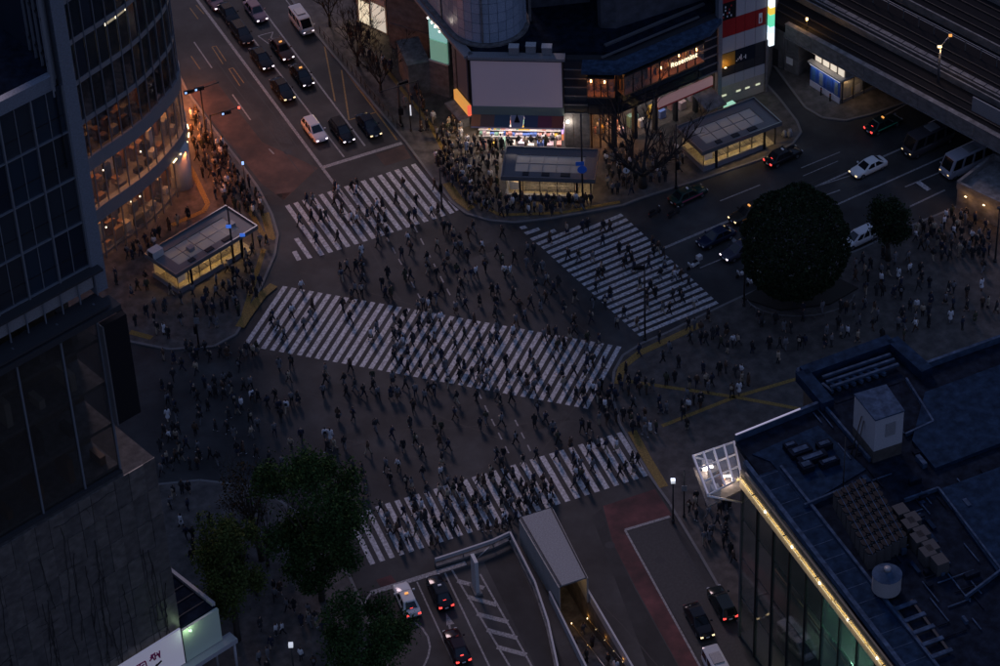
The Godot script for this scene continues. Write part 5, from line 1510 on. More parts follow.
	piece(q, "sign_plate", M.grey_panel, Vector3(0, 3.4, 0.08), Vector3(0.45, 0.6, 0.05))
	q = pole("lamp_post", "tall dark lamp post at the plaza edge by the concrete block", "lamp post", 995, 262, 208)
	piece(q, "lamp_head", M.dark_steel, Vector3(0.2, q.get_meta("h"), 0), Vector3(0.9, 0.14, 0.3))
	# pedestrian fence along the queueing road kerb
	var fe := thing("kerb_fence", "low dark pedestrian fence along the kerb beside the yellow markings", "fence")
	for k in 18:
		var t := k / 18.0
		var p0 := P(lerpf(320, 402, t), lerpf(33, 133, t), 0.12)
		var p1 := P(lerpf(320, 402, t + 1 / 18.0), lerpf(33, 133, t + 1 / 18.0), 0.12)
		rod(fe, "post", M.pole, p0, p0 + Vector3(0, 0.9, 0), 0.04, 0.04, 6)
		bar(fe, "rail", M.pole, p0 + Vector3(0, 0.85, 0), p1 + Vector3(0, 0.85, 0), 0.05, 0.06)
		bar(fe, "rail", M.pole, p0 + Vector3(0, 0.45, 0), p1 + Vector3(0, 0.45, 0), 0.04, 0.05)
	# bollards before the blue shop
	for k in 2:
		var bo := thing("bollard", "dark slim bollard on the kerb in front of the blue shop", "bollard", P(821 + k * 9, 95 + k * 6, 0.12), 0, "bollards before the blue shop")
		rod(bo, "post", M.pole, Vector3.ZERO, Vector3(0, 0.9, 0), 0.09, 0.09)
		rod(bo, "band", M.red_paint, Vector3(0, 0.7, 0), Vector3(0, 0.8, 0), 0.095, 0.095)
	# white bags stacked at the kerb end
	var bg := thing("white_sacks", "two white bulky sacks left on the pavement tip by the right shelter", "sack", P(787, 137, 0.12))
	for k in 2:
		var s := S(true)
		blob(s, Vector3(k * 0.5 - 0.25, 0.4 + k * 0.12, k * 0.1), Vector3(0.27, 0.42 + 0.1 * k, 0.25), 10, 0.5)
		obj("sack", s, M.grey_panel, bg)
	# planter hedge fence round the round tree
	var pr := thing("planter_rail", "low pale rail around the bed of the round clipped tree", "rail")
	var cc := P(800, 298)
	for k in 14:
		var t0 := PI * 0.05 + k * PI * 0.9 / 14
		var t1 := PI * 0.05 + (k + 1) * PI * 0.9 / 14
		var p0 := cc + Vector3(cos(t0) * 5, 0.12, sin(t0) * 3.2)
		var p1 := cc + Vector3(cos(t1) * 5, 0.12, sin(t1) * 3.2)
		bar(pr, "rail", M.concrete, p0 + Vector3(0, 0.4, 0), p1 + Vector3(0, 0.4, 0), 0.08, 0.08)
		rod(pr, "post", M.concrete, p0, p0 + Vector3(0, 0.42, 0), 0.04, 0.04, 5)

func blob(s: SurfaceTool, c: Vector3, r: Vector3, n: int, rough: float) -> void:
	var f := FastNoiseLite.new()
	f.seed = int(c.x * 100)
	f.frequency = 0.9
	var g := []
	for i in n + 1:
		var row := []
		for j in n * 2 + 1:
			var a := PI * i / n
			var b := TAU * (j % (n * 2)) / (n * 2)
			var v := Vector3(sin(a) * cos(b), cos(a), sin(a) * sin(b))
			row.append(c + v * r * (1 + rough * f.get_noise_3dv(v * 2.0)))
		g.append(row)
	for i in n:
		for j in n * 2: quad(s, g[i][j], g[i][j + 1], g[i + 1][j + 1], g[i + 1][j])

# ---------- vehicles (front is +x in their own space)
func loft(secs: Array, smooth := true) -> SurfaceTool:
	var s := S(smooth)
	for i in secs.size() - 1:
		var n: int = secs[i].size()
		for j in n: quad(s, secs[i][j], secs[i + 1][j], secs[i + 1][(j + 1) % n], secs[i][(j + 1) % n])
	for e in [0, secs.size() - 1]:
		var c := Vector3.ZERO
		for p in secs[e]: c += p
		c /= secs[e].size()
		for j in secs[e].size():
			if e == 0: tri(s, c, secs[e][j], secs[e][(j + 1) % secs[e].size()])
			else: tri(s, c, secs[e][(j + 1) % secs[e].size()], secs[e][j])
	return s
func sec(x: float, w: float, b: float, t: float) -> Array:
	var o := []
	var h := t - b
	for q in [[0.80, 0.0], [0.98, 0.10], [1.0, 0.45], [0.98, 0.75], [0.90, 0.94], [0.74, 1.0], [0.0, 1.03]]: o.append(Vector3(x, b + h * q[1], w * q[0]))
	for q in [[0.74, 1.0], [0.90, 0.94], [0.98, 0.75], [1.0, 0.45], [0.98, 0.10], [0.80, 0.0]]: o.append(Vector3(x, b + h * q[1], -w * q[0]))
	return o
const KINDS := {
	"sedan": {"L": 4.6, "W": 1.74, "H": 1.44, "belt": 0.92, "hood": 0.80, "cb": [-1.85, 1.05], "ct": [-1.1, 0.25]},
	"taxi": {"L": 4.65, "W": 1.72, "H": 1.52, "belt": 0.95, "hood": 0.86, "cb": [-1.75, 1.0], "ct": [-1.2, 0.35]},
	"wagon": {"L": 4.6, "W": 1.74, "H": 1.52, "belt": 0.95, "hood": 0.84, "cb": [-2.18, 1.15], "ct": [-1.85, 0.3]},
	"van": {"L": 4.75, "W": 1.74, "H": 2.0, "belt": 1.08, "hood": 0.98, "cb": [-2.33, 2.1], "ct": [-2.25, 1.2]},
	"minibus": {"L": 6.6, "W": 2.08, "H": 2.65, "belt": 1.25, "hood": 1.1, "cb": [-3.26, 3.15], "ct": [-3.2, 2.55]},
}
var car_cache := {}
func car(called: String, label: String, cat: String, kind: String, px: float, py: float, dx: float, dy: float, paint: Color, lights: String, group := "", roof_lamp := "", stripe := Color(0, 0, 0, 0)) -> Node3D:
	var k: Dictionary = KINDS[kind]
	var a := P(px, py)
	var d := P(px + dx * 0.1, py + dy * 0.1) - a
	var o := thing(called, label, cat, a + Vector3(0, 0.012, 0), atan2(-d.z, d.x), group)
	o.scale = Vector3.ONE * 0.97
	var hl: float = k.L / 2
	var hw: float = k.W / 2
	var pk := "paint_%s" % paint.to_html()
	var pm := mat(pk, paint, 0.12)
	pm.metallic_specular = 0.35
	if not car_cache.has(kind):
		var boxy := kind in ["van", "minibus"]
		var bt: float = k.belt
		var hd: float = k.hood
		var secs := [sec(-hl, hw * 0.8, 0.36, bt * 0.86), sec(-hl + 0.1, hw * 0.94, 0.28, bt * 0.95), sec(-hl + 0.6, hw, 0.22, bt), sec(-hl * 0.35, hw, 0.2, bt), sec(k.cb[1] - 0.2, hw, 0.2, bt * 0.99)]
		if boxy: secs += [sec(hl - 0.35, hw * 0.99, 0.22, bt * 0.98), sec(hl - 0.08, hw * 0.93, 0.28, hd), sec(hl, hw * 0.85, 0.36, hd * 0.92)]
		else: secs += [sec(k.cb[1] + 0.1, hw * 0.99, 0.2, bt * 0.95), sec(hl - 0.45, hw * 0.96, 0.22, hd), sec(hl - 0.1, hw * 0.86, 0.28, hd * 0.86), sec(hl, hw * 0.72, 0.34, hd * 0.74)]
		# cabin frustum
		var cw := hw * 0.93
		var tw := hw * (0.9 if boxy else 0.72)
		var bx0: float = k.cb[0]
		var bx1: float = k.cb[1]
		var tx0: float = k.ct[0]
		var tx1: float = k.ct[1]
		var H: float = k.H
		var lo := [Vector3(bx1, bt - 0.04, cw * 0.86), Vector3(bx1 - 0.14, bt - 0.04, cw), Vector3(bx0 + 0.1, bt - 0.04, cw), Vector3(bx0, bt - 0.04, cw * 0.86)]
		var hi := [Vector3(tx1, H - 0.05, tw * 0.86), Vector3(tx1 - 0.12, H - 0.05, tw), Vector3(tx0 + 0.1, H - 0.05, tw), Vector3(tx0, H - 0.05, tw * 0.86)]
		for i in [3, 2, 1, 0]:
			lo.append(Vector3(lo[i].x, lo[i].y, -lo[i].z))
			hi.append(Vector3(hi[i].x, hi[i].y, -hi[i].z))
		var rf := []
		for p in hi: rf.append(Vector3(lerpf((tx0 + tx1) / 2, p.x, 0.88), H, p.z * 0.86))
		var cs := S()
		for i in 8:
			quad(cs, lo[i], hi[i], hi[(i + 1) % 8], lo[(i + 1) % 8])
			quad(cs, hi[i], rf[i], rf[(i + 1) % 8], hi[(i + 1) % 8])
		for i in range(1, 7): tri(cs, rf[0], rf[i + 1], rf[i])
		# windows, a hair proud of the cabin
		var wins := []
		var mk := func(p0: Vector3, p1: Vector3, p2: Vector3, p3: Vector3, n: Vector3, m: float) -> ArrayMesh:
			var c := (p0 + p1 + p2 + p3) / 4
			var s := S()
			var v := []
			for p in [p0, p1, p2, p3]: v.append(c + (p - c) * m + n * 0.012)
			quad(s, v[0], v[1], v[2], v[3])
			for i in 4: quad(s, v[i], v[(i + 1) % 4], v[(i + 1) % 4] - n * 0.02, v[i] - n * 0.02)
			return mesh_of(s)
		wins.append(["windscreen", mk.call(lo[0], hi[0], hi[7], lo[7], Vector3(0.7, 0.7, 0), 0.9)])
		wins.append(["rear_window", mk.call(lo[4], hi[4], hi[3], lo[3], Vector3(-0.7, 0.7, 0), 0.86)])
		var nw := 4 if kind == "minibus" else (3 if boxy or kind == "wagon" else 2)
		for sd in [1.0, -1.0]:
			for i in nw:
				var f0 := i / float(nw) + 0.015
				var f1 := (i + 1) / float(nw) - 0.015
				var s4 := func(p: Vector3) -> Vector3: return Vector3(p.x, p.y, p.z * sd)
				wins.append(["side_window", mk.call(s4.call(lo[1].lerp(lo[2], f0)), s4.call(hi[1].lerp(hi[2], f0)), s4.call(hi[1].lerp(hi[2], f1)), s4.call(lo[1].lerp(lo[2], f1)), Vector3(0, 0.35, sd).normalized(), 0.86)])
		var ws := S(false)
		tube(ws, Vector3(0, 0, -0.1), Vector3(0, 0, 0.1), 0.32, 0.32, 16)
		var rs := S(false)
		tube(rs, Vector3(0, 0, -0.105), Vector3(0, 0, 0.105), 0.19, 0.19, 12)
		car_cache[kind] = {"body": mesh_of(loft(secs)), "cabin": mesh_of(cs), "wins": wins, "wheel": mesh_of(ws), "rim": mesh_of(rs), "hz": hw * 0.72, "hy": k.hood * 0.74}
	var q: Dictionary = car_cache[kind]
	part("body", q.body, pm, o)
	part("cabin", q.cabin, pm, o)
	for wn in q.wins: part(wn[0], wn[1], M.car_glass, o)
	var ax: float = hl - 0.88
	for x in [ax, -ax]:
		for z in [hw - 0.11, -hw + 0.11]:
			var w := part("wheel", q.wheel, M.tyre, o)
			w.position = Vector3(x, 0.32, z)
			part("rim", q.rim, M.rim, w)
	for z in [1.0, -1.0]:
		var hm: Material = M.head_off
		if lights == "head": hm = M.head_lamp_glow
		elif lights == "warm": hm = M.head_lamp_warm_glow
		piece(o, "headlight", hm, Vector3(hl - 0.1, q.hy, z * hw * 0.66), Vector3(0.2, 0.13, 0.26))
		piece(o, "tail_light", M.tail_lamp_glow if lights == "tail" else M.tail_off, Vector3(-hl + 0.06, k.belt * 0.76, z * hw * 0.7), Vector3(0.14, 0.2, 0.3))
		piece(o, "mirror", pm, Vector3(k.cb[1] - 0.3, k.belt + 0.1, z * (hw + 0.1)), Vector3(0.14, 0.14, 0.2))
	piece(o, "number_plate", M.white_paint, Vector3(hl + 0.0, 0.5, 0), Vector3(0.03, 0.16, 0.34))
	piece(o, "number_plate", M.white_paint, Vector3(-hl + 0.0, 0.55, 0), Vector3(0.03, 0.16, 0.34))
	piece(o, "bumper", M.black, Vector3(hl - 0.06, 0.34, 0), Vector3(0.16, 0.14, hw * 1.5))
	piece(o, "bumper", M.black, Vector3(-hl + 0.06, 0.36, 0), Vector3(0.16, 0.14, hw * 1.5))
	if roof_lamp:
		piece(o, "roof_sign", M.amber_lamp_glow if roof_lamp == "amber" else M.white_paint, Vector3((k.ct[0] + k.ct[1]) / 2 + 0.3, k.H + 0.08, 0), Vector3(0.16, 0.13, 0.34))
	if lights == "tail": piece(o, "brake_light", M.tail_lamp_glow, Vector3(k.cb[0] + 0.12, k.belt + 0.04, 0), Vector3(0.1, 0.08, 0.3))
	if kind == "minibus" or kind == "van":
		piece(o, "roof_rack", M.grey_panel, Vector3(-0.4, k.H + 0.06, 0), Vector3(1.4, 0.12, k.W * 0.6))
	if stripe.a > 0:
		var sm := mat("stripe_%s" % stripe.to_html(), stripe, 0.4)
		for z in [1.0, -1.0]: piece(o, "side_stripe", sm, Vector3(0, k.belt * 0.72, z * (hw - 0.004)), Vector3(k.L * 0.62, 0.16, 0.02))
	return o

func traffic() -> void:
	var blk := Color(0.012, 0.012, 0.015)
	var qa := "cars queueing towards the crossing"
	var dn := [125.0, 167.0]
	var queue := [
		["parked_taxi", "rose coloured taxi at the far tail of the queue", "taxi", "taxi", 214, 3, Color(0.2, 0.13, 0.14), "head"],
		["car", "black saloon directly behind the rear black van of the queue", "car", "sedan", 229, 17, blk, "head"],
		["car", "black wagon third from the far end of the left lane queue", "car", "wagon", 242, 37, blk, "none"],
		["taxi", "pinkish taxi with bright headlights in the right lane of the queue", "taxi", "taxi", 256, 15, Color(0.24, 0.16, 0.175), "head"],
		["van", "white boxy van beside the yellow painted triangles", "van", "van", 302, 27, Color(0.5, 0.48, 0.47), "head"],
		["car", "black saloon with purple white headlights in the left lane", "car", "sedan", 262, 62, blk, "head"],
		["taxi", "dark taxi with an amber roof sign in the queue", "taxi", "taxi", 282, 53, Color(0.05, 0.03, 0.025), "head", "amber"],
		["car", "black saloon waiting behind the white wagon", "car", "sedan", 283, 93, blk, "warm"],
		["car", "black taxi with a tiny amber lamp behind the front row", "taxi", "taxi", 302, 79, blk, "head", "amber"],
		["car", "white wagon first in line at the stop line", "car", "wagon", 315, 134, Color(0.62, 0.56, 0.56), "head"],
		["car", "black wagon first in line next to the white wagon", "car", "wagon", 342, 135, blk, "head"],
		["car", "dark blue saloon first in line beside the yellow markings", "car", "sedan", 369, 129, Color(0.012, 0.018, 0.03), "warm"]]
	for v in queue: car(v[0] if v[0] != "parked_taxi" else "taxi", v[1], v[2], v[3], v[4], v[5], dn[0], dn[1], v[6], v[7], qa, v[8] if v.size() > 8 else "")
	car("car", "dark red car half cut off beside the far queue", "car", "sedan", 245, -8, dn[0], dn[1], Color(0.16, 0.02, 0.02), "tail", qa)
	var gb := "cars on the road under the railway"
	car("taxi", "dark green taxi leaving past the bare spreading tree", "taxi", "taxi", 688, 199, 97, -45, Color(0.01, 0.03, 0.025), "none", gb, "white", Color(0.4, 0.06, 0.12))
	car("taxi", "black taxi with red tail lights by the right stair shelter", "taxi", "taxi", 783, 160, 97, -45, blk, "tail", gb, "white")
	car("taxi", "dark taxi with colourful tail lights before the viaduct", "taxi", "taxi", 883, 128, 97, -45, Color(0.012, 0.022, 0.02), "tail", gb, "amber", Color(0.05, 0.4, 0.2))
	car("car", "white saloon with warm headlights coming from the viaduct", "car", "sedan", 868, 171, -97, 45, Color(0.62, 0.62, 0.6), "warm", gb)
	car("minibus", "dark fronted minibus with a pale roof coming out under the viaduct", "bus", "minibus", 928, 147, -97, 45, Color(0.05, 0.045, 0.05), "warm", gb)
	car("minibus", "silver grey minibus beside the concrete parapet block", "bus", "minibus", 966, 168, -97, 45, Color(0.3, 0.3, 0.34), "warm", gb)
	car("car", "dark blue saloon waiting at the crossing by the clipped tree", "car", "sedan", 716, 241, -97, 45, Color(0.012, 0.018, 0.04), "none", gb)
	car("taxi", "taxi with an orange stripe next to the clipped tree", "taxi", "taxi", 748, 217, -97, 45, Color(0.03, 0.025, 0.02), "warm", gb, "amber", Color(0.6, 0.2, 0.04))
	car("car", "small white car partly hidden behind the clipped tree", "car", "wagon", 858, 242, -97, 45, Color(0.55, 0.55, 0.56), "none", gb)
	car("car", "dark wagon hidden deep behind the clipped tree", "car", "wagon", 740, 254, -97, 45, Color(0.05, 0.05, 0.07), "head", gb)
	var gc := "cars waiting beside the ramp"
	car("taxi", "white taxi with an amber roof sign waiting left of the black taxi", "taxi", "taxi", 407, 604, -42, -95, Color(0.6, 0.58, 0.56), "tail", gc, "amber")
	car("taxi", "black taxi with lit red tail lights at the ramp stop line", "taxi", "taxi", 440, 596, -42, -95, blk, "tail", gc, "white")
	car("car", "dark red saloon behind the black taxi on the painted arrow", "car", "sedan", 457, 650, -42, -95, Color(0.022, 0.011, 0.013), "tail", gc)
	var gd := "cars parked beside the bus lane"
	car("car", "black saloon with a gold lit nose beside the white lane line", "car", "sedan", 699, 625, 74, 136, blk, "warm", gd)
	car("car", "dark green car with one red tail light by the kerb", "car", "wagon", 722, 607, -74, -136, Color(0.015, 0.02, 0.02), "tail", gd)
	car("van", "pale roofed van cut off by the bottom of the glass front", "van", "van", 718, 676, 74, 136, Color(0.45, 0.45, 0.46), "none", gd)

func two_wheelers() -> void:
	for v in [[693, 268, -80, 40, "three wheeled delivery cart with a white box at the zebra crossing", true], [674, 216, 60, -35, "rider's dark scooter by the kerb near the tilted taxi", false], [742, 276, -80, 40, "white scooter waiting at the kerb of the clipped tree", false], [655, 215, 60, -35, "dark scooter close to the stair shelter corner", false], [752, 284, -80, 40, "pale delivery scooter beside the planter rail", true]]:
		var a := P(v[0], v[1])
		var d := P(v[0] + v[2] * 0.1, v[1] + v[3] * 0.1) - a
		var o := thing("scooter", v[4], "scooter", a + Vector3(0, 0.012, 0), atan2(-d.z, d.x), "scooters near the crossing")
		o.scale = Vector3.ONE
		var ws := S()
		tube(ws, Vector3(0, 0, -0.05), Vector3(0, 0, 0.05), 0.24, 0.24, 14)
		var wm := mesh_of(ws)
		for x in [0.62, -0.6]: part("wheel", wm, M.tyre, o).position = Vector3(x, 0.24, 0)
		var pm: Material = M.white_paint if v[5] or v[0] == 742 else M.dark_steel
		bar(o, "body", pm, Vector3(-0.75, 0.5, 0), Vector3(0.15, 0.34, 0), 0.3, 0.3)
		bar(o, "front_shield", pm, Vector3(0.4, 0.35, 0), Vector3(0.55, 0.95, 0), 0.36, 0.08)
		bar(o, "seat", M.black, Vector3(-0.75, 0.74, 0), Vector3(-0.05, 0.74, 0), 0.28, 0.12)
		rod(o, "fork", M.steel, Vector3(0.62, 0.24, 0), Vector3(0.5, 1.02, 0), 0.035, 0.035, 6)
		rod(o, "handlebar", M.pole, Vector3(0.48, 1.02, -0.32), Vector3(0.48, 1.02, 0.32), 0.025, 0.025, 6)
		piece(o, "headlight", M.head_off, Vector3(0.62, 0.9, 0), Vector3(0.1, 0.14, 0.16))
		piece(o, "tail_light", M.tail_off, Vector3(-0.92, 0.6, 0), Vector3(0.06, 0.1, 0.16))
		if v[5]: piece(o, "cargo_box", M.white_wall, Vector3(-0.85, 1.02, 0), Vector3(0.55, 0.5, 0.5))

# ---------- trees
func leaf_cloud(cen: Vector3, rx: float, ry: float, n: int, size: float, tone: Array, clipped: bool, sd: int) -> ArrayMesh:
	var r := RandomNumberGenerator.new()
	r.seed = sd
	var nz := FastNoiseLite.new()
	nz.seed = sd
	nz.frequency = 0.9
	var clumps := []
	for i in 34:
		var v := Vector3(r.randfn(), r.randfn(), r.randfn()).normalized()
		clumps.append([v * r.randf_range(0.4, 0.95), r.randf_range(0.12, 0.3)])
	var ver := PackedVector3Array()
	var nor := PackedVector3Array()
	var col := PackedColorArray()
	for i in n:
		var v: Vector3
		if clipped:
			v = Vector3(r.randfn(), r.randfn(), r.randfn()).normalized()
			if nz.get_noise_3dv(v * 5.0) < -0.3 and r.randf() < 0.8: continue
			v *= (0.95 + 0.13 * nz.get_noise_3dv(v * 3.0) + 0.06 * nz.get_noise_3dv(v * 9.0)) * (1.0 if r.randf() < 0.75 else r.randf_range(0.6, 1.0))
		else:
			if r.randf() < 0.12: continue
			var c: Array = clumps[r.randi() % clumps.size()]
			v = c[0] + Vector3(r.randfn(), r.randfn() * 0.75, r.randfn()) * c[1] * 0.62
			if v.length() > 1.12: continue
		var p := cen + Vector3(v.x * rx, v.y * ry, v.z * rx)
		var a := Vector3(r.randfn(), r.randfn(), r.randfn()).normalized()
		var b := a.cross(Vector3(r.randfn(), r.randfn(), r.randfn())).normalized()
		var sz := size * r.randf_range(0.6, 1.3)
		var nn := (a.cross(b)).normalized()
		var c0: Color = tone[r.randi() % tone.size()]
		c0 = c0 * r.randf_range(0.7, 1.3)
		for q in [p - a * sz, p + b * sz * 0.6, p + a * sz, p - a * sz, p + a * sz, p - b * sz * 0.6]:
			ver.append(q)
			nor.append(nn)
			col.append(c0)
	var arr := []
	arr.resize(Mesh.ARRAY_MAX)
	arr[Mesh.ARRAY_VERTEX] = ver
	arr[Mesh.ARRAY_NORMAL] = nor
	arr[Mesh.ARRAY_COLOR] = col
	var m := ArrayMesh.new()
	m.add_surface_from_arrays(Mesh.PRIMITIVE_TRIANGLES, arr)
	return m
func leafy(called: String, label: String, bx: float, by: float, cx: float, cy: float, rx: float, ry: float, n: int, size: float, tone: Array, clipped: bool, sd: int) -> void:
	var base := P(bx, by, 0.1)
	var h := HT(bx, by, cy)
	var cen := Vector3((P(cx, cy, h).x - base.x), h, 0)
	var t := thing(called, label, "tree", base)
	var lm := mat("leaves", Color(1, 1, 1), 0.95)
	lm.metallic_specular = 0.1
	lm.vertex_color_use_as_albedo = true
	lm.cull_mode = BaseMaterial3D.CULL_DISABLED
	var s := S(true)
	var r := RandomNumberGenerator.new()
	r.seed = sd
	tube(s, Vector3.ZERO, Vector3(cen.x * 0.3, h * 0.35, 0), 0.3, 0.22, 9)
	tube(s, Vector3(cen.x * 0.3, h * 0.35, 0), cen, 0.22, 0.1, 8)
	obj("trunk", s, M.bark, t)
	for k in 7:
		var a := k * TAU / 7 + 0.3
		rod(t, "limb", M.bark, Vector3(cen.x * 0.4, h * (0.4 + 0.05 * k), 0), cen + Vector3(cos(a) * rx * 0.6, r.randf_range(-0.3, 0.5) * ry, sin(a) * rx * 0.6), 0.1, 0.03, 6)
	part("crown", leaf_cloud(cen, rx, ry, n, size, tone, clipped, sd), lm, t)
func bare_tree(label: String, bx: float, by: float, h: float, spread: float, depth: int, sd: int, mt: Material, r0 := 0.18, lean := 0.0) -> void:
	var t := thing("bare_tree", label, "tree", P(bx, by, 0.1))
	var r := RandomNumberGenerator.new()
	r.seed = sd
	var ts := S(true)
	var fork := Vector3(lean, h * 0.15, 0)
	tube(ts, Vector3.ZERO, fork, r0 * 1.25, r0, 8)
	obj("trunk", ts, mt, t)
	var tw := S(false)
	var limbs := 5
	for k in limbs:
		var a := k * TAU / limbs + r.randf_range(-0.3, 0.3)
		var d := Vector3(cos(a) * spread, 1.0, sin(a) * spread * 0.8).normalized()
		var ls := S(true)
		var p := fork
		var rad := r0 * 0.62
		var tips := []
		for j in 4:
			var q := p + d * h * 0.21
			tube(ls, p, q, rad, rad * 0.72, 6)
			tips.append([q, d, rad * 0.6])
			rad *= 0.72
			p = q
			d = (d + Vector3(r.randf_range(-0.25, 0.25), 0.12, r.randf_range(-0.25, 0.25))).normalized()
		obj("limb", ls, mt, t)
		for e in tips: twig(tw, r, e[0], e[1], h * 0.16, e[2], depth, spread)
	var o := obj("twigs", tw, mt, t)
	o.set_meta("kind", "stuff")
func twig(s: SurfaceTool, r: RandomNumberGenerator, p: Vector3, d: Vector3, l: float, rad: float, depth: int, spread: float) -> void:
	if depth <= 0: return
	for k in 3:
		var nd := (d + Vector3(r.randf_range(-1, 1), r.randf_range(-0.25, 0.7), r.randf_range(-1, 1)) * 0.75).normalized()
		var q := p + nd * l * r.randf_range(0.7, 1.2)
		tube(s, p, q, maxf(rad, 0.018), maxf(rad * 0.6, 0.014), 4, false)
		twig(s, r, q, nd, l * 0.72, rad * 0.55, depth - 1, spread)

func trees() -> void:
	var dark := [Color(0.022, 0.032, 0.018), Color(0.03, 0.042, 0.022), Color(0.016, 0.024, 0.014)]
	var green := [Color(0.034, 0.062, 0.022), Color(0.044, 0.075, 0.026), Color(0.026, 0.05, 0.018)]
	var olive := [Color(0.055, 0.075, 0.024), Color(0.045, 0.066, 0.022), Color(0.065, 0.08, 0.026)]
	leafy("clipped_tree", "large round clipped evergreen tree at the edge of the plaza", 797, 303, 795, 243, 4.95, 5.7, 30000, 0.14, dark, true, 21)
	leafy("small_tree", "small dense evergreen tree beside the white car and the crowd", 888, 260, 887, 222, 2.15, 2.7, 9000, 0.12, dark, false, 22)
	leafy("leafy_tree", "tall full green leafy tree by the zebra crossing end", 322, 600, 315, 513, 4.9, 7.2, 34000, 0.14, green, false, 23)
	leafy("leafy_tree", "slimmer yellowish green tree next to the lit sign board", 238, 640, 228, 562, 3.0, 6.0, 19000, 0.13, olive, false, 24)
	leafy("leafy_tree", "low broad green tree beside the white taxi", 374, 678, 368, 636, 3.9, 3.9, 18000, 0.13, green, false, 25)
	leafy("leafy_tree", "sparse autumn brown tree between the two green trees", 262, 560, 246, 494, 2.6, 3.2, 1200, 0.12, [Color(0.07, 0.045, 0.025), Color(0.05, 0.04, 0.02)], false, 26)
	bare_tree("thin bare tree with fine twigs beside the tall green tree", 268, 566, 8.5, 0.55, 3, 31, M.bark, 0.13)
	bare_tree("wide spreading bare tree between the two right stair shelters", 643, 187, 9.2, 1.15, 3, 32, M.bark_dark, 0.34)
	bare_tree("bare street tree in front of the cream shop", 358, 66, 7.0, 0.45, 3, 33, M.bark_dark, 0.14)
	bare_tree("bare street tree beside the low grey annexe", 381, 92, 6.0, 0.5, 3, 34, M.bark_dark, 0.13)
	bare_tree("bare street tree at the far end of the kerb fence", 330, 26, 7.0, 0.4, 3, 35, M.bark_dark, 0.12)
	# bed under the clipped tree
	var s := S()
	prism(s, pts([742, 300, 780, 312, 830, 306, 858, 290, 830, 276, 770, 284]), 0.12, 0.3)
	struct("planting_bed", s, mat("soil", Color(0.03, 0.026, 0.02), 0.95, 0, tex.fine, 0.5))

# ---------- people
func field(p: Vector3, bones: Array, k: float) -> float:
	var d := 9.0
	for b in bones:
		var a: Vector3 = b[0]
		var ab: Vector3 = b[1]
		var t: float = clampf((p - a).dot(ab) * b[4], 0.0, 1.0)
		var e: float = (p - a - ab * t).length() - lerpf(b[2], b[3], t)
		var h := maxf(k - absf(d - e), 0.0) / k
		d = minf(d, e) - h * h * k * 0.25
	return d
func nets(raw: Array, cell: float, k := 0.04) -> ArrayMesh:
	var bones := []
	var lo := Vector3(9, 9, 9)
	var hi := -lo
	for b in raw:
		var ab: Vector3 = b[1] - b[0]
		bones.append([b[0], ab, b[2], b[3], 1.0 / maxf(ab.length_squared(), 1e-6)])
		var r := maxf(b[2], b[3]) + cell * 2
		lo = lo.min((b[0] as Vector3).min(b[1]) - Vector3.ONE * r)
		hi = hi.max((b[0] as Vector3).max(b[1]) + Vector3.ONE * r)
	var nx := int((hi.x - lo.x) / cell) + 2
	var ny := int((hi.y - lo.y) / cell) + 2
	var nz := int((hi.z - lo.z) / cell) + 2
	var v := PackedFloat32Array()
	v.resize(nx * ny * nz)
	for z in nz:
		for y in ny:
			for x in nx: v[(z * ny + y) * nx + x] = field(lo + Vector3(x, y, z) * cell, bones, k)
	var ids := {}
	var ver := PackedVector3Array()
	var nor := PackedVector3Array()
	var idx := PackedInt32Array()
	var off := [0, 1, nx, nx + 1, nx * ny, nx * ny + 1, nx * ny + nx, nx * ny + nx + 1]
	for z in nz - 1:
		for y in ny - 1:
			for x in nx - 1:
				var i0 := (z * ny + y) * nx + x
				var c := 0
				for o in 8:
					if v[i0 + off[o]] < 0: c |= 1 << o
				if c == 0 or c == 255: continue
				var s := Vector3.ZERO
				var n := 0
				for e in [[0, 1], [2, 3], [4, 5], [6, 7], [0, 2], [1, 3], [4, 6], [5, 7], [0, 4], [1, 5], [2, 6], [3, 7]]:
					var a: float = v[i0 + off[e[0]]]
					var b: float = v[i0 + off[e[1]]]
					if (a < 0) == (b < 0): continue
					var t := a / (a - b)
					var p0 := Vector3(e[0] & 1, (e[0] >> 1) & 1, e[0] >> 2)
					var p1 := Vector3(e[1] & 1, (e[1] >> 1) & 1, e[1] >> 2)
					s += p0.lerp(p1, t)
					n += 1
				ids[i0] = ver.size()
				ver.append(lo + (Vector3(x, y, z) + s / n) * cell)
				nor.append(Vector3(v[i0 + 1] - v[i0], v[i0 + nx] - v[i0], v[i0 + nx * ny] - v[i0]).normalized())
	for z in range(1, nz - 1):
		for y in range(1, ny - 1):
			for x in range(1, nx - 1):
				var i := (z * ny + y) * nx + x
				var ins := v[i] < 0
				for ax in 3:
					var st: int = [1, nx, nx * ny][ax]
					if (v[i + st] < 0) == ins: continue
					var u: int = [nx, nx * ny, 1][ax]
					var w: int = [nx * ny, 1, nx][ax]
					var q := [ids[i - u - w], ids[i - w], ids[i], ids[i - u]]
					if ins: idx.append_array(PackedInt32Array([q[0], q[2], q[1], q[0], q[3], q[2]]))
					else: idx.append_array(PackedInt32Array([q[0], q[1], q[2], q[0], q[2], q[3]]))
	var arr := []
	arr.resize(Mesh.ARRAY_MAX)
	arr[Mesh.ARRAY_VERTEX] = ver
	arr[Mesh.ARRAY_NORMAL] = nor
	arr[Mesh.ARRAY_INDEX] = idx
	var m := ArrayMesh.new()
	m.add_surface_from_arrays(Mesh.PRIMITIVE_TRIANGLES, arr)
	return m

var poses := []
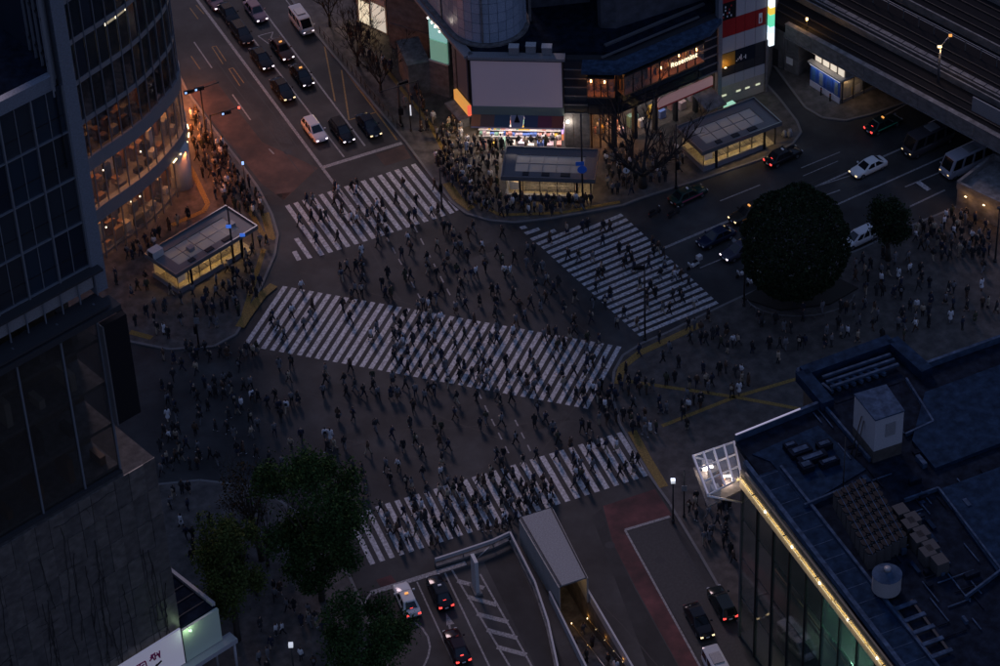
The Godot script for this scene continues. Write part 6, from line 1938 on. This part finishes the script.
# a figure faces +x; z is across the shoulders
func make_pose(stride: float, swing: float, coat: String, bag: String, lean: float, phone := false) -> void:
	var hip := Vector3(0, 0.9, 0)
	var chest := Vector3(lean, 1.28, 0)
	var neck := Vector3(lean * 1.2, 1.44, 0)
	var head := Vector3(lean * 1.3 + 0.025, 1.585, 0)
	var body := [[hip, chest, 0.13, 0.15, 0], [chest, neck, 0.12, 0.06, 0], [neck, head, 0.055, 0.06, 0], [head, head + Vector3(0.015, 0.04, 0), 0.098, 0.1, 0], [head + Vector3(0.1, -0.01, 0), head + Vector3(0.115, -0.025, 0), 0.02, 0.018, 0]]
	body.append([Vector3(lean, 1.37, -0.17), Vector3(lean, 1.37, 0.17), 0.065, 0.065, 0])
	body.append([Vector3(0, 0.9, -0.08), Vector3(0, 0.9, 0.08), 0.11, 0.11, 0])
	var legs := []
	var shoes := []
	var arms := []
	for sd in [1.0, -1.0]:
		var ph: float = stride * sd
		var h0 := hip + Vector3(0, -0.02, 0.085 * sd)
		var knee := h0 + Vector3(ph * 0.55 + 0.02, -0.41, 0)
		var ank := knee + Vector3(ph * 0.5 - (0.12 if ph < 0 else 0.02), -0.39 + (0.06 if ph < -0.1 else 0.0), 0)
		var lift := 0.04 if ph < -0.1 else 0.0
		legs.append([h0, knee, 0.085, 0.06, 0])
		legs.append([knee, ank, 0.058, 0.04, 0])
		shoes.append([ank + Vector3(-0.03, -0.035 - lift * 0.3, 0), ank + Vector3(0.14, -0.045, 0), 0.045, 0.038, 0])
		var sh := Vector3(lean, 1.37, 0.2 * sd)
		var el := sh + Vector3(-ph * swing * 0.5 - 0.02, -0.27, 0.05 * sd)
		var wr := el + Vector3(-ph * swing * 0.4 + 0.08, -0.23, 0.0)
		if phone and sd > 0: wr = el + Vector3(0.22, 0.06, -0.1)
		arms.append([sh, el, 0.055, 0.045, 0])
		arms.append([el, wr, 0.043, 0.032, 0])
		body.append([sh, el, 0.05, 0.04, 0])
		body.append([el, wr, 0.038, 0.028, 0])
		body.append([wr, wr + Vector3(0.03, -0.09, 0), 0.036, 0.028, 0])
		body.append([wr + Vector3(0.02, -0.03, -0.02 * sd), wr + Vector3(0.05, -0.07, -0.035 * sd), 0.014, 0.012, 0])
	body += legs
	for s in shoes: body.append([s[0], s[1], s[2] * 0.8, s[3] * 0.8, 0])
	var grow := func(src: Array, g: float) -> Array:
		var o := []
		for b in src: o.append([b[0], b[1], b[2] + g, b[3] + g, 0])
		return o
	var jk: Array = grow.call(arms, 0.018)
	jk += grow.call([[hip + Vector3(0, 0.05, 0), chest, 0.13, 0.15, 0], [chest, neck - Vector3(0, 0.03, 0), 0.12, 0.07, 0], [Vector3(lean, 1.37, -0.17), Vector3(lean, 1.37, 0.17), 0.065, 0.065, 0]], 0.03)
	if coat == "long": jk.append([hip + Vector3(0, 0.05, 0), Vector3(-0.02, 0.55, 0), 0.16, 0.22, 0])
	elif coat == "puffy": jk.append([hip + Vector3(0, 0.08, 0), chest, 0.2, 0.2, 0])
	var tr: Array = grow.call(legs, 0.022)
	tr.append([Vector3(0, 0.9, -0.07), Vector3(0, 0.9, 0.07), 0.135, 0.135, 0])
	if coat == "skirt": tr = [[hip, Vector3(0, 0.55, 0), 0.15, 0.25, 0]]
	var hr := [[head + Vector3(-0.02, 0.055, 0), head + Vector3(-0.05, 0.0, 0), 0.105, 0.095, 0]]
	if coat == "skirt" or coat == "long": hr.append([head + Vector3(-0.05, 0.0, 0), head + Vector3(-0.09, -0.2, 0), 0.09, 0.07, 0])
	var d := {"body": nets(body, 0.045), "jacket": nets(jk, 0.05), "trousers": nets(tr, 0.05), "hair": nets(hr, 0.045), "shoes": [nets([shoes[0]], 0.035, 0.02), nets([shoes[1]], 0.035, 0.02)], "coat": coat, "walk": absf(stride) > 0.1, "bag": null}
	if bag == "back": d.bag = nets([[Vector3(-0.22 + lean, 1.1, -0.06), Vector3(-0.22 + lean, 1.3, -0.06), 0.1, 0.09, 0], [Vector3(-0.22 + lean, 1.1, 0.06), Vector3(-0.22 + lean, 1.3, 0.06), 0.1, 0.09, 0]], 0.06)
	elif bag == "side": d.bag = nets([[Vector3(0.0, 0.72, 0.3), Vector3(0.0, 0.9, 0.3), 0.09, 0.06, 0], [Vector3(0.12, 0.74, 0.3), Vector3(0.1, 0.9, 0.3), 0.08, 0.05, 0]], 0.05)
	d.bag_name = bag
	poses.append(d)

var placed := []
func free_spot(w: Vector3, gap: float) -> bool:
	for q in placed:
		if absf(q.x - w.x) < gap and absf(q.z - w.z) < gap and Vector2(q.x - w.x, q.z - w.z).length() < gap: return false
	return true
var blocked := []
func people() -> void:
	make_pose(0.24, 0.7, "short", "none", 0.02)
	make_pose(-0.22, 0.7, "short", "back", 0.03)
	make_pose(0.18, 0.6, "long", "side", 0.02)
	make_pose(0.0, 0.0, "short", "none", 0.0, true)
	make_pose(0.05, 0.0, "puffy", "side", 0.0)
	make_pose(-0.18, 0.5, "skirt", "side", 0.02)
	make_pose(0.26, 0.8, "puffy", "back", 0.04)
	make_pose(0.02, 0.0, "long", "none", 0.0)
	var cloth := {"black": Color(0.012, 0.012, 0.014), "charcoal": Color(0.03, 0.03, 0.033), "navy": Color(0.015, 0.02, 0.04), "brown": Color(0.07, 0.04, 0.025), "grey": Color(0.13, 0.13, 0.14), "beige": Color(0.32, 0.26, 0.19), "white": Color(0.58, 0.58, 0.6), "olive": Color(0.04, 0.042, 0.025), "red": Color(0.22, 0.03, 0.03), "blue": Color(0.05, 0.12, 0.3)}
	for c in cloth: mat("cloth_" + c, cloth[c], 0.9)
	var tops := ["black", "black", "black", "charcoal", "charcoal", "navy", "navy", "brown", "grey", "grey", "beige", "white", "olive", "grey", "black", "black", "navy", "charcoal", "grey", "black", "charcoal", "white", "black", "brown"]
	var legs := ["black", "black", "navy", "charcoal", "charcoal", "grey", "brown", "beige", "black"]
	var skin := [mat("skin_a", Color(0.42, 0.27, 0.19), 0.6), mat("skin_b", Color(0.34, 0.21, 0.14), 0.6)]
	var hair := [mat("hair_black", Color(0.012, 0.01, 0.009), 0.6), mat("hair_brown", Color(0.05, 0.028, 0.016), 0.6), mat("hair_black", Color(0.012, 0.01, 0.009), 0.6)]
	# [place words, heading bias in pixels (0 = any), count, polygon in pixels]
	var zones := [
		["on the crossing before queueing cars", 1, 34, [285, 206, 411, 165, 458, 212, 320, 258]],
		["in junction above the diagonal crossing", 0, 88, [400, 232, 500, 228, 640, 330, 600, 342, 460, 316, 345, 296, 330, 262]],
		["on the diagonal crossing", 1, 78, [400, 308, 617, 347, 585, 407, 380, 370]],
		["on the diagonal crossing", 1, 14, [283, 287, 400, 308, 380, 370, 245, 345]],
		["in junction below the diagonal crossing", 0, 135, [150, 355, 250, 350, 420, 382, 590, 412, 600, 432, 440, 482, 370, 500, 300, 470, 160, 470]],
		["on the crossing beside ramp rail", 1, 70, [400, 500, 520, 462, 560, 500, 520, 528, 420, 552]],
		["on the crossing beside ramp rail", 1, 22, [520, 462, 616, 434, 642, 476, 560, 500]],
		["on the crossing beside ramp rail", 1, 10, [375, 510, 400, 500, 420, 552, 398, 556]],
		["by the plaza tactile strips", 0, 62, [620, 365, 660, 340, 700, 322, 760, 318, 790, 365, 700, 420, 680, 440, 650, 450, 622, 420]],
		["by the plaza tactile strips", 0, 26, [580, 395, 640, 380, 650, 440, 600, 432]],
		["near the round clipped tree", 0, 56, [740, 312, 860, 300, 960, 275, 1000, 270, 1000, 330, 890, 345, 800, 350]],
		["beside the plaza parapet block", 0, 50, [905, 235, 960, 215, 990, 235, 990, 262, 930, 262]],
		["near the round clipped tree", 0, 18, [850, 268, 910, 250, 930, 285, 860, 300]],
		["outside the souvenir shop", 0, 56, [438, 140, 500, 150, 502, 190, 500, 212, 470, 208, 445, 180]],
		["outside the souvenir shop", 2, 16, [476, 152, 564, 150, 566, 147, 474, 147]],
		["in front of the middle stair shelter", 0, 32, [500, 204, 600, 206, 620, 202, 560, 216, 500, 219]],
		["between the middle and right stair shelters", 0, 42, [605, 160, 665, 140, 680, 160, 690, 176, 640, 196, 606, 198]],
		["on the crossing by clipped tree", 1, 44, [541, 240, 620, 216, 712, 300, 640, 334]],
		["along the curved glass building", 0, 70, [193, 112, 208, 130, 240, 172, 262, 202, 268, 222, 240, 216, 215, 200, 198, 170, 190, 140]],
		["around the curved building shelter", 0, 34, [256, 240, 272, 232, 262, 284, 244, 315, 232, 332, 200, 345, 190, 310]],
		["around the curved building shelter", 0, 24, [115, 275, 150, 280, 180, 302, 240, 270, 236, 326, 150, 345, 120, 320]],
		["behind the curved building shelter", 0, 14, [118, 262, 160, 236, 200, 214, 172, 230, 140, 262]],
		["by the dark advertising panel", 0, 30, [145, 350, 250, 352, 250, 400, 200, 470, 160, 476, 150, 430]],
		["under the leafy trees", 0, 62, [165, 495, 200, 490, 225, 530, 300, 560, 330, 620, 325, 690, 260, 690, 235, 640, 190, 560]],
		["between bus lane and glass front", 0, 22, [676, 500, 716, 490, 740, 540, 736, 600, 712, 560]],
		["on the pavement by the kerb fence", 0, 20, [390, 100, 420, 96, 470, 140, 455, 160, 425, 140]],
		["on the far pavement by the kerb fence", 0, 14, [335, 20, 372, 36, 400, 90, 372, 72]],
		["beside the queueing road crossing", 0, 30, [432, 160, 452, 160, 490, 214, 468, 208]]]
	var list := []
	for z in zones:
		var pg := PackedVector2Array()
		var a: Array = z[3]
		var lo := Vector2(9999, 9999)
		var hi := -lo
		for i in range(0, a.size(), 2):
			pg.append(Vector2(a[i], a[i + 1]))
			lo = lo.min(pg[-1])
			hi = hi.max(pg[-1])
		var made := 0
		var tries := 0
		while made < z[2] and tries < 2500:
			tries += 1
			var p := Vector2(rng.randf_range(lo.x, hi.x), rng.randf_range(lo.y, hi.y))
			if not Geometry2D.is_point_in_polygon(p, pg): continue
			var w := P(p.x, p.y)
			if not free_spot(w, 0.9 if z[0].begins_with("in junction") or z[0].begins_with("near the") else 0.55): continue
			var bad := false
			for bk in blocked:
				if Geometry2D.is_point_in_polygon(Vector2(w.x, w.z), bk): bad = true
			if bad: continue
			placed.append(w)
			made += 1
			list.append([p, w, z[0], z[1]])
			# companions walk together
			if rng.randf() < 0.18:
				var w2 := w + Vector3(rng.randf_range(0.45, 0.65), 0, rng.randf_range(-0.25, 0.25))
				if free_spot(w2, 0.4):
					placed.append(w2)
					made += 1
					list.append([pix(w2), w2, z[0], z[1]])
	for k in 16:
		var t := rng.randf_range(0.27, 0.66)
		var sw: Vector3 = pit[0].lerp(pit[3], t).lerp(pit[1].lerp(pit[2], t), rng.randf_range(0.15, 0.85))
		if not free_spot(sw, 0.5): continue
		placed.append(sw)
		sw.y = -3.4 + 0.16 * (int((t - 0.26) / 0.02) + 1)
		list.append([pix(sw), sw, "on the underground stairs", 0])
	list.sort_custom(func(x, y): return x[0].y > y[0].y)
	var crowd_st := {}
	var n := 0
	for it in list:
		var w: Vector3 = it[1]
		var raised := false
		for sl in kerbed:
			if Geometry2D.is_point_in_polygon(Vector2(w.x, w.z), sl): raised = true
		if it[2] != "on the underground stairs": w.y = 0.125 if raised else 0.01
		var yaw := rng.randf_range(0, TAU)
		if it[3] == 1: yaw = (0.0 if rng.randf() < 0.5 else PI) + rng.randf_range(-0.7, 0.7) - 0.35
		elif it[3] == 2: yaw = PI / 2 + rng.randf_range(-0.4, 0.4)
		var moving: bool = it[3] == 1 or it[2].begins_with("in junction") or rng.randf() < 0.5
		var pi: int = [0, 1, 2, 5, 6, 0, 1][rng.randi() % 7] if moving else [3, 4, 7, 3, 4][rng.randi() % 5]
		var ps: Dictionary = poses[pi]
		var top: String = tops[rng.randi() % tops.size()]
		var leg: String = legs[rng.randi() % legs.size()]
		var sc := rng.randf_range(0.93, 1.08)
		var xf := Transform3D(Basis(Vector3.UP, yaw).scaled(Vector3.ONE * sc), w * K)
		var hm: Material = hair[rng.randi() % 3]
		var sm: Material = skin[rng.randi() % 2]
		var bm: Material = M["cloth_" + ["black", "brown", "grey", "navy", "beige"][rng.randi() % 5]]
		if n < 300:
			var o := part("person", ps.body, sm)
			o.transform = xf
			part("jacket" if ps.coat != "long" else "coat", ps.jacket, M["cloth_" + top], o)
			part("skirt" if ps.coat == "skirt" else "trousers", ps.trousers, M["cloth_" + leg], o)
			part("hair", ps.hair, hm, o)
			var shm: Material = M.cloth_black if rng.randf() < 0.75 else M.cloth_white
			for sh in ps.shoes: part("shoe", sh, shm, o)
			var bagw := ""
			if ps.bag:
				part("backpack" if ps.bag_name == "back" else "shoulder_bag", ps.bag, bm, o)
				bagw = " and backpack" if ps.bag_name == "back" else " and bag"
			var garment: String = {"short": "jacket", "long": "long coat", "puffy": "padded jacket", "skirt": "jacket"}[ps.coat]
			var lb := "person in %s %s, %s %s%s %s %s" % [top, garment, leg, "skirt" if ps.coat == "skirt" else "trousers", bagw, "walking" if ps.walk else "standing", it[2]]
			meta(o, lb, "person", "people " + it[2])
		else:
			for pr in [[ps.body, sm], [ps.jacket, M["cloth_" + top]], [ps.trousers, M["cloth_" + leg]], [ps.hair, hm], [ps.shoes[0], M.cloth_black], [ps.shoes[1], M.cloth_black], [ps.bag, bm]]:
				if pr[0] == null: continue
				if not crowd_st.has(pr[1]):
					var s := SurfaceTool.new()
					s.begin(Mesh.PRIMITIVE_TRIANGLES)
					crowd_st[pr[1]] = s
				crowd_st[pr[1]].append_from(pr[0], 0, xf)
		n += 1
	var am := ArrayMesh.new()
	for m in crowd_st:
		crowd_st[m].commit(am)
		am.surface_set_material(am.get_surface_count() - 1, m)
	var co := MeshInstance3D.new()
	co.name = "crowd"
	co.mesh = am
	add_child(co)
	meta(co, "dense far crowd of people in dark winter clothes filling the junction and pavements", "crowd", "", "stuff")
	print("people ", n)

var kerbed := []
func remember_kerbs() -> void:
	for a in [[172, 60, 186, 90, 212, 127, 240, 163, 258, 188, 272, 215, 278, 235, 275, 255, 262, 285, 246, 318, 236, 335, 214, 347, 170, 350, 120, 340, 60, 330, -60, 330, -60, 40],
		[270, -30, 290, -2, 315, 33, 360, 88, 406, 143, 432, 178, 452, 203, 466, 214, 490, 221, 515, 223, 550, 219, 585, 213, 622, 206, 640, 199, 700, 180, 760, 160, 793, 144, 801, 133, 797, 122, 780, 100, 764, 82, 740, 50, 760, -60, 270, -60],
		[1030, 178, 960, 206, 905, 229, 860, 250, 800, 273, 738, 299, 700, 317, 668, 333, 642, 344, 623, 356, 614, 372, 612, 395, 620, 425, 640, 460, 653, 481, 670, 505, 700, 555, 740, 625, 790, 720, 1060, 720, 1060, 170],
		[130, 488, 200, 481, 260, 488, 300, 515, 332, 550, 350, 578, 362, 605, 375, 640, 392, 680, 392, 740, -60, 740, -60, 510]]:
		var v := PackedVector2Array()
		for p in pts(a): v.append(Vector2(p.x, p.z))
		kerbed.append(v)
	for a in [[155, 276, 180, 297, 257, 250, 232, 232], [500, 202, 596, 205, 600, 172, 502, 170], [680, 142, 703, 175, 780, 146, 755, 115], [516, 545, 556, 536, 650, 700, 600, 700]]:
		var v := PackedVector2Array()
		for p in pts(a): v.append(Vector2(p.x, p.z))
		blocked.append(v)

func _ready() -> void:
	_setup_axes()
	rng.seed = 4711
	unit_box = BoxMesh.new()
	# camera
	var cam := Camera3D.new()
	cam.name = "camera"
	cam.fov = rad_to_deg(2.0 * atan(333.0 / FOC))
	cam.far = 1500.0
	cam.near = 1.0
	add_child(cam)
	cam.transform = Transform3D(Basis(cr, cu, -cf), eye() * K)
	cam.current = true
	# dusk sky and exposure
	var env := Environment.new()
	env.background_mode = Environment.BG_SKY
	var sm := ProceduralSkyMaterial.new()
	sm.sky_top_color = Color(0.085, 0.125, 0.255).linear_to_srgb()
	sm.sky_horizon_color = Color(0.15, 0.155, 0.235).linear_to_srgb()
	sm.ground_bottom_color = Color(0.03, 0.03, 0.035).linear_to_srgb()
	sm.ground_horizon_color = Color(0.12, 0.12, 0.16).linear_to_srgb()
	sm.sky_curve = 0.15
	var sky := Sky.new()
	sky.sky_material = sm
	env.sky = sky
	env.tonemap_mode = Environment.TONE_MAPPER_LINEAR
	env.tonemap_exposure = 1.4
	env.sdfgi_enabled = true
	env.ssao_enabled = true
	env.ssil_enabled = true
	var we := WorldEnvironment.new()
	we.name = "world_environment"
	we.environment = env
	add_child(we)
	# last glow of the dusk, low behind the far buildings
	var sun := DirectionalLight3D.new()
	sun.name = "dusk_glow"
	sun.light_color = Color(1.0, 0.87, 0.9)
	sun.light_energy = 0.22
	sun.light_angular_distance = 12.0
	sun.shadow_enabled = true
	add_child(sun)
	sun.look_at_from_position(Vector3.ZERO, -Vector3(-0.25, 0.6, -0.84), Vector3.UP)
	sm.sun_angle_max = 12.0

	make_materials()
	remember_kerbs()
	make_ground()
	curved_building()
	left_tower()
	corner_store()
	lit_shop_far()
	viaduct()
	roof_building()
	shelter("glazed stair shelter with roof air unit in front of the curved building", P(179.6, 295.7), P(255, 250), 3.9, 2.75, 7, Color(1, 0.78, 0.42), 1.15, true)
	shelter("wide glazed stair shelter facing the crossing before the souvenir shop", P(506, 200), P(592, 203), 4.2, 2.9, 5, Color(1, 0.83, 0.58), 0.8, false)
	shelter("glazed stair shelter by the kerb beside the red and white slab", P(703.5, 173), P(776, 145), 4.2, 2.7, 6, Color(1, 0.82, 0.5), 0.9, false)
	underground_entrance()
	street_furniture()
	traffic()
	two_wheelers()
	trees()
	people()
